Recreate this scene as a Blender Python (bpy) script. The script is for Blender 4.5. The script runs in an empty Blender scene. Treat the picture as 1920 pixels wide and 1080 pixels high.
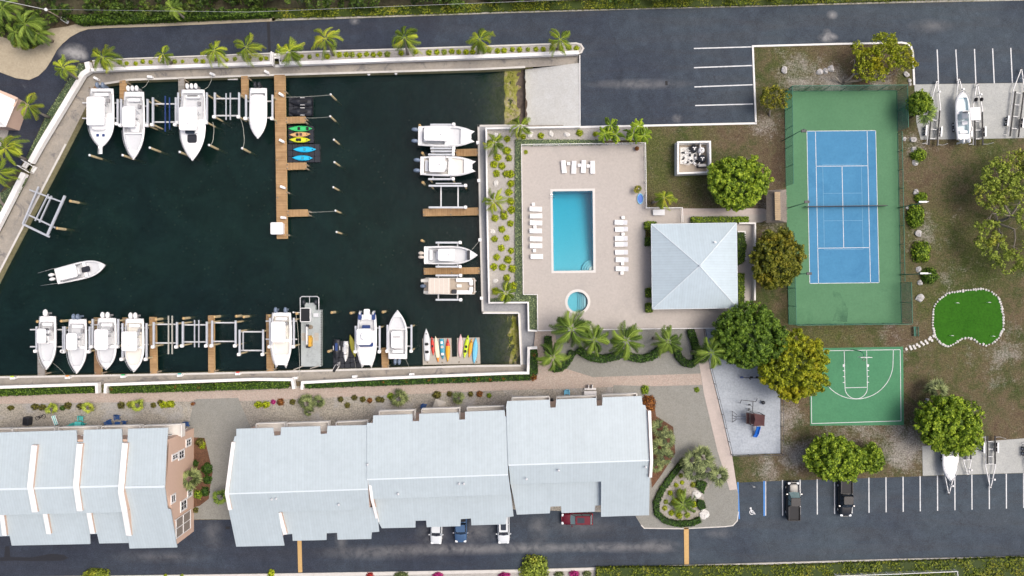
import bpy, bmesh, math, random
import numpy as np
from mathutils import Vector, Matrix
from mathutils.geometry import tessellate_polygon
R = math.radians
scene = bpy.context.scene
COL = scene.collection
H = 107.0          # drone height over the ground, metres
S = 12.0           # photo pixels per metre on the ground
# ---------------------------------------------------------------- camera
cam_d = bpy.data.cameras.new('camera')
cam = bpy.data.objects.new('camera', cam_d)
COL.objects.link(cam)
cam.location = (0, 0, H)
cam.rotation_euler = (0, 0, 0)
cam_d.sensor_width = 36
cam_d.lens = 36 * H / 160.0
cam_d.clip_start = 1
cam_d.clip_end = 2000
scene.camera = cam
# ---------------------------------------------------------------- light
SUN_EL, SUN_AZ = R(64), R(80)          # azimuth clockwise from north (+Y): light comes from the east
world = bpy.data.worlds.new('World')
scene.world = world
world.use_nodes = True
wn = world.node_tree
sky = wn.nodes.new('ShaderNodeTexSky')
sky.sky_type = 'NISHITA'
sky.sun_disc = False
sky.sun_elevation = SUN_EL
sky.sun_rotation = SUN_AZ
sky.air_density = 0.6
sky.dust_density = 6.0
sky.ozone_density = 0.2
wn.links.new(sky.outputs[0], wn.nodes['Background'].inputs[0])
wn.nodes['Background'].inputs[1].default_value = 0.15
sd = bpy.data.lights.new('sun', 'SUN')
sd.energy = 1.05
sd.angle = R(32)
sd.color = (1.0, 0.96, 0.90)
sun = bpy.data.objects.new('sun', sd)
COL.objects.link(sun)
dv = Vector((math.sin(SUN_AZ) * math.cos(SUN_EL), math.cos(SUN_AZ) * math.cos(SUN_EL), math.sin(SUN_EL)))
sun.rotation_euler = dv.to_track_quat('Z', 'Y').to_euler()
sun.location = (60, 10, 80)
scene.view_settings.view_transform = 'Standard'
scene.view_settings.look = 'None'
scene.view_settings.exposure = 0.35
scene.view_settings.gamma = 1.0
scene.render.engine = 'CYCLES'
# ---------------------------------------------------------------- helpers
def P(px, py, z=0.0):
 k = (H - z) / H / S
 return Vector(((px - 960) * k, (540 - py) * k, z))
def ordinal(n):
 if 10 <= n % 100 <= 20: return '%dth' % n
 return '%d%s' % (n, {1: 'st', 2: 'nd', 3: 'rd'}.get(n % 10, 'th'))
def tag(o, label=None, cat=None, group=None, kind=None):
 if label: o['label'] = label
 if cat: o['category'] = cat
 if group: o['group'] = group
 if kind: o['kind'] = kind
 return o
def root(name, label, cat, loc=(0, 0, 0), rz=0.0, group=None):
 o = bpy.data.objects.new(name, None)
 o.empty_display_size = 0.3
 COL.objects.link(o)
 o.location = loc
 o.rotation_euler = (0, 0, rz)
 return tag(o, label, cat, group)
def copy_tree(o, loc=None, rz=None, label=None, sc=None):
 kids = {}
 for c in ALL_PARTS: kids.setdefault(c.parent, []).append(c)
 def rec(a, par):
  c = a.copy(); COL.objects.link(c)
  if par is not None: c.parent = par; ALL_PARTS.append(c)
  for k in kids.get(a, []): rec(k, c)
  return c
 r = rec(o, None)
 if loc is not None: r.location = loc
 if rz is not None: r.rotation_euler = (0, 0, rz)
 if label: r['label'] = label
 if sc is not None: r.scale = (sc, sc, sc) if not hasattr(sc, '__len__') else sc
 return r
ALL_PARTS = []
def link(name, me, mats, parent=None):
 if not isinstance(mats, (list, tuple)): mats = [mats]
 for m in mats: me.materials.append(m)
 o = bpy.data.objects.new(name, me)
 COL.objects.link(o)
 if parent is not None:
  o.parent = parent; ALL_PARTS.append(o)
 return o
class MB:
 def __init__(s): s.v = []; s.f = []; s.mi = []; s.m = 0; s.sm = []; s.smooth = False
 def add(s, vs, fs):
  b = len(s.v)
  s.v += [tuple(p) for p in vs]
  for f in fs:
   s.f.append([b + i for i in f]); s.mi.append(s.m); s.sm.append(s.smooth)
  return s
 def box(s, c, d, rz=0.0, M=None):
  x, y, z = d[0] / 2, d[1] / 2, d[2] / 2
  vs = [Vector((a * x, b * y, e * z)) for e in (-1, 1) for b in (-1, 1) for a in (-1, 1)]
  if M is None: M = Matrix.Rotation(rz, 3, 'Z')
  vs = [M @ q + Vector(c) for q in vs]
  return s.add(vs, [(0, 2, 3, 1), (4, 5, 7, 6), (0, 1, 5, 4), (2, 6, 7, 3), (0, 4, 6, 2), (1, 3, 7, 5)])
 def rbox(s, c, d, r=0.1, rz=0.0, n=3, top=0.0):
  x, y, z = d[0] / 2, d[1] / 2, d[2] / 2
  r = min(r, x * .98, y * .98)
  pl = []
  for (sx, sy, a0) in ((1, 1, 0), (-1, 1, 90), (-1, -1, 180), (1, -1, 270)):
   for k in range(n + 1):
    a = R(a0 + 90 * k / n)
    pl.append((sx * (x - r) + r * math.cos(a), sy * (y - r) + r * math.sin(a)))
  e = min(0.35 * r, z) if top == 0 else top
  cs, sn = math.cos(rz), math.sin(rz)
  rings = [(1, -z), (1, z - e), ((x - e * .6) / x, z)]
  vs = []
  for k, zz in rings:
   for a, b in pl:
    a2, b2 = (a * k, b * ((y - e * .6) / y if k != 1 else 1))
    vs.append((c[0] + a2 * cs - b2 * sn, c[1] + a2 * sn + b2 * cs, c[2] + zz))
  m = len(pl); fs = [tuple(range(m - 1, -1, -1)), tuple(range(2 * m, 3 * m))]
  for q in range(2):
   for i in range(m):
    j = (i + 1) % m
    fs.append((q * m + i, q * m + j, (q + 1) * m + j, (q + 1) * m + i))
  return s.add(vs, fs)
 def bar(s, a, b, w, h=None):
  a = Vector(a); b = Vector(b); h = w if h is None else h
  d = b - a; L = d.length
  if L < 1e-6: return s
  x = d / L
  up = Vector((0, 0, 1)) if abs(x.z) < 0.95 else Vector((1, 0, 0))
  y = up.cross(x).normalized(); z = x.cross(y)
  M = Matrix((x, y, z)).transposed()
  return s.box((a + b) / 2, (L, w, h), M=M)
 def tube(s, pts, r, n=6, cap=True):
  pts = [Vector(p) for p in pts]
  rr = r if hasattr(r, '__len__') else [r] * len(pts)
  vs = []
  for i, p in enumerate(pts):
   d = (pts[min(i + 1, len(pts) - 1)] - pts[max(i - 1, 0)]).normalized()
   up = Vector((0, 0, 1)) if abs(d.z) < 0.9 else Vector((1, 0, 0))
   u = up.cross(d).normalized(); w = d.cross(u)
   for k in range(n):
    a = 2 * math.pi * k / n
    vs.append(p + (u * math.cos(a) + w * math.sin(a)) * rr[i])
  fs = []
  for i in range(len(pts) - 1):
   for k in range(n):
    l = (k + 1) % n
    fs.append((i * n + k, i * n + l, (i + 1) * n + l, (i + 1) * n + k))
  if cap: fs += [tuple(range(n - 1, -1, -1)), tuple(range((len(pts) - 1) * n, len(pts) * n))]
  sm = s.smooth; s.smooth = True; s.add(vs, fs); s.smooth = sm
  return s
 def lathe(s, prof, c=(0, 0, 0), n=12, sx=1, sy=1):
  vs = []; fs = []
  for (r, z) in prof:
   for k in range(n):
    a = 2 * math.pi * k / n
    vs.append((c[0] + r * sx * math.cos(a), c[1] + r * sy * math.sin(a), c[2] + z))
  for i in range(len(prof) - 1):
   for k in range(n):
    l = (k + 1) % n
    fs.append((i * n + k, i * n + l, (i + 1) * n + l, (i + 1) * n + k))
  fs.append(tuple(range(n - 1, -1, -1))); fs.append(tuple(range((len(prof) - 1) * n, len(prof) * n)))
  return s.add(vs, fs)
 def prism(s, poly, z0, z1, top_only=False):
  n = len(poly)
  ar = sum(poly[i][0] * poly[(i + 1) % n][1] - poly[(i + 1) % n][0] * poly[i][1] for i in range(n))
  if ar < 0: poly = poly[::-1]
  vs = [(p[0], p[1], z1) for p in poly]
  fs = [tuple(range(n))]
  if not top_only:
   vs += [(p[0], p[1], z0) for p in poly]
   fs.append(tuple(range(2 * n - 1, n - 1, -1)))
   fs += [(n + i, n + (i + 1) % n, (i + 1) % n, i) for i in range(n)]
  return s.add(vs, fs)
 def ell(s, c, r, n=10, m=6, jit=0, rnd=None, zlo=-1.0):
  vs = []; fs = []
  for i in range(m + 1):
   t = math.pi * i / m
   for k in range(n):
    a = 2 * math.pi * k / n
    q = 1 + (rnd.uniform(-jit, jit) if rnd else 0)
    zz = max(math.cos(t), zlo)
    vs.append((c[0] + r[0] * math.sin(t) * math.cos(a) * q, c[1] + r[1] * math.sin(t) * math.sin(a) * q, c[2] + r[2] * zz * q))
  for i in range(m):
   for k in range(n):
    l = (k + 1) % n
    fs.append((i * n + k, (i + 1) * n + k, (i + 1) * n + l, i * n + l))
  return s.add(vs, fs)
 def shift(s, d):
  d = Vector(d); s.v = [tuple(Vector(p) + d) for p in s.v]; return s
 def mesh(s, name='m'):
  me = bpy.data.meshes.new(name)
  me.from_pydata(s.v, [], s.f)
  me.polygons.foreach_set('material_index', s.mi)
  me.polygons.foreach_set('use_smooth', s.sm)
  me.update()
  return me
 def build(s, name, mats, parent=None, world=False):
  if world and parent is not None: s.shift(-Vector(parent.location))
  return link(name, s.mesh(name), mats, parent)
def px_poly(pts, z=0.0): return [tuple(P(a, b, z)[:2]) for a, b in pts]
def sheet(name, pts, z0, z1, m, label=None, cat=None, kind='structure', group=None):
 mb = MB(); mb.prism(px_poly(pts), z0, z1)
 return tag(mb.build(name, m), label, cat, group, kind)
# ---------------------------------------------------------------- materials
def nodes_mat(name):
 m = bpy.data.materials.new(name); m.use_nodes = True
 nt = m.node_tree
 return m, nt, nt.nodes['Principled BSDF']
def N(nt, t, **kw):
 n = nt.nodes.new(t)
 for k, v in kw.items():
  if k.startswith('i_'): n.inputs[k[2:].replace('_', ' ')].default_value = v
  else: setattr(n, k, v)
 return n
def ramp(nt, fac, stops):
 r = nt.nodes.new('ShaderNodeValToRGB')
 e = r.color_ramp.elements
 while len(e) < len(stops): e.new(0.5)
 for i, (p, c) in enumerate(stops):
  e[i].position = p; e[i].color = (c[0], c[1], c[2], 1)
 nt.links.new(fac, r.inputs[0])
 return r.outputs[0]
def mixc(nt, fac, a, b, mode='MIX'):
 n = nt.nodes.new('ShaderNodeMix'); n.data_type = 'RGBA'; n.blend_type = mode
 for sock, v in ((n.inputs[0], fac), (n.inputs[6], a), (n.inputs[7], b)):
  if isinstance(v, (int, float)): sock.default_value = v
  elif isinstance(v, (tuple, list)): sock.default_value = (v[0], v[1], v[2], 1)
  else: nt.links.new(v, sock)
 return n.outputs[2]
def math_n(nt, op, a, b=0.0, c=None, clamp=False):
 n = nt.nodes.new('ShaderNodeMath'); n.operation = op; n.use_clamp = clamp
 for i, v in enumerate((a, b, c)):
  if v is None: continue
  if isinstance(v, (int, float)): n.inputs[i].default_value = v
  else: nt.links.new(v, n.inputs[i])
 return n.outputs[0]
def noise(nt, vec, scale, detail=4, rough=0.55, dist=0.0):
 n = nt.nodes.new('ShaderNodeTexNoise')
 n.inputs['Scale'].default_value = scale; n.inputs['Detail'].default_value = detail
 n.inputs['Roughness'].default_value = rough; n.inputs['Distortion'].default_value = dist
 if vec is not None: nt.links.new(vec, n.inputs['Vector'])
 return n.outputs['Fac']
def pos(nt): return nt.nodes.new('ShaderNodeNewGeometry').outputs['Position']
def objc(nt): return nt.nodes.new('ShaderNodeTexCoord').outputs['Object']
def setc(nt, b, col, rough=0.8, metal=0.0, bump=None, spec=0.3):
 if isinstance(col, (tuple, list)): b.inputs['Base Color'].default_value = (col[0], col[1], col[2], 1)
 else: nt.links.new(col, b.inputs['Base Color'])
 b.inputs['Roughness'].default_value = rough; b.inputs['Metallic'].default_value = metal
 b.inputs['Specular IOR Level'].default_value = spec
 if bump is not None:
  bn = nt.nodes.new('ShaderNodeBump'); bn.inputs['Strength'].default_value = bump[1]
  bn.inputs['Distance'].default_value = bump[2] if len(bump) > 2 else 0.05
  nt.links.new(bump[0], bn.inputs['Height']); nt.links.new(bn.outputs[0], b.inputs['Normal'])
MATS = {}
def plain(name, col, rough=0.5, metal=0.0, var=0.12, scale=3.0, spec=0.4, world_=False):
 if name in MATS: return MATS[name]
 m, nt, b = nodes_mat(name)
 v = pos(nt) if world_ else objc(nt)
 f = noise(nt, v, scale, 5, 0.6)
 f2 = noise(nt, v, scale * 7, 3, 0.6)
 f = math_n(nt, 'MULTIPLY_ADD', f2, 0.4, math_n(nt, 'MULTIPLY', f, 0.6))
 c = ramp(nt, f, [(0.3, tuple(x * (1 - var * 1.6) for x in col)), (0.5, col), (0.72, tuple(min(1, x * (1 + var * .5)) for x in col))])
 setc(nt, b, c, rough, metal, (f2, 0.08), spec)
 MATS[name] = m
 return m
def speckle(name, a, bcol, c, big=0.12, fine=6.0, rough=0.9, amount=0.5, stain=None):
 m, nt, b = nodes_mat(name)
 v = pos(nt)
 big1 = noise(nt, v, big, 6, 0.6, 0.4)
 fn = noise(nt, v, fine, 3, 0.75)
 mid = noise(nt, v, big * 8, 5, 0.65)
 base = ramp(nt, big1, [(0.32, a), (0.68, bcol)])
 f = ramp(nt, mid, [(0.35, (0, 0, 0)), (0.7, (1, 1, 1))])
 col = mixc(nt, math_n(nt, 'MULTIPLY', f, 0.45), base, c)
 sp = ramp(nt, fn, [(0.25, (1 - amount,) * 3), (0.5, (1, 1, 1)), (0.78, (1 + amount,) * 3)])
 col = mixc(nt, 1.0, col, sp, 'MULTIPLY')
 if stain:
  sn = noise(nt, v, stain[1], 7, 0.7, 0.8)
  k = ramp(nt, sn, [(stain[2], (0, 0, 0)), (stain[2] + .1, (1, 1, 1))])
  col = mixc(nt, math_n(nt, 'MULTIPLY', k, stain[3]), col, stain[0])
 setc(nt, b, col, rough, 0, (fn, 0.3, 0.02), 0.2)
 MATS[name] = m
 return m
M = MATS
# ground: dry lawn of olive grass, brown thatch and bare pale marl
def ground_mat():
 m, nt, b = nodes_mat('dry_lawn')
 v = pos(nt)
 n1 = noise(nt, v, 0.075, 7, 0.66, 0.9)
 n2 = noise(nt, v, 0.55, 6, 0.68, 0.6)
 n3 = noise(nt, v, 3.2, 5, 0.8)
 n4 = noise(nt, v, 0.23, 5, 0.7, 1.0)
 mp = N(nt, 'ShaderNodeMapping'); mp.inputs['Location'].default_value = (31, 17, 0)
 nt.links.new(v, mp.inputs[0])
 n5 = noise(nt, mp.outputs[0], 0.3, 6, 0.75, 0.3)
 f = math_n(nt, 'ADD', math_n(nt, 'MULTIPLY', n1, 0.55), math_n(nt, 'MULTIPLY', n2, 0.45))
 col = ramp(nt, f, [(0.38, (0.085, 0.060, 0.040)), (0.47, (0.105, 0.084, 0.050)), (0.53, (0.078, 0.074, 0.036)), (0.61, (0.046, 0.060, 0.020))])
 def blobs(lst):
  acc = None
  for (px, py, r, s) in lst:
   p = P(px, py)
   d = N(nt, 'ShaderNodeVectorMath', operation='DISTANCE'); nt.links.new(v, d.inputs[0]); d.inputs[1].default_value = (p.x, p.y, 0)
   q = math_n(nt, 'SUBTRACT', 1.0, math_n(nt, 'DIVIDE', d.outputs['Value'], r), clamp=True)
   q = math_n(nt, 'MULTIPLY', q, s)
   acc = q if acc is None else math_n(nt, 'MAXIMUM', acc, q)
  return acc
 green = blobs([(1225, 270, 5, 1.1), (1235, 340, 5.5, .9), (1300, 340, 5, .8), (1560, 625, 9, .75), (1760, 430, 9, .6), (1760, 560, 6, .7), (1310, 245, 4, .7), (1840, 470, 9, .7), (1850, 265, 6, .6), (1480, 110, 6, .6), (1800, 650, 9, .45)])
 g = math_n(nt, 'MULTIPLY', green, math_n(nt, 'ADD', n2, 0.35), clamp=True)
 col = mixc(nt, g, col, ramp(nt, n3, [(0.3, (0.04, 0.058, 0.014)), (0.7, (0.09, 0.105, 0.028))]))
 bare = blobs([(1485, 850, 5, 1), (1700, 840, 6.5, 1.2), (1500, 150, 6, .9), (1560, 155, 4, 1.3), (1650, 160, 4, .8), (1470, 790, 5, .9), (1600, 805, 8, .7), (1320, 170, 3, .5), (1680, 640, 4, .6), (1880, 660, 7, .7), (1440, 880, 5, .7), (1715, 270, 3, .7), (1440, 230, 4, .8), (1445, 400, 4, .8), (1740, 445, 5, .6), (1800, 530, 6, .4)])
 bn = math_n(nt, 'MULTIPLY', bare, 0.42)
 th = math_n(nt, 'ADD', math_n(nt, 'ADD', math_n(nt, 'MULTIPLY', n5, 0.62), math_n(nt, 'MULTIPLY', n3, 0.38)), math_n(nt, 'MULTIPLY', bn, 0.55))
 k = ramp(nt, th, [(0.57, (0, 0, 0)), (0.75, (1, 1, 1))])
 col = mixc(nt, math_n(nt, 'MULTIPLY', k, 0.8), col, (0.27, 0.255, 0.23))
 sp = ramp(nt, n3, [(0.3, (0.6,) * 3), (0.5, (1, 1, 1)), (0.7, (1.5,) * 3)])
 col = mixc(nt, 1.0, col, sp, 'MULTIPLY')
 n7 = noise(nt, v, 1.4, 6, 0.85)
 col = mixc(nt, math_n(nt, 'MULTIPLY', ramp(nt, n7, [(0.55, (0, 0, 0)), (0.68, (1, 1, 1))]), 0.35), col, (0.24, 0.22, 0.18))
 n6 = noise(nt, v, 7, 3, 0.85)
 col = mixc(nt, 1.0, col, ramp(nt, n6, [(0.35, (0.5,) * 3), (0.65, (1.65,) * 3)]), 'MULTIPLY')
 setc(nt, b, col, 0.95, 0, (n3, 0.6, 0.06), 0.1)
 MATS['lawn'] = m
ground_mat()
def asphalt_mat():
 m, nt, b = nodes_mat('asphalt')
 v = pos(nt)
 n1 = noise(nt, v, 0.05, 6, 0.6, 0.6)
 n2 = noise(nt, v, 0.5, 6, 0.7, 0.5)
 n3 = noise(nt, v, 7, 3, 0.8)
 mp = N(nt, 'ShaderNodeMapping'); mp.inputs['Scale'].default_value = (0.06, 0.5, 1); mp.inputs['Rotation'].default_value = (0, 0, R(-1.3))
 nt.links.new(v, mp.inputs[0])
 n4 = noise(nt, mp.outputs[0], 1.0, 6, 0.65, 0.3)
 base = ramp(nt, n1, [(0.3, (0.034, 0.043, 0.064)), (0.7, (0.060, 0.079, 0.100))])
 tr = ramp(nt, n4, [(0.45, (0, 0, 0)), (0.75, (1, 1, 1))])
 col = mixc(nt, math_n(nt, 'MULTIPLY', tr, 0.5), base, (0.060, 0.060, 0.066))
 mo = ramp(nt, n2, [(0.3, (0.78,) * 3), (0.6, (1.05,) * 3), (0.85, (1.5,) * 3)])
 col = mixc(nt, 1.0, col, mo, 'MULTIPLY')
 sp = ramp(nt, n3, [(0.25, (0.62,) * 3), (0.5, (1, 1, 1)), (0.75, (1.6,) * 3)])
 col = mixc(nt, 1.0, col, sp, 'MULTIPLY')
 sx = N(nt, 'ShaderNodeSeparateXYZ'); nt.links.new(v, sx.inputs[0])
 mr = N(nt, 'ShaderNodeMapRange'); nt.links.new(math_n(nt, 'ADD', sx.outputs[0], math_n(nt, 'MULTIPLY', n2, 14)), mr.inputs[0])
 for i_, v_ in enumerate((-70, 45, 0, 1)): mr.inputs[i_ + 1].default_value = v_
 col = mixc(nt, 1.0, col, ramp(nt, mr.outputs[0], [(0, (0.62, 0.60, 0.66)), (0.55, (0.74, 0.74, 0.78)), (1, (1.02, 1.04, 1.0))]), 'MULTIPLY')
 vc = N(nt, 'ShaderNodeTexVoronoi', feature='DISTANCE_TO_EDGE'); vc.inputs['Scale'].default_value = 0.11
 wv_ = N(nt, 'ShaderNodeVectorMath', operation='ADD'); nt.links.new(v, wv_.inputs[0])
 nv = N(nt, 'ShaderNodeTexNoise'); nv.inputs['Scale'].default_value = 0.5; nv.inputs['Detail'].default_value = 4; nt.links.new(v, nv.inputs['Vector'])
 sc_ = N(nt, 'ShaderNodeVectorMath', operation='SCALE'); sc_.inputs['Scale'].default_value = 3.0; nt.links.new(nv.outputs['Color'], sc_.inputs[0]); nt.links.new(sc_.outputs[0], wv_.inputs[1]); nt.links.new(wv_.outputs[0], vc.inputs['Vector'])
 ck = ramp(nt, vc.outputs['Distance'], [(0.0, (1, 1, 1)), (0.007, (0, 0, 0))])
 col = mixc(nt, math_n(nt, 'MULTIPLY', ck, 0.35), col, (0.02, 0.02, 0.026))
 n5 = noise(nt, v, 0.22, 8, 0.75, 1.4)
 k = ramp(nt, n5, [(0.66, (0, 0, 0)), (0.78, (1, 1, 1))])
 col = mixc(nt, math_n(nt, 'MULTIPLY', k, 0.5), col, (0.16, 0.17, 0.18))
 for px, py, rx, ry, st, cc in ((136, 98, 2.6, 1.6, .8, .30), (150, 105, 1.6, 1.0, .8, .32), (1200, 158, 9, 1.0, .45, .20), (1552, 70, 1.8, .9, .9, .3), (1550, 62, .8, .8, .6, .3), (1745, 48, 4, 1.3, .35, .2), (1560, 28, 1, .8, .6, .3), (665, 40, 1, .7, .5, .28),
                             (700, 1036, 10, 1.4, .35, .2), (850, 1030, 13, 1.1, .5, .22), (1000, 1027, 12, 1.0, .5, .22), (1150, 1026, 10, 1.0, .45, .22), (1235, 1024, 4, 1.3, .5, .2), (810, 1003, 3, 2.2, .35, .2), (890, 1000, 4, 2.2, .4, .2), (640, 1012, 1.2, 2.5, .35, .2), (1090, 985, 6, 2, .25, .18), (1010, 990, 2, 3, .3, .2), (1350, 1000, 3, 1, .3, .2), (300, 1044, 9, 1.2, .22, .2), (400, 1000, 2, 3, .25, .2), (1270, 222, 1, .8, .5, .26), (1600, 935, 3, 1.5, .15, .15)):
  sb = N(nt, 'ShaderNodeVectorMath', operation='SUBTRACT'); nt.links.new(v, sb.inputs[0]); q = P(px, py); sb.inputs[1].default_value = (q.x, q.y, 0)
  ml = N(nt, 'ShaderNodeVectorMath', operation='MULTIPLY'); nt.links.new(sb.outputs[0], ml.inputs[0]); ml.inputs[1].default_value = (1 / rx, 1 / ry, 0)
  ln = N(nt, 'ShaderNodeVectorMath', operation='LENGTH'); nt.links.new(ml.outputs[0], ln.inputs[0])
  k2 = math_n(nt, 'MULTIPLY', math_n(nt, 'SUBTRACT', 1.0, ln.outputs['Value'], clamp=True), math_n(nt, 'MULTIPLY_ADD', n2, 3.2, -0.9, clamp=True))
  col = mixc(nt, math_n(nt, 'MULTIPLY', k2, st * 1.5, clamp=True), col, (cc, cc * 1.0, cc * 1.0))
 setc(nt, b, col, 0.85, 0, (n3, 0.35, 0.02), 0.25)
 MATS['asphalt'] = m
asphalt_mat()
speckle('concrete', (0.36, 0.335, 0.29), (0.46, 0.43, 0.385), (0.33, 0.32, 0.30), 0.1, 5, amount=0.22, stain=((0.16, 0.145, 0.12), 0.3, 0.60, 0.55))
speckle('dockwalk', (0.27, 0.25, 0.215), (0.37, 0.335, 0.285), (0.21, 0.205, 0.195), 0.25, 4, amount=0.22, stain=((0.11, 0.11, 0.12), 0.45, 0.55, 0.7))
speckle('dockwalk_grey', (0.281, 0.287, 0.300), (0.340, 0.344, 0.348), (0.230, 0.244, 0.261), 0.15, 4, amount=0.18, stain=((0.136, 0.139, 0.157), 0.35, 0.60, 0.5))
speckle('ramp', (0.470, 0.480, 0.469), (0.545, 0.559, 0.551), (0.423, 0.416, 0.381), 0.12, 4, amount=0.14, stain=((0.226, 0.218, 0.196), 0.22, 0.66, 0.6))
speckle('pad', (0.340, 0.352, 0.336), (0.430, 0.441, 0.420), (0.300, 0.315, 0.315), 0.12, 5, amount=0.2, stain=((0.200, 0.210, 0.200), 0.5, 0.62, 0.4))
speckle('pooldeck', (0.425, 0.395, 0.362), (0.455, 0.42, 0.388), (0.41, 0.378, 0.348), 0.06, 3, amount=0.10, stain=((0.36, 0.34, 0.32), 0.15, 0.58, 0.4))
speckle('pathpink', (0.446, 0.387, 0.353), (0.513, 0.451, 0.412), (0.399, 0.353, 0.323), 0.1, 4, amount=0.1)
speckle('plaza', (0.223, 0.224, 0.203), (0.267, 0.271, 0.248), (0.211, 0.208, 0.182), 0.09, 7, amount=0.3)
speckle('gravel', (0.255, 0.235, 0.200), (0.372, 0.350, 0.290), (0.216, 0.210, 0.200), 0.12, 4.5, amount=0.6, stain=((0.353, 0.360, 0.370), 0.16, 0.52, 0.45))
speckle('gravelgrey', (0.34, 0.325, 0.30), (0.42, 0.40, 0.37), (0.30, 0.285, 0.265), 0.15, 7, amount=0.35)
speckle('sandyard', (0.378, 0.331, 0.243), (0.450, 0.400, 0.302), (0.324, 0.276, 0.198), 0.1, 3, amount=0.15, stain=((0.315, 0.267, 0.180), 0.3, 0.6, 0.5))
speckle('marl', (0.36, 0.35, 0.31), (0.48, 0.46, 0.42), (0.16, 0.17, 0.07), 0.3, 3, amount=0.4, stain=((0.10, 0.12, 0.03), 0.9, 0.52, 0.7))
speckle('playsand', (0.335, 0.374, 0.414), (0.402, 0.443, 0.483), (0.295, 0.331, 0.369), 0.2, 3.5, amount=0.22)
speckle('mulch', (0.10, 0.05, 0.03), (0.16, 0.085, 0.05), (0.08, 0.05, 0.035), 0.5, 6, amount=0.6)
speckle('tennisgreen', (0.082, 0.197, 0.102), (0.102, 0.226, 0.122), (0.075, 0.179, 0.096), 0.06, 3, amount=0.09, stain=((0.037, 0.117, 0.064), 0.14, 0.62, 0.45))
speckle('courtgreen', (0.062, 0.209, 0.108), (0.080, 0.240, 0.124), (0.058, 0.178, 0.096), 0.08, 3, amount=0.1)
speckle('tennisblue', (0.060, 0.207, 0.368), (0.075, 0.244, 0.416), (0.050, 0.181, 0.328), 0.07, 3, amount=0.07, stain=((0.037, 0.148, 0.288), 0.15, 0.58, 0.4))
speckle('putting', (0.022, 0.105, 0.004), (0.033, 0.133, 0.007), (0.020, 0.091, 0.004), 0.2, 3, amount=0.3)
speckle('seabed', (0.006, 0.012, 0.008), (0.016, 0.026, 0.016), (0.05, 0.04, 0.025), 0.06, 1.2, amount=0.7, stain=((0.10, 0.07, 0.045), 0.7, 0.66, 0.8))
speckle('shallows', (0.07, 0.10, 0.03), (0.20, 0.16, 0.09), (0.05, 0.06, 0.02), 0.2, 2, amount=0.5)
speckle('soil', (0.05, 0.045, 0.03), (0.09, 0.08, 0.05), (0.04, 0.05, 0.02), 0.2, 2, amount=0.5)
def brick_mat():
 m, nt, b = nodes_mat('brick_paving')
 v = pos(nt)
 br = N(nt, 'ShaderNodeTexBrick'); nt.links.new(v, br.inputs['Vector'])
 br.inputs['Scale'].default_value = 2.2
 br.inputs['Color1'].default_value = (0.42, 0.28, 0.235, 1); br.inputs['Color2'].default_value = (0.34, 0.27, 0.24, 1)
 br.inputs['Mortar'].default_value = (0.40, 0.36, 0.31, 1); br.inputs['Mortar Size'].default_value = 0.06
 n1 = noise(nt, v, 0.18, 5, 0.6)
 n2 = noise(nt, v, 5, 4, 0.75)
 c = mixc(nt, ramp(nt, n1, [(0.35, (0, 0, 0)), (0.7, (.6, .6, .6))]), br.outputs[0], (0.40, 0.35, 0.30))
 c = mixc(nt, 1.0, c, ramp(nt, n2, [(0.3, (0.72,) * 3), (0.7, (1.25,) * 3)]), 'MULTIPLY')
 setc(nt, b, c, 0.9, 0, (n2, 0.3, 0.02), 0.2)
 MATS['brick'] = m
brick_mat()
def roof_mat(name, c0, pitch=0.41, ang=-1.3):
 m, nt, b = nodes_mat(name)
 v = pos(nt)
 mp = N(nt, 'ShaderNodeMapping'); mp.inputs['Rotation'].default_value = (0, 0, R(ang)); nt.links.new(v, mp.inputs[0])
 sx = N(nt, 'ShaderNodeSeparateXYZ'); nt.links.new(mp.outputs[0], sx.inputs[0])
 fr = math_n(nt, 'FRACT', math_n(nt, 'DIVIDE', sx.outputs[0], pitch))
 seam = math_n(nt, 'LESS_THAN', fr, 0.14)
 pid = math_n(nt, 'FLOOR', math_n(nt, 'DIVIDE', sx.outputs[0], pitch))
 wn_ = N(nt, 'ShaderNodeTexWhiteNoise', noise_dimensions='1D'); nt.links.new(pid, wn_.inputs['W'])
 n1 = noise(nt, v, 0.15, 5, 0.6, 0.4)
 n2 = noise(nt, v, 1.2, 6, 0.7)
 c = ramp(nt, n1, [(0.3, tuple(x * 0.93 for x in c0)), (0.7, c0)])
 c = mixc(nt, 1.0, c, ramp(nt, wn_.outputs[0], [(0, (0.965,) * 3), (1, (1.0,) * 3)]), 'MULTIPLY')
 c = mixc(nt, math_n(nt, 'MULTIPLY', seam, 0.42), c, tuple(x * 0.70 for x in c0))
 c = mixc(nt, 1.0, c, ramp(nt, n2, [(0.3, (0.93,) * 3), (0.6, (1, 1, 1))]), 'MULTIPLY')
 setc(nt, b, c, 0.42, 0.0, (seam, 0.35, 0.04), 0.4)
 MATS[name] = m
plain('roof_trim', (0.60, 0.67, 0.71), 0.4, var=.03)
roof_mat('roof_metal', (0.465, 0.545, 0.58))
roof_mat('pav_metal_ns', (0.49, 0.59, 0.645), 0.40, -0.6)
roof_mat('pav_metal_ew', (0.49, 0.59, 0.645), 0.40, 90)
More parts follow.
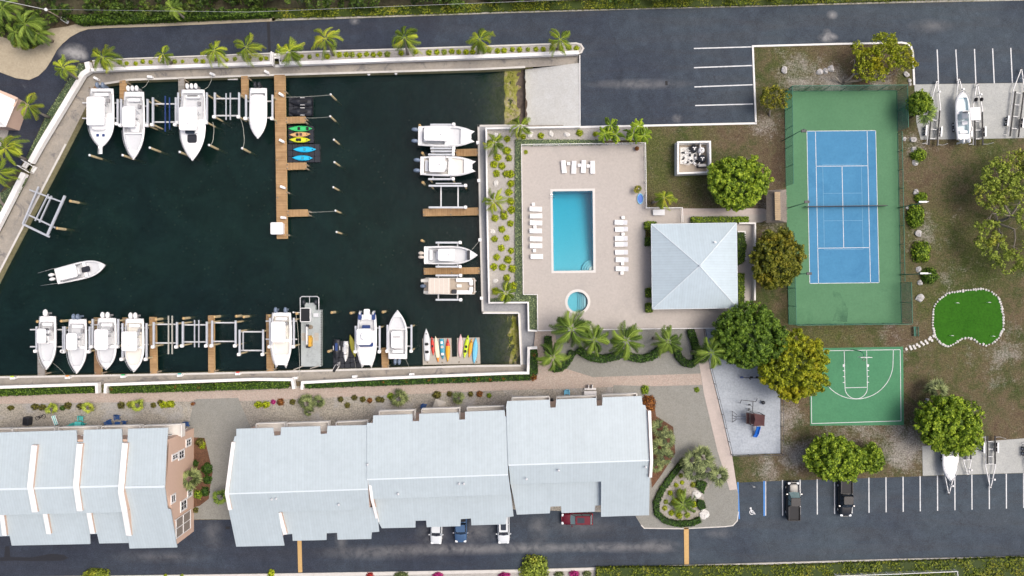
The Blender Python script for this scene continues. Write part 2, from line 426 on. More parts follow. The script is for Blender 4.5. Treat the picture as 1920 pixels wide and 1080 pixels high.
def wood_mat(name, a, bcol, ang=0.0, pitch=0.15):
 m, nt, b = nodes_mat(name)
 v = pos(nt)
 mp = N(nt, 'ShaderNodeMapping'); mp.inputs['Rotation'].default_value = (0, 0, R(ang)); nt.links.new(v, mp.inputs[0])
 sx = N(nt, 'ShaderNodeSeparateXYZ'); nt.links.new(mp.outputs[0], sx.inputs[0])
 q = math_n(nt, 'DIVIDE', sx.outputs[0], pitch)
 pid = math_n(nt, 'FLOOR', q); fr = math_n(nt, 'FRACT', q)
 wn_ = N(nt, 'ShaderNodeTexWhiteNoise', noise_dimensions='1D'); nt.links.new(pid, wn_.inputs['W'])
 c = ramp(nt, wn_.outputs[0], [(0, a), (1, bcol)])
 gap = math_n(nt, 'LESS_THAN', fr, 0.1)
 c = mixc(nt, math_n(nt, 'MULTIPLY', gap, 0.7), c, tuple(x * 0.3 for x in a))
 n2 = noise(nt, v, 1.0, 6, 0.7)
 c = mixc(nt, 1.0, c, ramp(nt, n2, [(0.3, (0.75,) * 3), (0.7, (1.12,) * 3)]), 'MULTIPLY')
 setc(nt, b, c, 0.8, 0, None, 0.2)
 MATS[name] = m
wood_mat('planks_ns', (0.33, 0.205, 0.10), (0.43, 0.28, 0.145), 90)     # boards for a pier that runs north-south
wood_mat('planks_ew', (0.33, 0.205, 0.10), (0.43, 0.28, 0.145), 0)
wood_mat('planks_dark', (0.22, 0.135, 0.075), (0.30, 0.19, 0.105), 90)
wood_mat('planks_grey', (0.23, 0.22, 0.20), (0.33, 0.31, 0.29), 90)
def water_mat():
 m, nt, b = nodes_mat('marina_water')
 v = pos(nt)
 n1 = noise(nt, v, 0.9, 5, 0.65, 0.6)
 n2 = noise(nt, v, 4.5, 3, 0.6)
 nb = noise(nt, v, 0.035, 5, 0.6, 0.5)
 col = ramp(nt, nb, [(0.3, (0.010, 0.024, 0.029)), (0.7, (0.016, 0.036, 0.030))])
 h = math_n(nt, 'ADD', math_n(nt, 'MULTIPLY', n1, 0.7), math_n(nt, 'MULTIPLY', n2, 0.3))
 n5 = noise(nt, v, 2.2, 6, 0.8, 0.4); n6 = noise(nt, v, 0.16, 6, 0.7, 0.8)
 col = mixc(nt, 1.0, col, ramp(nt, n5, [(0.3, (0.7, .72, .75)), (0.7, (1.35, 1.3, 1.25))]), 'MULTIPLY')
 col = mixc(nt, 1.0, col, ramp(nt, n6, [(0.35, (0.75,) * 3), (0.65, (1.25,) * 3)]), 'MULTIPLY')
 col = mixc(nt, 1.0, col, (0.58, 0.78, 0.76), 'MULTIPLY')
 setc(nt, b, col, 1.0, 0, None, 0.0)
 bn = N(nt, 'ShaderNodeBump'); bn.inputs['Strength'].default_value = 0.4; bn.inputs['Distance'].default_value = 0.12; nt.links.new(h, bn.inputs['Height'])
 tr = N(nt, 'ShaderNodeBsdfTransparent'); tr.inputs[0].default_value = (0.9, 0.95, 0.93, 1)
 mx = N(nt, 'ShaderNodeMixShader'); mx.inputs[0].default_value = 0.55
 nt.links.new(tr.outputs[0], mx.inputs[1]); nt.links.new(b.outputs[0], mx.inputs[2])
 fr = N(nt, 'ShaderNodeFresnel'); fr.inputs[0].default_value = 1.36; nt.links.new(bn.outputs[0], fr.inputs[1])
 gl = N(nt, 'ShaderNodeBsdfGlossy'); gl.inputs['Roughness'].default_value = 0.05; nt.links.new(bn.outputs[0], gl.inputs['Normal'])
 m2 = N(nt, 'ShaderNodeMixShader'); nt.links.new(fr.outputs[0], m2.inputs[0]); nt.links.new(mx.outputs[0], m2.inputs[1]); nt.links.new(gl.outputs[0], m2.inputs[2])
 va = N(nt, 'ShaderNodeVolumeAbsorption'); va.inputs[0].default_value = (0.45, 0.66, 0.55, 1); va.inputs[1].default_value = 0.5
 nt.links.new(va.outputs[0], nt.nodes['Material Output'].inputs['Volume'])
 nt.links.new(m2.outputs[0], nt.nodes['Material Output'].inputs['Surface'])
 MATS['water'] = m
 m, nt, b = nodes_mat('pool_water')
 v = pos(nt)
 n1 = noise(nt, v, 1.6, 4, 0.6, 0.5)
 bn = N(nt, 'ShaderNodeBump'); bn.inputs['Strength'].default_value = 0.25; bn.inputs['Distance'].default_value = 0.05
 nt.links.new(n1, bn.inputs['Height'])
 fr = N(nt, 'ShaderNodeFresnel'); fr.inputs[0].default_value = 1.33; nt.links.new(bn.outputs[0], fr.inputs[1])
 gl = N(nt, 'ShaderNodeBsdfGlossy'); gl.inputs['Roughness'].default_value = 0.05; nt.links.new(bn.outputs[0], gl.inputs['Normal'])
 tr = N(nt, 'ShaderNodeBsdfTransparent')
 mx = N(nt, 'ShaderNodeMixShader')
 nt.links.new(fr.outputs[0], mx.inputs[0]); nt.links.new(tr.outputs[0], mx.inputs[1]); nt.links.new(gl.outputs[0], mx.inputs[2])
 va = N(nt, 'ShaderNodeVolumeAbsorption'); va.inputs[0].default_value = (0.02, 0.84, 0.93, 1); va.inputs[1].default_value = 0.5
 nt.links.new(mx.outputs[0], nt.nodes['Material Output'].inputs['Surface'])
 nt.links.new(va.outputs[0], nt.nodes['Material Output'].inputs['Volume'])
 nt.nodes.remove(b)
 MATS['poolwater'] = m
water_mat()
def foliage(name, dark, mid, light, yellow=None, ny=0.0, trans=0.14):
 m, nt, b = nodes_mat(name)
 at = N(nt, 'ShaderNodeAttribute', attribute_name='tint')
 v = pos(nt)
 n1 = noise(nt, v, 0.45, 3, 0.6)
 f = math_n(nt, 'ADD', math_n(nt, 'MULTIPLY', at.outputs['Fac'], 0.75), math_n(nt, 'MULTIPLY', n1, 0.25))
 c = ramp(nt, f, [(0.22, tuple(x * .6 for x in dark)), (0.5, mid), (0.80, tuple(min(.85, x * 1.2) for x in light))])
 if yellow:
  n2 = noise(nt, v, 0.3, 4, 0.7)
  k = ramp(nt, n2, [(0.55 - ny * .3, (0, 0, 0)), (0.72 - ny * .3, (1, 1, 1))])
  c = mixc(nt, math_n(nt, 'MULTIPLY', k, math_n(nt, 'MULTIPLY', at.outputs['Fac'], 0.9)), c, yellow)
 oi = N(nt, 'ShaderNodeObjectInfo')
 c = mixc(nt, 1.0, c, ramp(nt, oi.outputs['Random'], [(0, (0.86, 0.88, 0.86)), (1, (1.12, 1.1, 1.0))]), 'MULTIPLY')
 setc(nt, b, c, 0.55, 0, None, 0.25)
 tl = N(nt, 'ShaderNodeBsdfTranslucent'); nt.links.new(c, tl.inputs[0])
 mx = N(nt, 'ShaderNodeMixShader'); mx.inputs[0].default_value = trans
 nt.links.new(b.outputs[0], mx.inputs[1]); nt.links.new(tl.outputs[0], mx.inputs[2])
 nt.links.new(mx.outputs[0], nt.nodes['Material Output'].inputs['Surface'])
 MATS[name] = m
foliage('leaf_bright', (0.072, 0.136, 0.013), (0.160, 0.264, 0.021), (0.320, 0.416, 0.035))
foliage('leaf_deep', (0.034, 0.076, 0.010), (0.076, 0.150, 0.017), (0.162, 0.255, 0.027))
foliage('leaf_olive', (0.056, 0.080, 0.010), (0.136, 0.160, 0.016), (0.256, 0.248, 0.026), (0.416, 0.320, 0.024), 0.15)
foliage('leaf_yellow', (0.085, 0.125, 0.010), (0.20, 0.25, 0.014), (0.36, 0.40, 0.022), (0.50, 0.42, 0.012), 0.3)
foliage('leaf_sparse', (0.121, 0.172, 0.026), (0.242, 0.312, 0.043), (0.403, 0.484, 0.072), (0.564, 0.484, 0.043), 0.1)
foliage('leaf_hedge', (0.018, 0.053, 0.009), (0.042, 0.105, 0.013), (0.090, 0.180, 0.024))
foliage('leaf_verge', (0.060, 0.101, 0.010), (0.150, 0.202, 0.017), (0.280, 0.313, 0.028), (0.340, 0.294, 0.038), 0.2)
foliage('leaf_lime', (0.141, 0.187, 0.009), (0.316, 0.391, 0.012), (0.537, 0.608, 0.023))
foliage('leaf_rust', (0.128, 0.048, 0.019), (0.224, 0.088, 0.029), (0.384, 0.160, 0.032))
foliage('leaf_brown', (0.056, 0.051, 0.019), (0.120, 0.112, 0.024), (0.192, 0.192, 0.035))
foliage('leaf_cover', (0.115, 0.174, 0.096), (0.218, 0.290, 0.149), (0.333, 0.394, 0.204))
foliage('leaf_palm', (0.072, 0.129, 0.012), (0.166, 0.250, 0.022), (0.332, 0.394, 0.035), (0.475, 0.378, 0.035), 0.05)
foliage('leaf_palmdark', (0.043, 0.090, 0.013), (0.100, 0.173, 0.024), (0.214, 0.299, 0.049))
foliage('leaf_silver', (0.060, 0.086, 0.028), (0.130, 0.173, 0.063), (0.242, 0.285, 0.118))
foliage('leaf_pink', (0.250, 0.010, 0.100), (0.450, 0.020, 0.200), (0.600, 0.080, 0.300))
foliage('leaf_jungle', (0.019, 0.045, 0.008), (0.056, 0.104, 0.016), (0.120, 0.184, 0.029), (0.160, 0.160, 0.032), 0.1)
foliage('leaf_red', (0.200, 0.010, 0.010), (0.400, 0.030, 0.030), (0.550, 0.060, 0.050))
plain('white_paint', (0.80, 0.80, 0.79), 0.5, var=0.05)
plain('gelcoat', (0.82, 0.83, 0.83), 0.22, var=0.03, spec=0.5)
plain('gel_cream', (0.74, 0.72, 0.66), 0.3, var=0.05)
plain('gel_grey', (0.60, 0.62, 0.64), 0.4, var=0.06)
plain('gel_aqua', (0.62, 0.74, 0.77), 0.3, var=0.04)
plain('canvas_white', (0.80, 0.81, 0.82), 0.7, var=0.03)
plain('canvas_tan', (0.60, 0.54, 0.47), 0.8, var=0.06)
plain('deck_tan', (0.42, 0.36, 0.29), 0.7, var=0.08)
plain('navy', (0.02, 0.05, 0.18), 0.5)
plain('black_soft', (0.008, 0.009, 0.012), 0.6)
plain('black_plastic', (0.022, 0.025, 0.033), 0.45)
plain('dark_glass', (0.02, 0.03, 0.045), 0.08, spec=0.6)
plain('engine_blue', (0.16, 0.21, 0.29), 0.3)
plain('engine_grey', (0.30, 0.30, 0.31), 0.35)
plain('aluminium', (0.55, 0.58, 0.62), 0.4, 0.35, var=0.08)
plain('galvanised', (0.62, 0.63, 0.64), 0.5, 0.2, var=0.08)
plain('timber_pile', (0.36, 0.30, 0.18), 0.85, var=0.3)
plain('timber_new', (0.52, 0.36, 0.17), 0.8, var=0.12)
plain('timber_old', (0.24, 0.20, 0.15), 0.9, var=0.3)
plain('stucco_pink', (0.62, 0.45, 0.355), 0.85, var=0.05, world_=True)
plain('stucco_white', (0.72, 0.70, 0.66), 0.85, var=0.06, world_=True)
plain('wall_white', (0.80, 0.795, 0.77), 0.8, var=0.10, scale=0.8, world_=True)
plain('kerb', (0.56, 0.545, 0.51), 0.85, var=0.12, scale=1.5, world_=True)
plain('kerb_white', (0.72, 0.72, 0.70), 0.8, var=0.08, scale=1.5, world_=True)
plain('line_white', (0.62, 0.64, 0.65), 0.7, var=0.22, scale=2.0, world_=True)
plain('line_faint', (0.17, 0.36, 0.52), 0.7, world_=True)
plain('line_blue', (0.06, 0.22, 0.55), 0.7, var=0.1, world_=True)
plain('trunk', (0.27, 0.24, 0.20), 0.9, var=0.25)
plain('trunk_dark', (0.12, 0.095, 0.07), 0.9, var=0.25)
plain('rock', (0.46, 0.45, 0.44), 0.9, var=0.3, scale=2.5)
plain('rock_white', (0.62, 0.61, 0.58), 0.9, var=0.22, scale=3)
plain('teal', (0.04, 0.42, 0.38), 0.5)
plain('teal_light', (0.10, 0.55, 0.52), 0.5)
plain('blue_chair', (0.02, 0.08, 0.25), 0.5)
plain('blue_slide', (0.01, 0.13, 0.55), 0.35)
plain('maroon_roof', (0.10, 0.045, 0.045), 0.7)
plain('fence_green', (0.03, 0.15, 0.10), 0.6)
plain('pool_plaster', (0.30, 0.50, 0.56), 0.6, var=0.04, world_=True)
plain('coping', (0.62, 0.60, 0.57), 0.7, var=0.04, world_=True)
plain('terracotta', (0.22, 0.10, 0.07), 0.8)
plain('thatch_grey', (0.25, 0.22, 0.19), 0.95, var=0.3, scale=5)
plain('thatch_tan', (0.42, 0.32, 0.20), 0.9, var=0.2)
plain('rubber', (0.018, 0.018, 0.02), 0.8)
plain('yellow_machine', (0.60, 0.34, 0.04), 0.5)
plain('barge_steel', (0.38, 0.42, 0.42), 0.6, 0.1, var=0.2, scale=0.8)
plain('rope', (0.45, 0.45, 0.40), 0.8)
plain('float_grey', (0.40, 0.375, 0.33), 0.8, var=0.1)
plain('speedhump', (0.52, 0.34, 0.14), 0.8, var=0.12, world_=True)
def dust(name, col, a0, sc):
 m, nt, b = nodes_mat(name); v = pos(nt)
 f = noise(nt, v, sc, 7, 0.75, 0.6); f2 = noise(nt, v, sc * .3, 3, 0.5)
 al = math_n(nt, 'MULTIPLY', ramp(nt, math_n(nt, 'MULTIPLY_ADD', f2, .5, math_n(nt, 'MULTIPLY', f, .5)), [(0.42, (0, 0, 0)), (0.62, (a0,) * 3)]), 1.0)
 nt.links.new(al, b.inputs['Alpha']); b.inputs['Base Color'].default_value = (*col, 1); b.inputs['Roughness'].default_value = .95
 MATS[name] = m
dust('stain_dark', (0.05, 0.14, 0.09), 0.4, 0.8)
# ================================================================ THE SETTING
TH = {}
WATER_Z = -1.5
# outline of the white flood wall (outer edge of the dock walk) and of the water's edge, photo pixels
wall_line = [(166, 136), (240, 130), (480, 121), (720, 113), (960, 104), (1083, 99), (1087, 103), (1087, 240), (912, 243),
             (914, 400), (918, 568), (990, 567), (991, 619), (1007, 620), (1007, 651), (991, 652), (992, 700), (960, 700), (720, 709), (570, 716),
             (480, 714), (205, 721), (0, 729), (-800, 757), (-800, 430), (-120, 670), (-60, 545), (0, 430), (82, 270)]
water_line = [(178, 160), (240, 150), (480, 142), (720, 135), (900, 130), (985, 126), (985, 232), (895, 233),
              (898, 400), (903, 588), (972, 588), (977, 684), (880, 685), (720, 690), (480, 697), (240, 702), (0, 706), (-800, 732),
              (-800, 480), (-108, 720), (-50, 605), (0, 505), (122, 270)]
def hole_sheet(name, outer, hole, z, mat, kind='structure', drop=None):
 loops = [[Vector((a, b, 0)) for a, b in outer], [Vector((a, b, 0)) for a, b in hole]]
 tris = tessellate_polygon(loops)
 vs = [(p.x, p.y, z) for l in loops for p in l]
 mb = MB()
 fs = []
 for t in tris:
  a, b, c = [Vector(vs[i]) for i in t]
  fs.append(tuple(t) if (b - a).cross(c - a).z > 0 else tuple(reversed(t)))
 mb.add(vs, fs)
 if drop is not None:
  for l in (hole,) if drop[1] == 'hole' else (outer, hole):
   n = len(l)
   for i in range(n):
    a, b = l[i], l[(i + 1) % n]
    mb.add([(a[0], a[1], z), (b[0], b[1], z), (b[0], b[1], drop[0]), (a[0], a[1], drop[0])], [(0, 1, 2, 3)])
 return tag(mb.build(name, mat), kind=kind)
wl = px_poly(wall_line); wt = px_poly(water_line)
pool_px = [(1036, 359), (1111, 358), (1112.5, 507), (1038, 508)]
spa_c = (1083, 566); 
spa = [(1083 + 19 * math.cos(2 * math.pi * k / 28), 566 + 19 * math.sin(2 * math.pi * k / 28)) for k in range(28)]
big = [(-700, -500), (700, -500), (700, 500), (-700, 500)]
# ground with three holes: the basin and the pools
def ground():
 loops = [big, wl, px_poly(pool_px), px_poly(spa)]
 L = [[Vector((a, b, 0)) for a, b in l] for l in loops]
 tris = tessellate_polygon(L)
 vs = [(p.x, p.y, 0) for l in L for p in l]
 fs = []
 for t in tris:
  a, b, c = [Vector(vs[i]) for i in t]
  fs.append(tuple(t) if (b - a).cross(c - a).z > 0 else tuple(reversed(t)))
 mb = MB(); mb.add(vs, fs)
 n = len(wl)
 for i in range(n):
  a, b = wl[i], wl[(i + 1) % n]
  mb.add([(a[0], a[1], 0), (b[0], b[1], 0), (b[0], b[1], -1.0), (a[0], a[1], -1.0)], [(0, 1, 2, 3)])
 tag(mb.build('ground', M['lawn']), kind='structure')
ground()
WALK_Z = -0.4
# dock walk: ring between flood wall and water, with the seawall face down into the water
def dock_walk():
 walk_hole = px_poly([(1084.5, 119) if p == (985, 126) else (1084.5, 233.5) if p == (985, 232) else p for p in water_line])
 hole_sheet('dock_walk', wl, walk_hole, WALK_Z, M['dockwalk'], drop=None)
 mb = MB(); n = len(wt)
 for i in range(n):
  a, b = wt[i], wt[(i + 1) % n]
  mb.add([(a[0], a[1], WALK_Z), (b[0], b[1], WALK_Z), (b[0], b[1], -1.6), (a[0], a[1], -1.6)], [(0, 1, 2, 3)])
 tag(mb.build('seawall', M['seaface']), kind='structure')
 mb = MB()
 for i in range(n):
  a, b = wt[i], wt[(i + 1) % n]
  mb.add([(a[0], a[1], -1.6), (b[0], b[1], -1.6), (b[0], b[1], -6), (a[0], a[1], -6)], [(0, 1, 2, 3)])
 tag(mb.build('seawall_foot', M['weedface']), kind='structure')
speckle('seaface', (0.26, 0.23, 0.12), (0.36, 0.33, 0.20), (0.20, 0.2, 0.10), 0.4, 2.5, amount=0.3)
speckle('weedface', (0.012, 0.016, 0.010), (0.022, 0.026, 0.014), (0.03, 0.03, 0.015), 0.4, 2, amount=0.4)
dock_walk()
# grey newer concrete east and round the inlet
mbx = MB()
mbx.prism(px_poly([(895.5, 233.5), (1086, 238.5), (912, 243), (914, 400), (918, 567.5), (989, 567), (990.5, 619), (1006, 621), (1006, 650), (991, 651.5), (991, 684), (977.5, 684), (972.5, 587.5), (903.5, 587.5), (898.5, 400)]), WALK_Z - .2, WALK_Z + 0.012)
tag(mbx.build('concrete_walk', M['dockwalk_grey']), kind='structure')
# cope along the water's edge
mb = MB()
for i in range(len(wt) - 1):
 a, b = Vector((*wt[i], 0)), Vector((*wt[i + 1], 0))
 if i in (5,): continue
 d = (b - a).normalized(); nrm = Vector((d.y, -d.x, 0))
 off = nrm * -0.16
 mb.bar(a + off + Vector((0, 0, WALK_Z + .0)), b + off + Vector((0, 0, WALK_Z + .0)), 0.30, 0.09)
tag(mb.build('seawall_cap', M['kerb']), kind='structure')
# sea bed: a grid that falls from the ramp and the inlet shallows into the deep
def seabed():
 nx, ny = 170, 80
 x0, x1 = P(-800, 0).x, P(1000, 0).x
 y0, y1 = P(0, 760).y, P(0, 110).y
 vs = []; fs = []; cols = []
 rnd = random.Random(5)
 def depth(px, py):
  d = -5.0
  if py < 330:
   t = min(1, max(0, (px - 865) / 82.0)) ** .8 * min(1, max(0, (262 - py) / 22.0))
   d = max(d, -5.0 + 3.55 * t)
  if py > 560:
   t = min(1, max(0, (px - 885) / 68.0)) ** .8
   d = max(d, -5.0 + 3.5 * t)
  return d
 for j in range(ny + 1):
  for i in range(nx + 1):
   u = (i / nx) ** 0.45
   x = x0 + (x1 - x0) * u; y = y0 + (y1 - y0) * j / ny
   px, py = x * S + 960, 540 - y * S
   z = depth(px, py)
   if z > -4.9: z += rnd.uniform(-.07, .07)
   else: z += rnd.uniform(-.3, .3)
   vs.append((x, y, z)); cols.append(min(1, max(0, (z + 4.6) / 2.6)))
 for j in range(ny):
  for i in range(nx):
   a = j * (nx + 1) + i
   fs.append((a, a + 1, a + nx + 2, a + nx + 1))
 me = bpy.data.meshes.new('sea_bed'); me.from_pydata(vs, [], fs)
 me.polygons.foreach_set('use_smooth', [True] * len(fs))
 at = me.attributes.new('shoal', 'FLOAT', 'POINT'); at.data.foreach_set('value', cols)
 m, nt, b = nodes_mat('sea_bed_mat')
 v = pos(nt)
 a = N(nt, 'ShaderNodeAttribute', attribute_name='shoal')
 n1 = noise(nt, v, 0.35, 7, 0.75, 0.6); n2 = noise(nt, v, 1.6, 5, 0.75)
 weed = ramp(nt, n1, [(0.3, (0.003, 0.009, 0.006)), (0.68, (0.014, 0.032, 0.022)), (0.78, (0.05, 0.05, 0.03))])
 sh = ramp(nt, n1, [(0.3, (0.12, 0.14, 0.02)), (0.46, (0.24, 0.24, 0.06)), (0.56, (0.30, 0.26, 0.17)), (0.72, (0.09, 0.07, 0.04))])
 k = math_n(nt, 'POWER', a.outputs['Fac'], 1.5)
 c = mixc(nt, k, weed, sh)
 c = mixc(nt, 1.0, c, ramp(nt, n2, [(0.3, (0.55,) * 3), (0.7, (1.5,) * 3)]), 'MULTIPLY')
 vo = N(nt, 'ShaderNodeTexVoronoi'); vo.inputs['Scale'].default_value = 0.9; nt.links.new(v, vo.inputs['Vector'])
 n3 = noise(nt, v, 0.12, 4, 0.6)
 kk = math_n(nt, 'MULTIPLY', ramp(nt, vo.outputs['Distance'], [(0.10, (1, 1, 1)), (0.22, (0, 0, 0))]), ramp(nt, n3, [(0.52, (0, 0, 0)), (0.62, (1, 1, 1))]))
 c = mixc(nt, kk, c, (0.26, 0.17, 0.13))
 setc(nt, b, c, 0.95, 0, None, 0.0)
 tag(link('sea_bed', me, m), kind='structure')
seabed()
mb = MB(); mb.prism(px_poly([(-3000, 110), (-3000, 790), (1000, 790), (1000, 110)]), -8.0, WATER_Z)
tag(mb.build('water', M['water']), kind='structure')
# boat ramp: sloping slab from the car park down under water
mb = MB()
q = lambda a, b, z: (*P(a, b)[:2], z)
mb.add([q(966, 125, -1.62), q(968, 236, -1.62), q(988, 236, -1.36), q(986, 125, -1.36), q(1087, 238, 0.02), q(1087, 118, 0.02)],
       [(0, 1, 2, 3), (3, 2, 4, 5)])
tag(mb.build('boat_ramp', [M['ramp']]), kind='structure')
# slimed strip at the tide line
mb = MB(); rnd = random.Random(3)
L_, R_ = [], []
for k in range(15):
 y = 125 + 108 * k / 14
 xl, xr = 966.5 + rnd.uniform(-1.2, 1.2) + k * .15, 984 + rnd.uniform(-2, 2.2) + k * .45
 zf = lambda x: max(-1.46, -1.62 + (x - 966) / 21 * 0.26 + 0.04) if x < 986 else -1.36 + (x - 987) / 100 * 1.38 + 0.03
 L_.append(q(xl, y, zf(xl))); R_.append(q(xr, y, zf(xr)))
for k in range(14): mb.add([L_[k], L_[k + 1], R_[k + 1], R_[k]], [(0, 1, 2, 3)])
speckle('slime', (0.10, 0.075, 0.06), (0.15, 0.12, 0.10), (0.06, 0.05, 0.035), 0.5, 2, amount=0.5)
tag(mb.build('slimed_ramp_edge', M['slime']), kind='structure')
# ramp head walls: north walk over the ramp side
# ---- paved surfaces (pixels)
sheet_base = [(1006, 600), (1322, 612), (1335, 700), (1384, 925), (1384, 955), (1205, 930), (1000, 760), (995, 705)]
Z1 = 0.03
road_n = [(-900, 120), (-60, 118), (0, 136), (30, 147), (55, 150.5), (72, 143), (86, 130), (97, 113), (107, 94), (118, 82), (132, 70), (150, 60), (165, 55.5), (200, 53), (300, 50),
          (480, 41), (720, 33), (960, 25), (1200, 18), (1440, 12.5), (1700, 6), (1920, 1.5), (2900, -22),
          (2900, 128), (1920, 155), (1713, 158), (1711, 92), (1706, 84), (1696, 80.5), (1560, 83), (1410, 87), (1415, 231), (1087, 239), (1087, 103), (1093, 97), (1094, 88),
          (1085, 81), (960, 84), (720, 92), (480, 100), (240, 109), (172, 113), (160, 117), (147, 118), (135, 137), (118, 166), (86, 216), (62, 268), (46, 300), (0, 362), (-60, 440), (-400, 440), (-900, 420)]
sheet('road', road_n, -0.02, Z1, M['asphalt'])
road_s = [(-900, 985), (-5, 985), (330, 1000), (352, 985), (362, 975), (440, 974), (440, 940), (1205, 930), (1200, 968), (1201, 984), (1208, 990), (1280, 991), (1360, 987), (1374, 985), (1382, 976), (1384, 960),
          (1383, 905), (1450, 902), (1730, 893), (1920, 887), (2900, 858), (2900, 1014), (1920, 1042), (1680, 1047), (1440, 1054), (1200, 1061), (960, 1067), (720, 1072), (480, 1075), (0, 1081), (-900, 1102)]
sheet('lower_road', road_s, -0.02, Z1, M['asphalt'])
# dark sealant band along the north edge and a patch trench
plain('sealant', (0.016, 0.018, 0.024), 0.75, var=0.1, world_=True)
def strip(name, pts, z, mat, kind='structure', label=None, cat=None):
 mb = MB(); mb.prism(px_poly(pts), 0, z, True)
 return tag(mb.build(name, mat), label, cat, None, kind)
strip('patched_trench', [(500, 40), (506, 40), (508, 98), (503, 98)], Z1 + .004, M['sealant'])
strip('water_stain', [(-5, 1046), (8, 1044), (10, 1024), (18, 1024), (20, 1044), (60, 1045), (95, 1038), (120, 1040), (129, 1046), (118, 1051), (60, 1052), (30, 1051), (-5, 1052)], Z1 + .004, M['sealant'])
strip('drain_grate', [(1247, 152), (1251.5, 152), (1252, 160), (1247.5, 160)], Z1 + .004, M['rubber'])
strip('road_drain', [(423, 987), (431, 987), (431, 992), (423, 992)], Z1 + .004, M['rubber'])
# sand yard top left
sheet('sand_yard', [(-900, 40), (0, 68), (30, 78), (40, 90), (62, 92), (76, 84), (80, 62), (95, 54), (125, 50), (140, 46), (300, 40), (520, 31), (515, 40), (300, 49.5), (200, 52.5), (165, 55), (150, 59.5), (132, 69.5), (118, 81.5), (107, 93.5), (97, 112.5), (86, 129.5), (72, 142.5), (55, 150), (30, 146.5), (0, 135.5), (-60, 117.5), (-900, 119)], -0.01, 0.05, M['sandyard'])
sheet('marl_verge', [(510, 34), (700, 27), (960, 19), (1200, 13), (1440, 7), (1700, 0), (1920, -6), (2900, -32), (2900, -22.5), (1920, 1), (1700, 5.5), (1440, 12), (1200, 17.5), (960, 24.5), (720, 32.5), (510, 39.6)], -0.01, 0.05, M['marl'])
# planting strip along the dock wall, north
def kerbed(name, pts, zt, mat): sheet(name, pts, -0.01, zt, mat)
kerbed('planting_bed', [(174, 117), (240, 112.5), (480, 103.5), (512, 102), (512, 119.5), (480, 120.5), (240, 129.5), (178, 132.5)], 0.07, M['gravelgrey'])
kerbed('planting_bed', [(527, 101.5), (720, 95.5), (960, 87.5), (1080, 83.5), (1088, 86), (1091, 92), (1088, 97), (1080, 99), (960, 103.5), (720, 112.5), (527, 119)], 0.07, M['gravelgrey'])
# west ground cover strip bed
kerbed('verge_bed', [(147, 118.5), (162, 118), (164, 134), (120, 203), (81, 268), (60, 305), (48, 298), (62, 268.5), (86, 216.5), (118, 166.5), (135, 137.5)], 0.06, M['soil'])
kerbed('verge_bed', [(44, 303), (40, 312), (52, 330), (0, 425), (-58, 540), (-66, 500), (0, 363)], 0.06, M['soil'])
# garden between dock and pool
kerbed('gravel_garden', [(912.5, 243.5), (1087.5, 240.5), (1215, 236.5), (1210, 262), (978, 268), (982, 545), (1008, 552), (1008, 619), (990.5, 618.5), (989.5, 567.5), (918.5, 568.5), (914.5, 400)], 0.06, M['gravelgrey'])
# pool deck with holes for pool and spa
deck_px = [(976, 273), (1092, 272), (1207, 270), (1209.5, 391), (1276, 391), (1277, 404), (1438, 402), (1438, 416), (1412, 418), (1412, 560), (1405, 614.5), (1250, 615), (1008, 619.5), (1007, 552), (981, 552.5), (978, 400)]
def deck():
 hp = px_poly(pool_px); hs = px_poly(spa)
 loops = [px_poly(deck_px), hp, hs]
 L = [[Vector((a, b, 0)) for a, b in l] for l in loops]
 vs = [(p.x, p.y, 0.10) for l in L for p in l]; fs = []
 for t in tessellate_polygon(L):
  a, b, c = [Vector(vs[i]) for i in t]
  fs.append(tuple(t) if (b - a).cross(c - a).z > 0 else tuple(reversed(t)))
 mb = MB(); mb.add(vs, fs)
 l = loops[0]; n = len(l)
 for i in range(n):
  a, b = l[i], l[(i + 1) % n]
  mb.add([(a[0], a[1], .10), (b[0], b[1], .10), (b[0], b[1], -.1), (a[0], a[1], -.1)], [(3, 2, 1, 0)])
 tag(mb.build('pool_deck', M['pooldeck']), kind='structure')
deck()
# yards, paths
sheet('gravel_yard', [(-900, 775), (-5, 742), (480, 728), (1000, 702), (1010, 690), (1222, 735), (1222, 985), (1200, 962), (440, 940), (440, 973), (362, 974), (330, 999), (-5, 984), (-900, 984)], -0.01, 0.04, M['gravel'])
sheet('brick_path', sheet_base, -0.01, 0.035, M['brick'])
sheet('brick_path', [(-900, 771), (-5, 741), (480, 731), (570, 727), (960, 713), (1000, 708), (1008, 690), (1008, 621), (1040, 620), (1046, 690), (1110, 709), (1310, 703), (1318, 720), (1215, 722), (1110, 727), (960, 731), (720, 741), (480, 751), (240, 754), (-5, 757), (-900, 787)], -0.01, 0.055, M['brick'])
sheet('drive', [(364, 750), (370, 748), (447, 746), (462, 782), (470, 800), (440, 940), (436, 974), (362, 973), (366, 900), (352, 810)], -0.01, 0.06, M['plaza'])
sheet('plaza', [(1040, 620), (1305, 615), (1318, 700), (1112, 707), (1050, 688)], -0.01, 0.062, M['plaza'])
sheet('plaza', [(1222, 724), (1318, 721.5), (1352, 830), (1380, 917), (1384, 925), (1384, 960), (1382, 975), (1374, 984), (1360, 986), (1280, 990), (1208, 989), (1201, 983), (1190, 965), (1150, 930), (1150, 722)], -0.01, 0.065, M['plaza'])
sheet('pink_path', [(1302, 615.5), (1320, 615.5), (1330, 690), (1352, 775), (1372, 852), (1382, 917), (1368, 919), (1345, 845), (1320, 740), (1308, 665)], -0.01, 0.085, M['pathpink'])
sheet('play_sand', [(1321, 610), (1400, 600), (1463, 745), (1463, 850), (1372, 854), (1353, 776), (1331, 690)], -0.01, 0.045, M['playsand'])
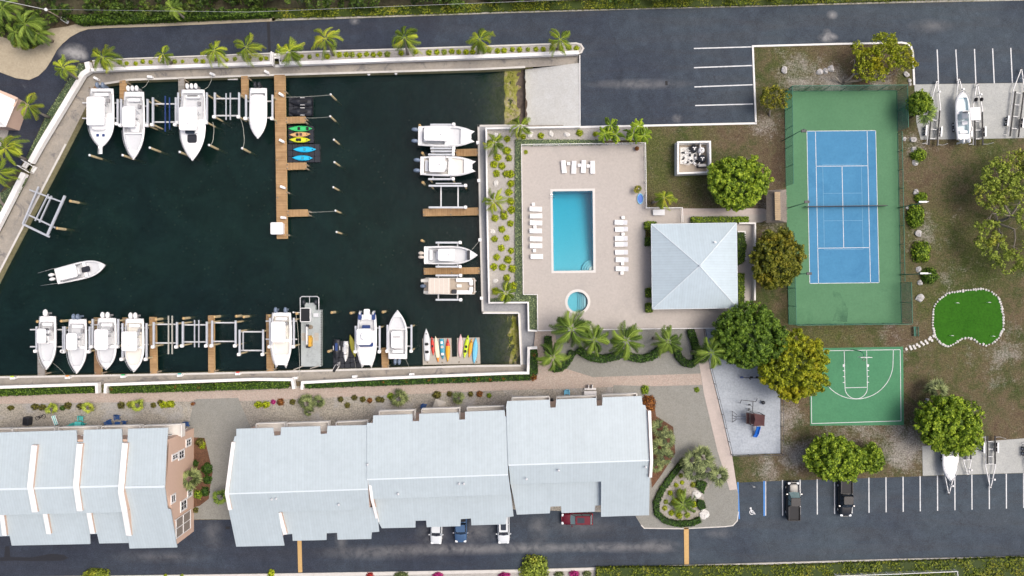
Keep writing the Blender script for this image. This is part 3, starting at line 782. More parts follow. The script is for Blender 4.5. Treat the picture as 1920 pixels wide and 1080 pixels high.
sheet('trailer_pad', [(1714, 158.5), (1920, 155.5), (2400, 142), (2400, 246), (1920, 259), (1726, 262), (1718, 230)], -0.01, 0.045, M['pad'])
sheet('trailer_pad', [(1729, 836), (1920, 822), (2400, 800), (2400, 872.5), (1920, 886.5), (1730, 892)], -0.01, 0.045, M['pad'])
sheet('walk_strip', [(1277, 404), (1277, 391), (1430, 391), (1445, 396), (1445, 418), (1438, 402)], -0.01, 0.085, M['pathpink'])
sheet('verge_kerb', [(-900, 1103), (0, 1081.5), (480, 1075.5), (960, 1067.5), (1200, 1061.5), (1440, 1054.5), (1680, 1047.5), (1920, 1042.5), (2900, 1014.5), (2900, 1019), (1920, 1047), (1440, 1059), (960, 1073), (480, 1083), (0, 1088), (-900, 1112)], -0.01, 0.14, M['kerb'])
sheet('gravel_verge', [(-900, 1112), (0, 1088), (480, 1083), (960, 1073), (1118, 1069), (1118, 1140), (-900, 1160)], -0.01, 0.06, M['gravelgrey'])
sheet('ash_path', [(18, 238), (14, 256), (3, 274), (-40, 300), (-60, 240), (0, 236)], -0.01, 0.08, M['gravelgrey'])
# courts
sheet('tennis_court', [(1471, 171), (1681, 169.5), (1684, 300), (1690, 606), (1478, 608)], -0.01, 0.06, M['tennisgreen'])
BL = [(1512.5, 246), (1641.5, 245), (1648, 530), (1518, 531.5)]
mb = MB(); mb.prism(px_poly(BL), 0, 0.066, True); tag(mb.build('court_surface', M['tennisblue']), kind='structure')
sheet('basketball_court', [(1517, 653), (1693, 650), (1694.5, 797), (1519, 798)], -0.01, 0.06, M['courtgreen'])
def line(mb, a, b, w, z):
 A, B = P(*a), P(*b); d = (B - A).normalized(); n = Vector((-d.y, d.x, 0)) * w / 2
 A = A - d * w / 2; B = B + d * w / 2
 mb.add([(A - n)[:2] + (z,), (B - n)[:2] + (z,), (B + n)[:2] + (z,), (A + n)[:2] + (z,)], [(0, 1, 2, 3)])
def bil(u, v):
 a, b, c, d = BL
 return ((a[0] * (1 - u) + b[0] * u) * (1 - v) + (d[0] * (1 - u) + c[0] * u) * v, (a[1] * (1 - u) + b[1] * u) * (1 - v) + (d[1] * (1 - u) + c[1] * u) * v)
mb = MB(); z = 0.072
for a, b in (((0, 0), (1, 0)), ((0, 1), (1, 1)), ((0, 0), (0, 1)), ((1, 0), (1, 1)), ((.125, 0), (.125, 1)), ((.875, 0), (.875, 1)), ((.125, .231), (.875, .231)), ((.125, .769), (.875, .769)), ((.5, .231), (.5, .769))):
 line(mb, bil(*a), bil(*b), 0.085, z)
tag(mb.build('tennis_lines', M['line_white']), kind='structure')
mb = MB()
for a, b in (((.22, .22), (.78, .22)), ((.22, .78), (.78, .78)), ((.22, .22), (.22, .78)), ((.78, .22), (.78, .78)), ((.22, .41), (.78, .41)), ((.22, .59), (.78, .59))):
 line(mb, bil(*a), bil(*b), 0.05, z + .003)
tag(mb.build('pickleball_lines', M['line_faint']), kind='structure')
strip('court_stain', [(1560, 545), (1575, 550), (1590, 580), (1588, 604), (1560, 602), (1568, 580)], .069, M['stain_dark'])
# basketball lines
mb = MB()
def arc(mb, c, rx, ry, a0, a1, w, z, n=26):
 pts = [(c[0] + rx * math.cos(R(a0 + (a1 - a0) * k / n)), c[1] + ry * math.sin(R(a0 + (a1 - a0) * k / n))) for k in range(n + 1)]
 W_ = [P(*p) for p in pts]; vs = []
 for i, p in enumerate(W_):
  d = (W_[min(i + 1, n)] - W_[max(i - 1, 0)]).normalized(); nn = Vector((-d.y, d.x, 0)) * w / 2
  vs += [(p.x - nn.x, p.y - nn.y, z), (p.x + nn.x, p.y + nn.y, z)]
 mb.add(vs, [(2 * i, 2 * i + 2, 2 * i + 3, 2 * i + 1) for i in range(n)])
for a, b in (((1522, 658), (1687.5, 655.5)), ((1687.5, 655.5), (1689, 789)), ((1689, 789), (1521.5, 794)), ((1521.5, 794), (1520, 658)),
             ((1582.5, 657), (1584, 727)), ((1624.5, 656.5), (1626, 726)), ((1584, 727), (1626, 726)), ((1674.5, 656), (1674, 682))):
 line(mb, a, b, 0.09, z)
arc(mb, (1605, 726.5), 21, 21, 0, 180, 0.09, z + .003)
arc(mb, (1605, 680), 69, 68, 0, 180, 0.09, z + .006)
for y in (685, 695, 706, 717):
 line(mb, (1580.5, y), (1583.5, y), .1, z + .001); line(mb, (1625.5, y - .5), (1628.5, y - .5), .1, z + .001)
for x in (1581.5, 1627): mb.prism(px_poly([(x - 1.6, 683), (x + 1.6, 683), (x + 1.6, 688), (x - 1.6, 688)]), 0, z + .003, True)
tag(mb.build('basketball_lines', M['line_white']), kind='structure')
# parking lines
mb = MB(); z = Z1 + .005
for a, b in (((1302, 91), (1409, 88)), ((1302, 127), (1409, 123)), ((1303, 163), (1410, 159)), ((1304.5, 198), (1411, 195)),
             ((1757, 94), (1759.5, 156)), ((1792, 94), (1795.5, 156)), ((1827, 93), (1829.5, 156)), ((1861, 92), (1864, 156)), ((1895, 91), (1898, 155)), ((1930, 90), (1933, 154)), ((1965, 89), (1968, 153))):
 line(mb, a, b, 0.17, z)
xs = [1467, 1500, 1532, 1564.5, 1597, 1629, 1661, 1693, 1725, 1757.5, 1790, 1822, 1854.5, 1886.5, 1919, 1951, 1984]
for x in xs:
 t = (x - 1467) / 420
 line(mb, (x, 901 - 12 * t), (x + .3, 965.5 - 13 * t), 0.16, z)
line(mb, (1435.6, 903), (1435.6, 966), 0.12, z)
tag(mb.build('parking_lines', M['line_white']), kind='structure')
mb = MB()
line(mb, (1383.5, 905), (1386, 972), 0.2, z); line(mb, (1432.6, 903), (1432.8, 966), 0.24, z)
tag(mb.build('accessible_bay_lines', M['line_blue']), kind='structure')
# the wheelchair emblem painted on the bay
mb = MB(); cx, cy = 1409.5, 960.5
arc(mb, (cx, cy), 3.9, 3.9, 30, 290, 0.12, z, 16)
line(mb, (cx - 1.6, cy - 6), (cx - .6, cy - .5), 0.16, z + .002); line(mb, (cx - .6, cy - .5), (cx + 3.6, cy - .5), 0.16, z + .004)
line(mb, (cx + 3.6, cy - .5), (cx + 5.8, cy + 3), 0.14, z + .002); line(mb, (cx - 1.3, cy - 3.4), (cx + 2, cy - 3.2), 0.12, z + .006)
mb.lathe([(0.16, 0), (0.16, .001)], P(cx - 2, cy - 7.6) + Vector((0, 0, z + .002)), 12)
tag(mb.build('wheelchair_emblem', M['line_white']), kind='structure')
# kerbs
def kerb(pts, w=0.16, h=0.13, mat='kerb_white', name='kerb'):
 mb = MB()
 W_ = [P(a, b) for a, b in pts]
 for i in range(len(W_) - 1):
  a, b = W_[i], W_[i + 1]
  d = (b - a).normalized() * (w / 2 - .004)
  mb.bar(a - d * (i > 0) + Vector((0, 0, h / 2 + .001 * (i % 2))), b + d + Vector((0, 0, h / 2 + .001 * (i % 2))), w, h)
 return tag(mb.build(name, M[mat]), kind='structure')
kerb([(1417, 231), (1411, 87), (1560, 83), (1690, 80.3), (1700, 82), (1708, 89), (1711, 100), (1713.5, 158)], .28)
kerb([(1087, 238.5), (1417, 231.5)], .3)
kerb([(1087, 103.5), (1087.5, 238)], .14)
kerb([(174, 114.5), (240, 110.5), (480, 101.5), (513, 100)], .2, mat='kerb')
kerb([(527, 99), (720, 93.5), (960, 85.5), (1080, 81.5), (1089, 84), (1093.5, 91), (1090, 98), (1084, 101)], .26, mat='kerb')
kerb([(1202, 984), (1208, 990), (1280, 991), (1360, 987), (1374, 985), (1382, 976), (1384, 960)], .16, .1, mat='kerb')
for a in ([(558, 1016), (558, 1012), (565.5, 1012), (567, 1072.5), (559.5, 1073)], [(1282, 989), (1291, 989), (1291.5, 1057.5), (1283, 1058)]):
 w = 558 if a[0][0] < 900 else 1282
 o = sheet('speed_hump', a, 0, Z1 + 0.07, M['speedhump'], 'tan painted speed hump strip across the lower road ' + ('below the long townhouse block' if w == 558 else 'below the palm island'), 'speed hump', kind=None, group='speed humps across the lower road')
# ---- pools
def pool(px_pts, name, label, deep, shallow, steps):
 pts = [P(a, b) for a, b in px_pts]
 c = sum(pts, Vector()) / len(pts)
 rt = root(name, label, 'pool', (c.x, c.y, 0))
 n = len(pts); ymin = min(p.y for p in pts); ymax = max(p.y for p in pts)
 dz = lambda p: -(shallow + (deep - shallow) * (p.y - ymin) / (ymax - ymin))
 ar = sum(pts[i].x * pts[(i + 1) % n].y - pts[(i + 1) % n].x * pts[i].y for i in range(n))
 if ar < 0: pts = pts[::-1]
 mb = MB()
 mb.add([(p.x, p.y, .09) for p in pts] + [(p.x, p.y, dz(p)) for p in pts], [tuple(range(n, 2 * n))] + [(i, n + i, n + (i + 1) % n, (i + 1) % n)[::-1] for i in range(n)])
 mb.build('basin', M['pool_plaster'], rt, True)
 cop = MB()
 for i in range(n):
  a, b = pts[i], pts[(i + 1) % n]
  oa = (a - c).normalized(); ob = (b - c).normalized()
  w = 0.36 if n < 10 else 0.40
  if n < 10:
   A = a + Vector((math.copysign(w, oa.x), math.copysign(w, oa.y), 0)); B = b + Vector((math.copysign(w, ob.x), math.copysign(w, ob.y), 0))
  else: A = a + oa * w; B = b + ob * w
  cop.add([(a.x, a.y, .14), (A.x, A.y, .14), (B.x, B.y, .14), (b.x, b.y, .14), (A.x, A.y, .0), (B.x, B.y, 0), (a.x, a.y, .0), (b.x, b.y, 0)], [(0, 1, 2, 3), (1, 4, 5, 2), (0, 3, 7, 6)])
 cop.build('coping', M['coping'], rt, True)
 steps(rt, c)
 w = MB(); e = 0.02
 pp = [(p.x + (p - c).normalized().x * e, p.y + (p - c).normalized().y * e) for p in pts]
 w.add([(a, b, -.04) for a, b in pp] + [(a, b, dz(pts[i]) - .02) for i, (a, b) in enumerate(pp)], [tuple(range(n)), tuple(range(2 * n - 1, n - 1, -1))] + [(n + i, n + (i + 1) % n, (i + 1) % n, i) for i in range(n)])
 o = w.build('pool_water', M['poolwater'], rt, True)
 return rt
def psteps(rt, c):
 k = P(1111.8, 506.5)
 for j, r in enumerate((1.65, 1.3, .95, .6)):
  mb = MB(); pl = [(k.x, k.y)] + [(k.x - r * math.cos(R(90 * t / 12)), k.y + r * math.sin(R(90 * t / 12))) for t in range(13)]
  mb.prism(pl, -2.0, -0.95 + .2 * j); mb.build('step', [M['coping']] if j == 3 else [M['pool_plaster']], rt, True)
pool(pool_px, 'swimming_pool', 'rectangular blue swimming pool with pale coping in the beige deck', 2.9, 1.25, psteps)
def ssteps(rt, c):
 for j, (x, ) in enumerate(((1085,), (1088.5,), (1092,), (1095,))):
  mb = MB(); h = math.sqrt(max(1, 17.5 ** 2 - (x - 1083) ** 2))
  mb.prism(px_poly([(x, 566 - h), (x, 566 + h), (1083 + 17.5 * math.cos(math.asin(min(1, h / 17.5 * .6))), 566 + h * .6), (1083 + 17.5 * math.cos(math.asin(min(1, h / 17.5 * .6))), 566 - h * .6)]), -2, -.9 + .2 * j)
  mb.build('step', M['pool_plaster'], rt, True)
pool(spa, 'spa_pool', 'small round blue spa pool with white rim below the swimming pool', 1.1, 1.1, ssteps)
# ---- white flood walls
def wallrun(name, label, pts, w, h, z0=0.0, mat='wall_white', cat='wall', group=None):
 A = P(*pts[0]); rt_loc = (A.x, A.y, z0)
 mb = MB()
 W_ = [P(a, b) for a, b in pts]
 n = len(W_)
 lo, hi = [], []
 for i in range(n):
  d0 = (W_[i] - W_[i - 1]).normalized() if i else (W_[1] - W_[0]).normalized()
  d1 = (W_[i + 1] - W_[i]).normalized() if i < n - 1 else d0
  t = (d0 + d1).normalized(); nn = Vector((-t.y, t.x, 0)); k = 1 / max(.4, t.dot(d0))
  lo.append(W_[i] - nn * w / 2 * k); hi.append(W_[i] + nn * w / 2 * k)
 mb.prism([(p.x, p.y) for p in lo] + [(p.x, p.y) for p in reversed(hi)], z0, z0 + h)
 o = mb.build(name, M[mat]); return tag(o, label, cat, group)
wallrun('flood_wall', 'long white flood wall between the palm planting strip and dock walk', [(527, 122), (720, 115), (960, 106.5), (1084, 101)], .55, .75)
wallrun('flood_wall', 'white flood wall left of the dock steps in the top planting strip', [(174, 134), (240, 131), (480, 122), (512, 120.5), (512, 101)], .5, .75)
wallrun('flood_wall', 'white sloping flood wall along the left road, above the dock steps', [(168, 119), (171, 134), (160, 141), (81, 272), (62, 306)], .75, .75)
wallrun('flood_wall', 'white flood wall at the left edge of the photo below the dock steps', [(50, 326), (0, 424), (-62, 545)], .8, .75)
wallrun('flood_wall', 'white wall at bottom left ending at the first garden gap', [(-260, 734), (0, 725), (180, 719), (187, 719), (188, 736)], .42, .9)
wallrun('flood_wall', 'white wall below the empty boat lifts between two garden gaps', [(203, 736), (204, 720), (480, 710), (551, 710.5), (554, 728)], .42, .9)
wallrun('flood_wall', 'white wall behind the kayak float running up to the inlet corner', [(569, 729), (570, 716), (720, 708), (960, 698.5), (990, 698), (991, 652), (1007, 651)], .40, .9)
wallrun('garden_wall', 'thin white wall round the gravel garden of lime shrubs', [(1087, 240), (912, 243), (914, 400), (917.5, 567.5), (990, 567), (991, 619), (1007, 620)], .24, .9)
wallrun('inlet_wall', 'white cap wall round the shallow inlet beside the kayak float', [(905, 587.3), (972.5, 587.3), (977, 684)], .16, .3, WALK_Z)
# stairs with white handrails
def stairs(label, a, b, wd, n=5):
 A, B = P(*a), P(*b); d = (B - A); L = d.length; d.normalize(); nn = Vector((-d.y, d.x, 0)); ang = math.atan2(d.y, d.x)
 rt = root('dock_steps', label, 'steps', A)
 for k in range(n):
  mb = MB(); mb.box(d * (L * (k + .5) / n) + Vector((0, 0, .28 - .14 * k - .3)), (L / n - .05, wd, .6), ang); mb.build('step', M['kerb_white'], rt)
 for s in (-1, 1):
  mb = MB(); o = nn * s * (wd / 2 + .06)
  mb.bar(o + Vector((0, 0, 1.2)), o + d * L + Vector((0, 0, .7)), .09)
  for t in (0, .5, 1): mb.bar(o + d * L * t + Vector((0, 0, -.3)), o + d * L * t + Vector((0, 0, 1.2 - .5 * t)), .07)
  mb.build('handrail', M['white_paint'], rt)
stairs('white dock steps with handrails through the wall of the top planting strip', (520, 101), (521, 125), 1.0)
stairs('white dock steps with handrails between road and left flood wall', (46, 307), (64, 319), 1.0)
# ================================================================ BUILDINGS
def lerp_line(l, x):
 (x1, y1), (x2, y2) = l[0], l[1]
 return y1 + (y2 - y1) * (x - x1) / (x2 - x1)
def slope(mb, pts, l0, z0, l1, z1, thick=0.16):
 top = []
 for (a, b) in pts:
  f = (b - lerp_line(l0, a)) / (lerp_line(l1, a) - lerp_line(l0, a))
  top.append(P(a, b, z0 + (z1 - z0) * f))
 n = len(top)
 ar = sum(top[i].x * top[(i + 1) % n].y - top[(i + 1) % n].x * top[i].y for i in range(n))
 if ar < 0: top = top[::-1]
 vs = top + [p - Vector((0, 0, thick)) for p in top]
 mb.add(vs, [tuple(range(n)), tuple(range(2 * n - 1, n - 1, -1))] + [(n + i, n + (i + 1) % n, (i + 1) % n, i) for i in range(n)])
def wall_block(mb, pts_top, z_in, inset=0.0):
 n = len(pts_top)
 vs = [Vector(p) for p in pts_top] + [Vector((p[0], p[1], -0.05)) for p in pts_top]
 mb.add(vs, [tuple(range(n))] + [(n + i, n + (i + 1) % n, (i + 1) % n, i) for i in range(n)])
def ridge_cap(mb, a, b, za, zb=None, w=.35, t=.10):
 mb.bar(P(*a, za) + Vector((0, 0, .02)), P(*b, zb or za) + Vector((0, 0, .02)), w, t)
def townhouse(name, label, slopes, walls, caps, balconies, fins, vents, windows=()):
 rt = root(name, label, 'townhouses', (*P(*caps[0][0], 9)[:2], 0), 0, 'townhouse blocks with white metal roofs')
 mb = MB()
 for s_ in slopes: slope(mb, *s_)
 rf = mb.build('roof', M['roof_metal'], rt, True)
 mb = MB()
 for c in caps: ridge_cap(mb, *c)
 mb.shift(-Vector(rt.location)); mb.build('ridge_cap', M['roof_trim'], rf)
 mb = MB()
 for w in walls: wall_block(mb, w, 0)
 mb.build('wall', M['stucco_pink'], rt, True)
 for f in fins:      # parapet fins between the units: (pixel points with z), width
  mb = MB()
  pts = [P(*p) for p in f[0]]
  for a, b in zip(pts, pts[1:]):
   d = (b - a); d.z = 0; nn = Vector((-d.y, d.x, 0)).normalized() * f[1] / 2
   dn = Vector((0, 0, f[2]))
   vs = [a - nn, a + nn, b + nn, b - nn, a - nn - dn, a + nn - dn, b + nn - dn, b - nn - dn]
   mb.add(vs, [(0, 1, 2, 3), (7, 6, 5, 4), (0, 4, 5, 1), (2, 6, 7, 3), (1, 5, 6, 2), (0, 3, 7, 4)])
  mb.build('parapet', M['stucco_pink'], rt, True)
  mb = MB()
  for a, b in zip(pts, pts[1:]): mb.bar(a + Vector((.06, 0, .03)), b + Vector((.06, 0, .03)), f[1] + .05, .08)
  mb.build('parapet_cap', M['white_paint'], rt, True)
 for (x0, y0, x1, y1, z) in balconies:
  k = (H - z) / H / S
  A = P(x0, y0, z); B = P(x1, y1, z)          # north rail line
  s = 1.9
  bl = MB(); bl.prism([(A.x, A.y), (B.x, B.y), (B.x, B.y - s), (A.x, A.y - s)], z - 1.2, z - 1.0)
  b_ = bl.build('balcony', M['stucco_white'], rt, True)
  r = MB()
  for p, q_ in ((A, B), (A, A - Vector((0, s, 0))), (B, B - Vector((0, s, 0)))):
   r.bar(p + Vector((0, 0, -.05)), q_ + Vector((0, 0, -.05)), .14, .10)
   r.bar(p + Vector((0, 0, -.62)), q_ + Vector((0, 0, -.62)), .06, .9)
  r.shift(-Vector(rt.location)); r.build('balcony_rail', M['stucco_white'], b_)
 for w in walls:
  for (i, j, kind) in ((3, 2, 'garage_door'), (0, 1, 'window')):
   if (kind == 'garage_door') != (w[2][2] < 6.9) or (kind == 'window' and w[0][2] < 8): continue
   a, b = Vector((w[i][0], w[i][1], 0)), Vector((w[j][0], w[j][1], 0)); L = (b - a).length; n = int(L / 3.6)
   if n < 1: continue
   d = (b - a).normalized(); o_ = Vector((d.y, -d.x, 0)) * (.03 if kind == 'garage_door' else -.03); ang = math.atan2(d.y, d.x)
   for k in range(n):
    c = a + d * L * (k + .5) / n + o_
    if kind == 'garage_door':
     m_ = MB(); m_.box((c.x, c.y, 1.15), (2.5, .1, 2.3), ang); m_.build('garage_door', M['white_paint'], rt, True)
    else:
     for z_ in (1.3, 4.6):
      m_ = MB(); m_.box((c.x, c.y, z_), (2.0, .1, 2.0), ang); f_ = m_.build('window', M['white_paint'], rt, True)
      m_ = MB(); m_.box((c.x, c.y, z_), (1.8, .14, 1.8), ang); m_.shift(-Vector(rt.location)); m_.build('pane', M['dark_glass'], f_)
 for (a, b, z) in vents:
  mb = MB(); p = P(a, b, z); mb.lathe([(.09, -.1), (.09, .35), (.16, .36), (.16, .42), (.02, .5)], p, 8); mb.build('roof_vent', M['galvanised'], rt, True)
 return rt
ZR, ZN, ZS, ZL0, ZL1 = 9.2, 8.3, 8.2, 7.2, 5.5
def inset_walls(nx0, nx1, yN, yS, zN, zS):
 a, b = P(nx0, yN, zN), P(nx1, yN, zN); c, d = P(nx1, yS, zS), P(nx0, yS, zS)
 return [(a.x + .3, a.y - .9, zN - .25), (b.x - .3, b.y - .9, zN - .25), (c.x - .3, c.y + .5, zS - .3), (d.x + .3, d.y + .5, zS - .3)]
# --- block A..C, the long stepped one
rN = ((424, 926), (690, 917)); nN = ((437, 804), (690, 797)); sS = ((430, 963), (690, 955)); lS = ((443, 1025), (710, 1012))
sl = []
sl.append(([(440, 818), (443, 818), (443, 804), (512, 802), (514, 817), (526, 816), (527, 801), (600, 799), (601, 814), (613, 813), (614, 798.5), (690, 797), (690, 917), (424, 926), (437, 830)], nN, ZN, rN, ZR))
sl.append(([(424, 926), (690, 917), (693, 955), (522, 960), (533, 1023), (443, 1025), (430, 963)], rN, ZR, ((424, 1026), (690, 1018)), 5.6))
sl.append(([(522, 957), (706, 951), (711, 997), (697, 998), (696, 1010.5), (633, 1012), (632, 999), (612, 1000), (612, 1012.5), (549, 1014), (548, 1001), (538, 1002), (533, 995)], ((522, 957), (706, 951)), 7.0, ((522, 1014), (706, 1009)), 5.2))
townhouse('townhouse_block', 'first and lowest section of the long stepped townhouse block, at its left end', sl,
  [inset_walls(438, 690, 806, 917, 8.2, 8.9), [(*(P(430, 926, 8.9) + Vector((.5, 0, 0)))[:2], 8.7), (*P(690, 917, 8.9)[:2], 8.7), (*P(693, 953, 8.0)[:2], 7.7), (*P(436, 960, 8.0)[:2], 7.7)], [(*P(438, 962, 7.8)[:2], 7.2), (*P(520, 960, 7.8)[:2], 7.2), (*P(526, 1010, 6)[:2], 5.3), (*P(450, 1014, 6)[:2], 5.3)], [(*P(528, 957, 6.8)[:2], 6.3), (*P(702, 953, 6.8)[:2], 6.3), (*P(704, 990, 5.6)[:2], 4.6), (*P(540, 992, 5.6)[:2], 4.6)]],
  [((424, 926), (690, 917), ZR, ZR, .2, .06)],
  [(480, 795, 534, 793, 6.0), (538, 794, 616, 791, 6.0), (630, 792, 689, 789, 6.0)],
  [([(437, 829, 8.75), (424.5, 925, 9.5), (431, 956, 8.6)], .45, 1.0), ([(523, 961, 7.6), (534, 1002, 6.3)], .5, .9)],
  [(636, 945, 8.5), (511, 935, 8.8), (519, 934, 8.8)])
rN = ((690, 899), (953, 890)); nN = ((690, 779), (953, 769)); sS = ((696, 936), (957, 927)); 
sl = []
sl.append(([(688, 793), (699, 793), (700, 779), (773, 776.5), (774, 790), (786, 789.5), (786, 776), (860, 773.5), (861, 787), (872, 786.5), (872, 772), (946, 769), (947, 780), (951, 782), (953, 890), (687, 899)], nN, ZN, rN, ZR))
sl.append(([(690, 899), (953, 890), (958, 927), (696, 936)], rN, ZR, sS, ZS))
sl.append(([(700, 932), (958, 924), (963, 968), (950, 970), (948, 983), (884, 985), (883, 972), (864, 973.5), (863, 986.5), (800, 988.5), (799, 976), (779, 976.5), (779, 989), (716, 990.5), (707, 975)], ((700, 932), (958, 924)), 7.0, ((700, 991), (958, 983)), 5.2))
townhouse('townhouse_block', 'middle section of the long stepped townhouse block, above the two white cars', sl,
  [inset_walls(690, 952, 781, 890, 8.2, 8.9), [(*P(693, 899, 8.9)[:2], 8.7), (*P(952, 890, 8.9)[:2], 8.7), (*P(956, 925, 8.0)[:2], 7.6), (*P(700, 934, 8.0)[:2], 7.6)], [(*P(707, 934, 6.8)[:2], 6.3), (*P(955, 926, 6.8)[:2], 6.3), (*P(957, 960, 5.6)[:2], 4.6), (*P(714, 968, 5.6)[:2], 4.6)]],
  [((688, 899), (953, 890), ZR, ZR, .2, .06)],
  [(711, 771, 778, 769, 6.0), (791, 767, 862, 765, 6.0), (876, 764, 945, 762, 6.0)],
  [([(692, 901, 9.0), (697, 937, 8.3), (708, 978, 5.9)], .35, .9)],
  [(747, 925, 8.6), (861, 906, 9.0), (870, 906, 9.0), (690, 870, 9.1)])
rN = ((954, 872), (1219, 863)); nN = ((949, 752), (1219, 742)); sS = ((957, 908), (1219, 899))
sl = []
sl.append(([(949, 763), (951, 752), (1031, 749.5), (1032, 764.5), (1042, 764), (1043, 749), (1118, 746), (1119, 761), (1129, 760.5), (1130, 745), (1203, 742.5), (1205, 759), (1210, 760), (1215, 783), (1219, 863), (953, 872)], nN, ZN, rN, ZR))
sl.append(([(954, 872), (1219, 863), (1217, 966), (1127, 969), (1127, 903), (957, 908)], rN, ZR, ((954, 974), (1219, 965)), 5.7))
sl.append(([(957, 905), (1127, 900), (1127, 947.5), (1116, 948), (1115, 959.5), (1053, 962), (1052, 949), (1032, 950), (1031, 962.5), (969, 965), (967, 955)], ((957, 905), (1127, 900)), 7.0, ((957, 965), (1127, 959)), 5.2))
townhouse('townhouse_block', 'right-hand section of the long stepped townhouse block, beside the dark red car', sl,
  [inset_walls(952, 1218, 756, 863, 8.2, 8.9), [(*P(956, 872, 8.9)[:2], 8.7), (*P(1216, 863, 8.9)[:2], 8.7), (*P(1214, 897, 8.0)[:2], 7.5), (*P(960, 905, 8.0)[:2], 7.5)], [(*P(1131, 902, 7.5)[:2], 7.0), (*P(1213, 899, 7.5)[:2], 7.0), (*P(1212, 958, 6)[:2], 5.2), (*P(1131, 960, 6)[:2], 5.2)], [(*P(960, 906, 6.8)[:2], 6.3), (*P(1124, 901, 6.8)[:2], 6.3), (*P(1123, 940, 5.6)[:2], 4.6), (*P(965, 945, 5.6)[:2], 4.6)]],
  [((953, 872), (1219, 863), ZR, ZR, .2, .06)],
  [(960, 746, 1030, 744, 6.0), (1044, 745, 1118, 742, 6.0), (1130, 741, 1194, 738, 6.0)],
  [([(1217, 770, 8.9), (1221, 863, 9.5), (1219, 895, 8.6)], .35, .8)],
  [(987, 897, 8.7), (1047, 881, 9.0), (1210, 875, 9.0)])
# --- the left block with fins
sl = []
rN = ((-5, 917), (222, 912)); 
sl.append(([(-330, 822), (-5, 811), (143, 806.5), (144, 829), (156, 829), (157, 806), (228, 804), (229, 829), (239, 829), (240, 804), (315, 802), (313, 826), (309, 916), (222, 912), (-5, 917), (-330, 927)], ((-5, 810), (313, 801)), 8.1, ((-5, 917), (313, 908)), ZR))
sl.append(([(-330, 927), (-5, 917), (230, 912), (236, 960), (-5, 966), (-330, 976)], rN, ZR, ((-5, 966), (230, 960)), ZS))
sl.append(([(-330, 972), (-5, 962), (232, 956), (242, 1018), (186, 1019), (182, 1001), (168, 1001.5), (169, 1020), (22, 1023), (18, 1005), (-5, 1006), (-330, 1015)], ((-5, 962), (230, 956)), 7.0, ((-5, 1023), (230, 1018)), 5.3))
sl.append(([(222, 914), (309, 912), (314, 953), (320, 956), (332, 1026.5), (243, 1028.5), (232, 960)], ((222, 914), (309, 912)), 9.25, ((222, 1028), (332, 1026)), 5.6))
X = -49.67
rtl = townhouse('townhouse_block', 'left townhouse block with pink fins between its white roofs and a pink end wall', sl,
  [[(P(-320, 0, 8).x, -21.9, 8.3), (X, -21.9, 7.9), (X, -23.0, 8.2), (X, -29.0, 8.6), (X, -31.7, 7.3), (P(-320, 0, 8).x, -31.9, 8.0)],
   [(P(-320, 0, 8).x, -31.8, 6.0), (P(232, 0, 6.5).x, -31.8, 6.0), (P(236, 0, 6.5).x, -36.2, 4.6), (P(-320, 0, 8).x, -36.6, 4.5)], [(P(240, 0, 6.5).x, -31.7, 7.2), (X - .02, -31.7, 7.2), (X - .02, -38.0, 5.2), (P(244, 0, 6).x, -38.0, 5.2)]],
  [((-330, 927), (222, 911), 9.2, 9.2, .3, .08), ((222, 914), (309, 912), 9.27, 9.27, .3, .08)],
  [(-60, 806, 22, 804, 6.0), (24, 804, 102, 802, 6.0), (110, 802, 182, 800, 6.0), (190, 800, 262, 798, 6.0), (268, 799, 340, 796, 6.0)],
  [([(64, 835, 8.9), (56, 912, 9.6), (65, 960, 8.7)], .75, 1.2), ([(149, 832, 8.9), (142, 910, 9.6), (149, 958, 8.7)], .75, 1.2), ([(234, 831, 8.9), (226, 921, 9.7), (233, 958, 8.8), (241, 1004, 6.8)], .75, 1.2),
   ([(-20, 838, 8.9), (-28, 916, 9.6), (-20, 962, 8.7)], .75, 1.2),
   ([(3, 965, 7.4), (8, 1004, 6.3)], .6, 1.0), ([(84, 963, 7.4), (91, 1001, 6.3)], .6, 1.0), ([(166, 961, 7.4), (173, 1000, 6.3)], .6, 1.0)],
  [])
# windows in the pink end wall: Y from, Y to, z from, z to
def pxw(py, z): return (540 - py) / S * (H - z) / H
def end_window(y0, y1, z0, z1, n):
 mb = MB(); cx = X + .03; yc = (y0 + y1) / 2; zc = (z0 + z1) / 2; w = abs(y1 - y0); h = z1 - z0
 mb.box((cx, yc, z1 + .06), (.14, w + .5, .22)); mb.box((cx, yc, z0 - .06), (.14, w + .5, .22))
 for s in (-1, 1): mb.box((cx, yc + s * (w / 2 + .12), zc), (.14, .24, h))
 f = mb.build('window', M['white_paint'], rtl, True)
 g = MB(); g.box((cx - .02, yc, zc), (.06, w, h)); g.shift(-Vector(rtl.location)); g.build('pane', M['dark_glass'], f)
 g = MB()
 for k in range(1, n): g.box((cx + .02, yc - w / 2 + w * k / n, zc), (.05, .06, h))
 g.box((cx + .022, yc, zc), (.05, w, .05)); g.shift(-Vector(rtl.location)); g.build('glazing_bar', M['white_paint'], f)
end_window(pxw(857, 6.6) - .3, pxw(848, 5) - .1, 5.3, 6.9, 2)
end_window(-25.5, -24.5, 3.4, 4.9, 2)
end_window(-24.1, -23.3, 1.2, 2.6, 2)
end_window(-31.3, -30.4, 6.1, 7.2, 1)
end_window(-33.4, -32.2, 2.6, 4.3, 2)
end_window(-32.0, -31.0, 0.9, 2.1, 2)
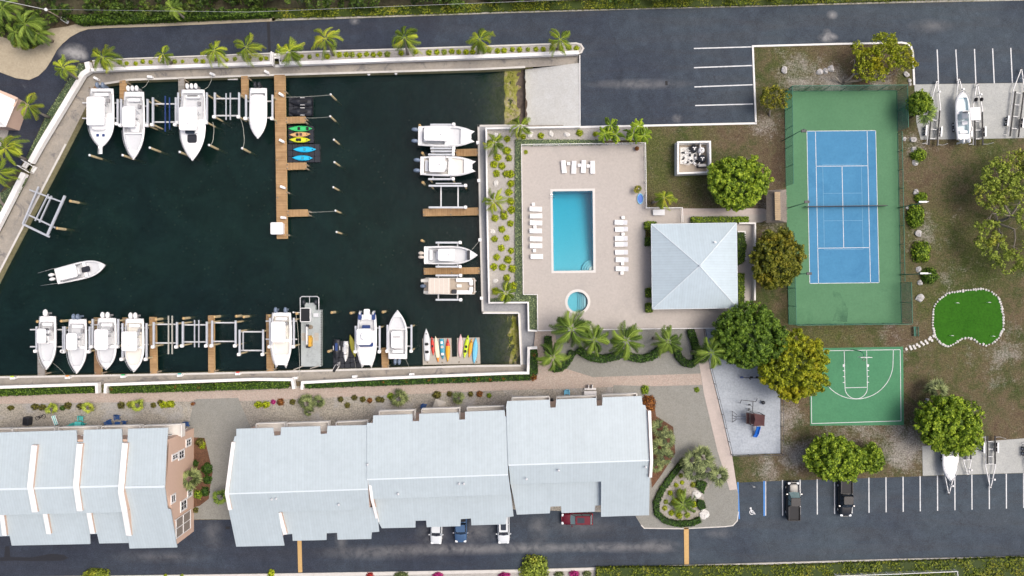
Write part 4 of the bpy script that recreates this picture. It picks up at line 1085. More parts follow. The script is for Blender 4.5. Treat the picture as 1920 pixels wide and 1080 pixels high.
# screened porch panel on the end wall
mb = MB()
for y in (-34.2, -35.6, -37.0): mb.box((X + .08, y, 3.7), (.1, .1, 5.0 if y > -36 else 4.2))
for z in (1.4, 3.7, 5.9): mb.box((X + .085, -35.6, z), (.1, 2.9, .12))
mb.build('porch_screen', M['white_paint'], rtl, True)
mb = MB(); mb.box((X + .045, -35.6, 3.6), (.03, 2.8, 4.4)); mb.build('porch_mesh', M['thatch_grey'], rtl, True)
# --- house corner at the left edge by the road
rt = root('pink_house', 'pink cottage with a white roof cut off by the left edge of the photo', 'house', (*P(-30, 210)[:2], 0))
mb = MB(); mb.prism(px_poly([(-90, 160), (-8, 166), (27, 185), (8, 236), (-90, 232)], 3.2), 0, 3.0); mb.build('wall', M['stucco_pink'], rt, True)
mb = MB()
a = [P(-120, 130, 3.2), P(0, 172, 3.2), P(32, 187, 3.2), P(11, 238, 3.2), P(-120, 236, 3.2)]; r_ = [P(-120, 185, 5.0), P(-20, 204, 5.0)]
mb.add([*a, *r_], [(0, 5, 6, 1), (1, 6, 2), (2, 6, 3), (3, 6, 5, 4), (0, 1, 2, 3, 4)][:4])
mb.build('roof', M['white_paint'], rt, True)
mb = MB(); mb.bar(P(-4, 172, 3.25), P(32, 187, 3.25), .7, .1); mb.bar(P(32, 187, 3.25), P(26, 200, 3.25), .3, .1); mb.build('roof_edge', M['stucco_pink'], rt, True)
# --- pavilion
rt = root('pavilion', 'square pool pavilion with a white four-sided metal roof', 'pavilion', (*P(1302, 498, 3)[:2], 0))
e = [P(1221.5, 420.5, 3), P(1381, 418, 3), P(1383, 577, 3), P(1223.5, 579.5, 3)]; ap = P(1312, 498.5, 5.9)
for k, (i, j) in enumerate(((0, 1), (1, 2), (2, 3), (3, 0))):
 mb = MB(); mb.add([e[i], ap, e[j], e[i] - Vector((0, 0, .18)), e[j] - Vector((0, 0, .18))], [(0, 2, 1) if False else (2, 1, 0), (0, 3, 4, 2)])
 mb.build('roof', M['pav_metal_ns' if k % 2 == 0 else 'pav_metal_ew'], rt, True)
mb = MB()
for p in e: mb.bar(p + (ap - p) * .004 + Vector((0, 0, .02)), ap + Vector((0, 0, .02)), .13, .05)
for i in range(4): mb.bar(e[i] + Vector((0, 0, -.1)), e[(i + 1) % 4] + Vector((0, 0, -.101)), .12, .18)
mb.lathe([(.2, -.05), (.16, .12), (.02, .2)], ap, 8)
mb.build('hip_cap', M['roof_trim'], rt, True)
mb = MB()
c0 = (e[0] + e[2]) / 2
mb.prism([(c0.x - 5.2, c0.y + 5.2), (c0.x + 5.2, c0.y + 5.2), (c0.x + 5.2, c0.y - 3.4), (c0.x - 3.0, c0.y - 3.4), (c0.x - 5.2, c0.y - 1.5)], .1, 2.75)
mb.build('wall', M['stucco_pink'], rt, True)
for (a, b) in ((-5.9, -5.9), (5.9, -5.9), (-5.9, 5.9), (5.9, 5.9), (-5.9, 0), (0, -5.9), (5.9, 0)):
 mb = MB(); mb.box((c0.x + a, c0.y + b, 1.48), (.3, .3, 2.75)); mb.build('column', M['stucco_white'], rt, True)
mb = MB(); p = P(1340, 454, 4.5); mb.lathe([(.1, -.2), (.1, .3), (.15, .36)], p, 8); mb.build('roof_vent', M['galvanised'], rt, True)
# walls east of the pavilion
wallrun('patio_wall', 'low white-capped wall of the patio behind the pavilion', [(1382, 419.5), (1412, 419.5), (1411.5, 563)], .22, 1.0)
wallrun('planter_wall', 'short white planter wall against the right side of the pavilion', [(1382, 434.5), (1395.5, 434.5), (1396.5, 488)], .2, .4)
# ================================================================ FENCES
def rail_fence(name, label, pts, h=1.15, z0=0.1, pitch=1.9, w=.07, mat='white_paint', pickets=True, top=.08):
 W_ = [P(a, b) for a, b in pts]
 rt = root(name, label, 'fence', (W_[0].x, W_[0].y, 0))
 rl = MB(); pk = MB()
 for a, b in zip(W_, W_[1:]):
  rl.bar(a + Vector((0, 0, z0 + h)), b + Vector((0, 0, z0 + h)), top, top * .8); rl.bar(a + Vector((0, 0, z0 + .15)), b + Vector((0, 0, z0 + .15)), .05)
  L = (b - a).length; n = max(1, round(L / pitch))
  if pickets:
   m = int(L / .22)
   for k in range(m): 
    p = a.lerp(b, (k + .5) / m); pk.box((p.x, p.y, z0 + h / 2), (.03, .03, h - .1))
 rl.build('rail', M[mat], rt, True)
 if pickets: pk.build('picket', M[mat], rt, True)
 for a, b in zip(W_, W_[1:]):
  L = (b - a).length; n = max(1, round(L / pitch))
  for k in range(n):
   p = a.lerp(b, k / n)
   ps = MB(); ps.box((0, 0, (z0 + h + .08) / 2), (w, w, z0 + h + .08)); o = ps.build('post', M[mat], rt); o.location = p - Vector(rt.location)
 return rt
rail_fence('pool_fence', 'white picket fence round the left and top sides of the pool deck', [(1008, 619), (1007, 552), (981, 552), (977.5, 274), (1207, 271)], 1.15)
rail_fence('pool_fence', 'white picket fence between the pool deck and the lawn with the pump enclosure', [(1207.5, 271), (1209.5, 391), (1276, 391), (1277, 418)], 1.15)
rail_fence('pool_fence', 'white picket fence along the lower edge of the pool deck above the palms', [(1009, 619.5), (1250, 615.3), (1400, 614)], 1.15)
rail_fence('playground_fence', 'dark metal fence round the pale sand playground', [(1319, 617), (1331, 690), (1353, 776), (1370.5, 852), (1464, 850), (1463.5, 746)], 1.2, 0, 2.4, .06, 'black_plastic', False, .06)
# mesh infill for the playground
def mesh_mat(name, col, pitch, a0):
 m, nt, b = nodes_mat(name)
 b.inputs['Base Color'].default_value = (*col, 1); b.inputs['Roughness'].default_value = .7; b.inputs['Alpha'].default_value = a0
 MATS[name] = m
mesh_mat('windscreen', (0.11, 0.33, 0.25), .1, 0.5)
mesh_mat('chainlink', (0.12, 0.28, 0.22), .1, 0.25)
def screen_fence(label, pts, h, scr, scr_h0=0.1, pitch=3.0):
 W_ = [P(a, b) for a, b in pts]
 rt = root('court_fence', label, 'fence', (W_[0].x, W_[0].y, 0))
 f = MB(); s_ = MB()
 for a, b in zip(W_, W_[1:]):
  L = (b - a).length; n = max(1, round(L / pitch))
  f.bar(a + Vector((0, 0, h)), b + Vector((0, 0, h)), .07); f.bar(a + Vector((0, 0, .12)), b + Vector((0, 0, .12)), .05)
  for k in range(n):
   p = a.lerp(b, k / n); ps = MB(); ps.tube([(0, 0, 0), (0, 0, h + .05)], .045, 6); o = ps.build('post', M['fence_green'], rt); o.location = p - Vector(rt.location)
  d = (b - a).normalized() * .05
  s_.add([a + Vector((0, 0, scr_h0)), b + Vector((0, 0, scr_h0)), b + Vector((0, 0, h - .05)), a + Vector((0, 0, h - .05))], [(0, 1, 2, 3)])
 f.build('rail', M['fence_green'], rt, True); s_.build('screen_mesh', M[scr], rt, True)
screen_fence('tall green screened fence across the top end of the tennis court', [(1471, 171.5), (1681, 169.8)], 3.0, 'windscreen')
screen_fence('tall dark green screened fence round the top right corner of the tennis court', [(1681, 171), (1682.5, 247)], 3.0, 'windscreen')
screen_fence('low green mesh fence along the right side of the tennis court', [(1682.5, 250), (1684, 320), (1688, 528)], 1.3, 'chainlink')
screen_fence('tall green screened fence round the lower right corner of the tennis court', [(1688, 530), (1690, 604.5)], 3.0, 'windscreen')
screen_fence('green fence across the lower end of the tennis court', [(1689.5, 606), (1479, 608)], 3.0, 'windscreen')
screen_fence('green screened fence on the upper left side of the tennis court', [(1471, 173), (1473, 350)], 3.0, 'windscreen')
screen_fence('green screened fence on the lower left side of the tennis court', [(1475, 440), (1478.5, 607)], 3.0, 'windscreen')
rail_fence('metal_fence', 'white metal fence along the bottom hedge at the right', [(1558, 1077), (1560, 1072), (1680, 1068), (1783, 1063.5), (1784, 1078)], 1.6, 0, 2.2, .08)
# ================================================================ SPORTS
rt = root('tennis_net', 'dark tennis net with white tape across the blue court', 'net', (*P(1581, 387.5)[:2], 0))
A, B = P(1506, 388.5), P(1658, 386.5)
mb = MB(); mb.bar(A + Vector((0, 0, .55)), B + Vector((0, 0, .55)), .03, .9); mb.build('mesh', M['black_soft'], rt, True)
mb = MB(); mb.bar(A + Vector((0, 0, 1.02)), B + Vector((0, 0, 1.02)), .08, .07); mb.build('tape', M['black_plastic'], rt, True)
for p in (A, B):
 mb = MB(); mb.tube([p, p + Vector((0, 0, 1.12))], .05, 8); mb.build('post', M['fence_green'], rt, True)
def floodlight(label, base, head, z=8.0):
 b = P(*base); h = P(*head, z)
 rt = root('court_light', label, 'floodlight', b, 0, 'floodlights of the tennis court')
 mb = MB(); mb.tube([b, Vector((b.x, b.y, z)), ], [.08, .05], 8); mb.build('pole', M['fence_green'], rt, True)
 mb = MB(); mb.tube([Vector((b.x, b.y, z - .1)), h], .04, 6); mb.build('arm', M['black_plastic'], rt, True)
 mb = MB(); mb.rbox((h.x, h.y, z), (.75, .4, .18), .08); mb.build('lamp_head', M['black_plastic'], rt, True)
floodlight('dark floodlight over the upper left corner of the blue court', (1467, 264), (1507, 245.5))
floodlight('dark floodlight at the left end of the tennis net', (1474, 391), (1513, 378.5))
floodlight('dark floodlight over the lower left corner of the blue court', (1476, 515), (1517, 513))
def lamp_r(label, base, head, z=8.0):
 b = P(*base); h = P(*head, z)
 rt = root('court_light', label, 'floodlight', b, 0, 'floodlights of the tennis court')
 mb = MB(); mb.tube([b, Vector((b.x, b.y, z))], [.08, .05], 8); mb.build('pole', M['fence_green'], rt, True)
 mb = MB(); mb.tube([Vector((b.x, b.y, z)), h], .06, 6); mb.build('arm', M['galvanised'], rt, True)
 mb = MB(); mb.rbox((h.x - .5, h.y, z), (1.2, .25, .16), .08); mb.build('lamp_head', M['galvanised'], rt, True)
lamp_r('grey floodlight arm over the shrubs level with the tennis net', (1683, 390), (1737, 378.5))
lamp_r('grey floodlight arm over the lowest shrub beside the tennis court', (1687, 515), (1739, 512.5))
# basketball hoop
rt = root('basketball_hoop', 'basketball hoop with white backboard on a bent dark pole', 'basketball hoop', P(1606, 655))
b = P(1597, 655.5); 
mb = MB(); t = P(1620, 668, 3.0)
mb.tube([b, b + Vector((0, 0, 2.6)), Vector((b.x + .25, b.y - .3, 3.1)), t], .07, 8); mb.build('pole', M['fence_green'], rt, True)
mb = MB(); mb.box(t + Vector((0, -.12, .25)), (1.75, .06, 1.05)); mb.build('backboard', M['white_paint'], rt, True)
mb = MB(); c = t + Vector((0, -.5, 0)); mb.tube([c + Vector((.24 * math.cos(k * .5236), .24 * math.sin(k * .5236), 0)) for k in range(13)], .02, 5); mb.build('rim', M['leaf_rust'], rt, True)
mb = MB()
for k in range(8):
 a = k * .785; mb.bar(c + Vector((.23 * math.cos(a), .23 * math.sin(a), 0)), c + Vector((.14 * math.cos(a + .3), .14 * math.sin(a + .3), -.42)), .025)
mb.build('net', M['white_paint'], rt, True)
# putting green
cp = [(1750, 590), (1752, 575), (1762, 562), (1776, 551.5), (1795, 547.5), (1820, 545), (1842, 542.5), (1858, 548), (1870, 558), (1876, 575), (1880, 600), (1879, 617), (1871, 633), (1859, 643), (1848, 646.5), (1836, 643), (1826, 636), (1815, 632.5), (1803, 634.5), (1792, 642), (1777, 648.5), (1764, 643), (1755, 632), (1750, 615)]
sheet('putting_green', cp, -.01, .09, M['putting'])
rndr = random.Random(11)
def rockmesh(seed, r=(1, 1, .7), n=9, m=6):
 rr = random.Random(seed); mb = MB(); mb.ell((0, 0, 0), r, n, m, .22, rr, -.35); return mb
RK = [rockmesh(s).mesh('rock%d' % s) for s in range(4)]
for me in RK: me.materials.append(M['rock_white'])
RG = [rockmesh(s + 9).mesh('boulder%d' % s) for s in range(4)]
for me in RG: me.materials.append(M['rock'])
loop = [P(a, b) for a, b in cp]; cen = sum(loop, Vector()) / len(loop)
seg = []; 
for i in range(len(loop)):
 a, b = loop[i], loop[(i + 1) % len(loop)]; n = max(1, int((b - a).length / .36))
 for k in range(n): seg.append(a.lerp(b, k / n))
for i, p in enumerate(seg):
 o = bpy.data.objects.new('border_rock', RK[i % 4]); COL.objects.link(o)
 d = (p - cen).normalized() * .1
 s = rndr.uniform(.13, .21); o.location = p + d + Vector((rndr.uniform(-.05, .05), rndr.uniform(-.05, .05), .08)); o.scale = (s * rndr.uniform(.9, 1.3), s, s * .8); o.rotation_euler = (0, 0, rndr.uniform(0, 6))
 tag(o, 'small whitish rock in the border round the putting green', 'rock', 'rocks edging the putting green')
for i, (a, b, w) in enumerate(((1789, 568, ''), (1848, 567, ''), (1779, 629, ''), (1856, 630, ''))):
 p = P(a, b); nm = ['upper left', 'upper right', 'lower left', 'lower right'][i]
 rt = root('golf_flag', 'small white cup flag in the %s of the putting green' % nm, 'golf flag', p, 0, 'cup flags on the putting green')
 mb = MB(); mb.tube([(0, 0, .05), (0, 0, .75)], .025, 6); mb.build('pin', M['white_paint'], rt)
 mb = MB(); mb.box((.17, .03, .62), (.34, .05, .2), -.25); mb.build('flag', M['white_paint'], rt)
st = [(1699, 654.5), (1706, 650), (1708, 654), (1713, 649), (1715, 652.5), (1719, 646), (1723, 649), (1727, 642), (1731, 645.5), (1735, 639.5), (1738, 643), (1742, 636), (1747, 638), (1744, 633), (1750, 630)]
for i, (a, b) in enumerate(st):
 mb = MB(); mb.rbox((0, 0, .05), (.34, .42, .12), .07); o = mb.build('stepping_stone', M['rock_white']); o.location = P(a, b); o.rotation_euler = (0, 0, .4 + rndr.uniform(-.3, .3))
 tag(o, 'pale square stepping stone between putting green and basketball court', 'stepping stone', 'stepping stones to the putting green')
# green bench beside the courts
rt = root('park_bench', 'dark green bench on the grass right of the tennis court', 'bench', P(1713.5, 621), R(2))
mb = MB()
for k in range(3): mb.box((-.2 + .14 * k, 0, .44), (.11, 1.5, .04))
mb.build('seat', M['fence_green'], rt)
mb = MB()
for k in range(2): mb.box((.26, 0, .6 + .18 * k), (.04, 1.5, .11))
mb.build('backrest', M['fence_green'], rt)
for y in (-.6, .6):
 mb = MB(); mb.box((-.18, y, .21), (.06, .06, .42)); mb.box((.24, y, .42), (.06, .06, .84)); mb.build('leg', M['fence_green'], rt)
# boulders
bd = [(1470, 132, .62, 'pale boulder on the lawn near the small tree left of the tennis court top'), (1536, 135, .5, 'left boulder of the cluster above the tennis court'), (1547.5, 133.5, .5, 'middle boulder of the cluster above the tennis court'), (1557, 129, .58, 'right boulder of the cluster above the tennis court'),
      (1699, 140, .52, 'grey boulder at the corner of the upper lawn and the right car park'), (1705, 151, .3, 'small stone below the boulder at the upper car park corner'), (1706, 158, .28, 'smallest stone at the top right tennis court corner'),
      (1713, 281, .5, 'flat boulder above the first round shrub by the court'), (1712, 262, .55, 'boulder at the corner of the upper trailer pad'), (1695, 261, .32, 'white stone against the fence by the upper trailer pad'), (1716, 305, .5, 'boulder just below the first round shrub by the court'), (1717, 361, .55, 'light boulder above the second round shrub by the court'),
      (1701, 390, .28, 'little stone against the court fence at net height'), (1721, 438, .58, 'grey boulder between the long shrub and the big round shrub'), (1722, 505, .5, 'boulder left above the lowest round shrub'), (1724, 530, .48, 'boulder left below the lowest round shrub'), (1724, 558, .62, 'lone boulder below the shrubs beside the tennis court corner'),
      (1738, 749, .3, 'small stone left of the fan palm on the right lawn'), (1737, 757, .3, 'dark little stone under the fan palm on the right lawn'), (1738, 747, .0, ''), (1736, 830 - 80, .0, '')]
for i, (a, b, r, l) in enumerate(bd):
 if r == 0: continue
 o = bpy.data.objects.new('boulder', RG[i % 4]); COL.objects.link(o); o.location = P(a, b) + Vector((0, 0, .05)); o.scale = (r, r * rndr.uniform(.8, 1.1), r * .9); o.rotation_euler = (0, 0, rndr.uniform(0, 6))
 tag(o, l, 'boulder', 'boulders on the lawn')
# ================================================================ VEGETATION
def leaf_obj(name, C_, Nn, size, tint, mat, parent=None, asp=0.62, stretch=None, loc=None):
 me = leaf_mesh(name, C_, Nn, size, tint, asp, stretch)
 return link(name, me, M[mat], parent)
def leaf_mesh(name, C_, Nn, size, tint, asp=0.62, stretch=None, extra=None):
 n = len(C_); rs = np.random.RandomState(n % 9973)
 Nn = Nn / np.maximum(1e-6, np.linalg.norm(Nn, axis=1))[:, None]
 r = rs.normal(size=(n, 3)) if stretch is None else stretch + rs.normal(size=(n, 3)) * .15
 u = np.cross(Nn, np.cross(r, Nn)); u /= np.maximum(1e-6, np.linalg.norm(u, axis=1))[:, None]
 w = np.cross(Nn, u)
 s = (size if hasattr(size, '__len__') else np.full(n, size))[:, None]
 a = C_ + u * s; b = C_ + w * s * asp; c = C_ - u * s; d = C_ - w * s * asp
 V = np.stack([a, b, c, d], axis=1).reshape(-1, 3)
 F = np.arange(4 * n).reshape(n, 4)
 tint = np.asarray(tint, dtype=np.float64)
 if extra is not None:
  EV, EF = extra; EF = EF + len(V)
  V = np.vstack([V, EV]); F = np.vstack([F, EF]); tint = np.concatenate([tint, np.zeros(len(EF))])  # inner core takes the darkest tint: shade between leaves put into colour
 me = bpy.data.meshes.new(name)
 me.vertices.add(len(V)); me.vertices.foreach_set('co', V.astype(np.float32).ravel())
 me.loops.add(F.size); me.loops.foreach_set('vertex_index', F.astype(np.int32).ravel())
 me.polygons.add(len(F)); me.polygons.foreach_set('loop_start', np.arange(0, F.size, 4, dtype=np.int32))
 me.polygons.foreach_set('loop_total', np.full(len(F), 4, dtype=np.int32))
 me.update(calc_edges=True)
 at = me.attributes.new('tint', 'FLOAT', 'FACE'); at.data.foreach_set('value', tint.astype(np.float32))
 return me
def unit(n, rs, zmin=-1.0):
 d = rs.normal(size=(int(n * 2.6) + 20, 3)); d /= np.linalg.norm(d, axis=1)[:, None]
 d = d[d[:, 2] > zmin][:n]
 return d
def crown_pts(rx, ry, rz, nc, nl, cr, seed, lump=.16, sparse=0.0):
 rs = np.random.RandomState(seed)
 d = unit(nc, rs, -.45); nc = len(d)
 lob = unit(7, rs, -.3)
 k = 1 + lump * (np.max(d @ lob.T, axis=1) ** 6 - .45)
 shell = rs.uniform(.70, .98, nc); shell[rs.rand(nc) < .25] *= .75
 cc = d * shell[:, None] * k[:, None] * np.array([rx, ry, rz])
 cs = cr * rs.uniform(.65, 1.3, nc)
 ct = rs.uniform(-.2, .2, nc)
 C_, Nn, T = [], [], []
 for i in range(nc):
  m = int(nl * (cs[i] / cr) ** 2 * (1 - sparse * rs.rand()))
  e = unit(m, rs, -.5); m = len(e)
  rad = cs[i] * rs.uniform(.45, 1.05, m)
  p = cc[i] + e * rad[:, None] * np.array([1, 1, .75])
  C_.append(p); Nn.append(e + rs.normal(size=(m, 3)) * .5 + np.array([0, 0, .35]))
  T.append(np.clip(.50 + ct[i] + rs.uniform(-.34, .34, m) + .12 * e[:, 2], 0, 1))  # upper leaves of each clump tinted lighter: top light put into colour
 return np.vstack(C_), np.vstack(Nn), np.concatenate(T)
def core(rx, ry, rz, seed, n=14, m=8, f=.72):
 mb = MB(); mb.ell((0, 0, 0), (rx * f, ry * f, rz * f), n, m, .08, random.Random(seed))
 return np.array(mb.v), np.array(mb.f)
def limbs(base, top, spread, n, r0, rnd, twig=True):
 mb = MB()
 b, t = Vector(base), Vector(top)
 fork = b.lerp(t, .45)
 mb.tube([b, b.lerp(fork, .5) + Vector((rnd.uniform(-.15, .15), rnd.uniform(-.15, .15), 0)), fork], [r0, r0 * .8, r0 * .65], 8)
 for k in range(n):
  a = 2 * math.pi * k / n + rnd.uniform(-.4, .4)
  e = Vector((t.x + math.cos(a) * spread[0] * rnd.uniform(.5, .85), t.y + math.sin(a) * spread[1] * rnd.uniform(.5, .85), t.z + rnd.uniform(-.1, .5)))
  m = fork.lerp(e, .5) + Vector((rnd.uniform(-.2, .2), rnd.uniform(-.2, .2), -.25))
  mb.tube([fork, m, e], [r0 * .5, r0 * .32, r0 * .12], 6)
  if twig:
   for q_ in range(3):
    s_ = m.lerp(e, rnd.uniform(.1, .8)); e2 = s_ + Vector((rnd.uniform(-1, 1), rnd.uniform(-1, 1), rnd.uniform(.1, .8)))
    mb.tube([s_, e2], [r0 * .18, r0 * .05], 5)
 return mb
def tree(label, px, py, rpx, z, rz, mat, seed, dense=1.0, name='broadleaf_tree', trunk='trunk_dark', base=None, sparse=0, ls=.16, cr=.40, group=None, cf=.66, lump=.2):
 c = P(px, py, z); k = (H - z) / H / S
 rx, ry = (rpx if hasattr(rpx, '__len__') else (rpx, rpx)); rx *= k; ry *= k
 b = P(*base) if base else Vector((c.x, c.y, 0))
 rt = root(name, label, 'tree', b, 0, group)
 rnd = random.Random(seed)
 area = rx * ry + (rx + ry) / 2 * rz
 nc = int(10 * area / (cr * cr * 2.1) * .60 * dense) + 14
 C_, Nn, T = crown_pts(rx - cr * .5, ry - cr * .5, rz - cr * .3, nc, int(80 * dense * (cr / .62) ** 2 * (.21 / ls) ** 1.6), cr, seed, sparse=sparse, lump=lump)
 off = np.array(c - b)
 ex = None
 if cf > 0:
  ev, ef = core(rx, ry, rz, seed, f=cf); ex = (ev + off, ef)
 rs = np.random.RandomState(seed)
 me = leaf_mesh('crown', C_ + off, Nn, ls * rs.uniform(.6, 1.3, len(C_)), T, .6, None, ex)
 link('crown', me, M[mat], rt)
 mb = limbs((0, 0, 0), tuple(c - b - Vector((0, 0, rz * .3))), (rx, ry), 6, .10 + .03 * (rx + ry) / 2, rnd)
 mb.build('trunk', M[trunk], rt)
 return rt
BT = 'broadleaf trees on the lawns'
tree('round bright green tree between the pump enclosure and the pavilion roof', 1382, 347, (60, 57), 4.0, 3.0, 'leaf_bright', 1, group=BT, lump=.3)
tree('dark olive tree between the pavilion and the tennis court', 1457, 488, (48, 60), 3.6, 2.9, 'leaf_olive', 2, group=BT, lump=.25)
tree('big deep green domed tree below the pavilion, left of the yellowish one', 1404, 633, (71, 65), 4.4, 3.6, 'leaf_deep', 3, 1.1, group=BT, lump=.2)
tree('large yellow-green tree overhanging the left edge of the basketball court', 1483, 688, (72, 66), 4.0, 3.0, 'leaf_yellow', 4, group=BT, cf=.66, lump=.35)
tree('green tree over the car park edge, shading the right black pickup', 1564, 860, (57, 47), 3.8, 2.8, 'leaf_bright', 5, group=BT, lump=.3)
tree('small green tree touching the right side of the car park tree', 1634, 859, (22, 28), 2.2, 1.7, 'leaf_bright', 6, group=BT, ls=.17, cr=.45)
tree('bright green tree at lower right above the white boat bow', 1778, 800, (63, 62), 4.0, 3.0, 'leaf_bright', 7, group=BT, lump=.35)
tree('small thin yellowish tree beside the upper left corner of the tennis court', 1450, 184, (33, 25), 3.0, 1.3, 'leaf_olive', 8, .45, trunk='trunk', sparse=.6, cf=0, group=BT, base=(1443, 218))
# sprawling sparse trees
def sparse_tree(label, blobs, base, mat, seed, branches):
 b = P(*base); rt = root('sprawling_tree', label, 'tree', b, 0, 'thin-crowned sprawling trees')
 C_, Nn, T = [], [], []
 for i, (px, py, rp, z, dn) in enumerate(blobs):
  c = P(px, py, z) - b; k = (H - z) / H / S
  a, n_, t = crown_pts(rp * k * 1.02, rp * k * .95, rp * k * .5, int(36 * dn), 34, .38, seed + i, .3, .5)
  C_.append(a + np.array(c)); Nn.append(n_); T.append(t)
 C_ = np.vstack(C_); rs = np.random.RandomState(seed)
 link('crown', leaf_mesh('crown', C_, np.vstack(Nn), .14 * rs.uniform(.6, 1.3, len(C_)), np.concatenate(T), .55), M[mat], rt)
 mb = MB(); rnd = random.Random(seed)
 for br in branches:
  pts = [P(*p) - b for p in br[0]]
  fine = [pts[0]]
  for p, q_ in zip(pts, pts[1:]):
   for t in (.33, .66, 1): fine.append(p.lerp(q_, t) + Vector([rnd.uniform(-.15, .15) for _ in range(3)]) * (t < 1))
  n = len(fine); mb.tube(fine, [br[1] * (1 - .8 * i / (n - 1)) + .015 for i in range(n)], 6)
  for i in range(2, n):
   for _ in range(3):
    e = fine[i] + Vector((rnd.uniform(-1.1, 1.1), rnd.uniform(-1.1, 1.1), rnd.uniform(-.2, .7)))
    mb.tube([fine[i], fine[i].lerp(e, .5) + Vector((rnd.uniform(-.1, .1), rnd.uniform(-.1, .1), .05)), e], [.035, .022, .01], 5)
 mb.build('trunk', M['trunk'], rt)
sparse_tree('sprawling yellow-green tree with bare grey limbs above the tennis court', [(1657, 86, 26, 4, 1.5), (1665, 108, 34, 3.6, 2.2), (1690, 105, 24, 3.6, 1.4), (1632, 112, 26, 3.4, 1.5), (1625, 130, 22, 3, 1.2), (1670, 75, 14, 4, .8), (1608, 95, 16, 3.2, .7), (1706, 118, 12, 3.2, .6), (1645, 135, 22, 2.8, 1)],
   (1580, 157), 'leaf_yellow', 31, [(((1580, 157, 0), (1600, 140, 1.8), (1603, 110, 3)), .22), (((1580, 157, 0), (1620, 148, 1.0), (1670, 136, 2)), .2), (((1580, 157, 0), (1565, 143, 1.2), (1545, 140, 1.5)), .12), (((1600, 140, 1.8), (1640, 125, 2.8), (1660, 95, 3.8)), .14), (((1630, 145, 1), (1665, 143, 1.5), (1690, 128, 2.5)), .1)])
sparse_tree('big thin-crowned tree with tangled bare branches at the right edge of the lawn', [(1905, 310, 34, 5, 2.2), (1870, 325, 30, 5, 1.8), (1850, 360, 26, 4.6, 1.6), (1885, 355, 32, 5, 2), (1915, 350, 30, 5.4, 1.8), (1868, 385, 24, 4.6, 1.2), (1850, 430, 22, 4, 1.0), (1865, 465, 28, 4, 1.4), (1890, 490, 26, 4, 1.2), (1925, 480, 30, 4.4, 1.4), (1940, 400, 40, 5.4, 2), (1970, 330, 36, 5, 2), (1965, 450, 36, 5, 2), (1845, 455, 20, 3.5, .7), (1925, 300, 26, 5, 1.4)],
   (1868, 418), 'leaf_sparse', 51, [(((1868, 418, 0), (1895, 405, 2.5), (1915, 370, 4.5)), .28), (((1868, 418, 0), (1902, 430, 2.6), (1900, 480, 3.6)), .2), (((1868, 418, 0), (1870, 395, 2.4), (1850, 365, 4.0)), .18), (((1868, 418, 0), (1880, 440, 1.5), (1868, 470, 3.2)), .14), (((1895, 405, 2.5), (1935, 420, 4), (1965, 430, 4.6)), .18), (((1895, 405, 2.5), (1880, 370, 4), (1872, 330, 4.8)), .15), (((1895, 405, 2.5), (1860, 400, 3.5), (1848, 425, 3.8)), .1)])
# --- palms
def palm_crown_mesh(seed, L=2.7, nf=17, nl=27, w=.034, droop=.8, name='crown'):
 rnd = random.Random(seed); V, F, T = [], [], []
 def quad(a, b, c, d, t):
  i = len(V); V.extend([a, b, c, d]); F.append((i, i + 1, i + 2, i + 3)); T.append(t)
 for k in range(nf):
  az = 2 * math.pi * (k * .382) + rnd.uniform(-.25, .25)
  up = rnd.uniform(.05, .9) if k % 3 else rnd.uniform(.9, 1.5)
  l = L * rnd.uniform(.6, 1.12); dr = droop * rnd.uniform(.7, 1.3)
  dx, dy = math.cos(az), math.sin(az); bend = rnd.uniform(-1.1, 1.1)
  sp = []
  for i in range(13):
   s = i / 12; r = l * (s - .13 * s * s * up)
   aa = bend * s * s * .5
   sp.append(Vector((r * math.cos(az + aa), r * math.sin(az + aa), l * (.55 * up * s - dr * s * s * .9))))
  tb = rnd.uniform(.1, .8)
  if rnd.random() < .12: tb = 1
  side0 = Vector((-dy, dx, 0))
  for i in range(12):
   a, b = sp[i], sp[i + 1]; q_ = side0 * .028; quad(a - q_, b - q_, b + q_, a + q_, min(1, tb + .25))
  for i in range(nl):
   s = .14 + .86 * (i + .5) / nl; j = min(11, int(s * 12)); f = s * 12 - j
   p = sp[j].lerp(sp[j + 1], f); d = (sp[j + 1] - sp[j]).normalized(); side = d.cross(Vector((0, 0, 1))).normalized()
   ll = L * .235 * (math.sin(math.pi * min(1, s * .88 + .12)) ** .6 + .12) * rnd.uniform(.8, 1.15)
   for sg in (-1, 1):
    e = p + (side * sg * .55 + d * .95 + Vector((0, 0, -.35 - .5 * rnd.random()))) * ll
    m = p.lerp(e, .5) + Vector((0, 0, .06 * ll))
    ww = d * w
    quad(p - ww, p + ww, m + ww * 1.1, m - ww * 1.1, min(1, max(0, tb + rnd.uniform(-.2, .2))))
    quad(m - ww * 1.1, m + ww * 1.1, e + ww * .2, e - ww * .2, min(1, max(0, tb + rnd.uniform(-.1, .3))))
 me = bpy.data.meshes.new(name); me.from_pydata([tuple(v) for v in V], [], F)
 at = me.attributes.new('tint', 'FLOAT', 'FACE'); at.data.foreach_set('value', T)
 return me
PC = [palm_crown_mesh(s, nf=n) for s, n in ((1, 14), (2, 16), (3, 13), (4, 15), (5, 14))]
for me in PC: me.materials.append(M['leaf_palm'])
PD = [palm_crown_mesh(s + 20, L=3.0, nf=n, nl=32, w=.036) for s, n in ((1, 20), (2, 22), (3, 18))]
for me in PD: me.materials.append(M['leaf_palmdark'])
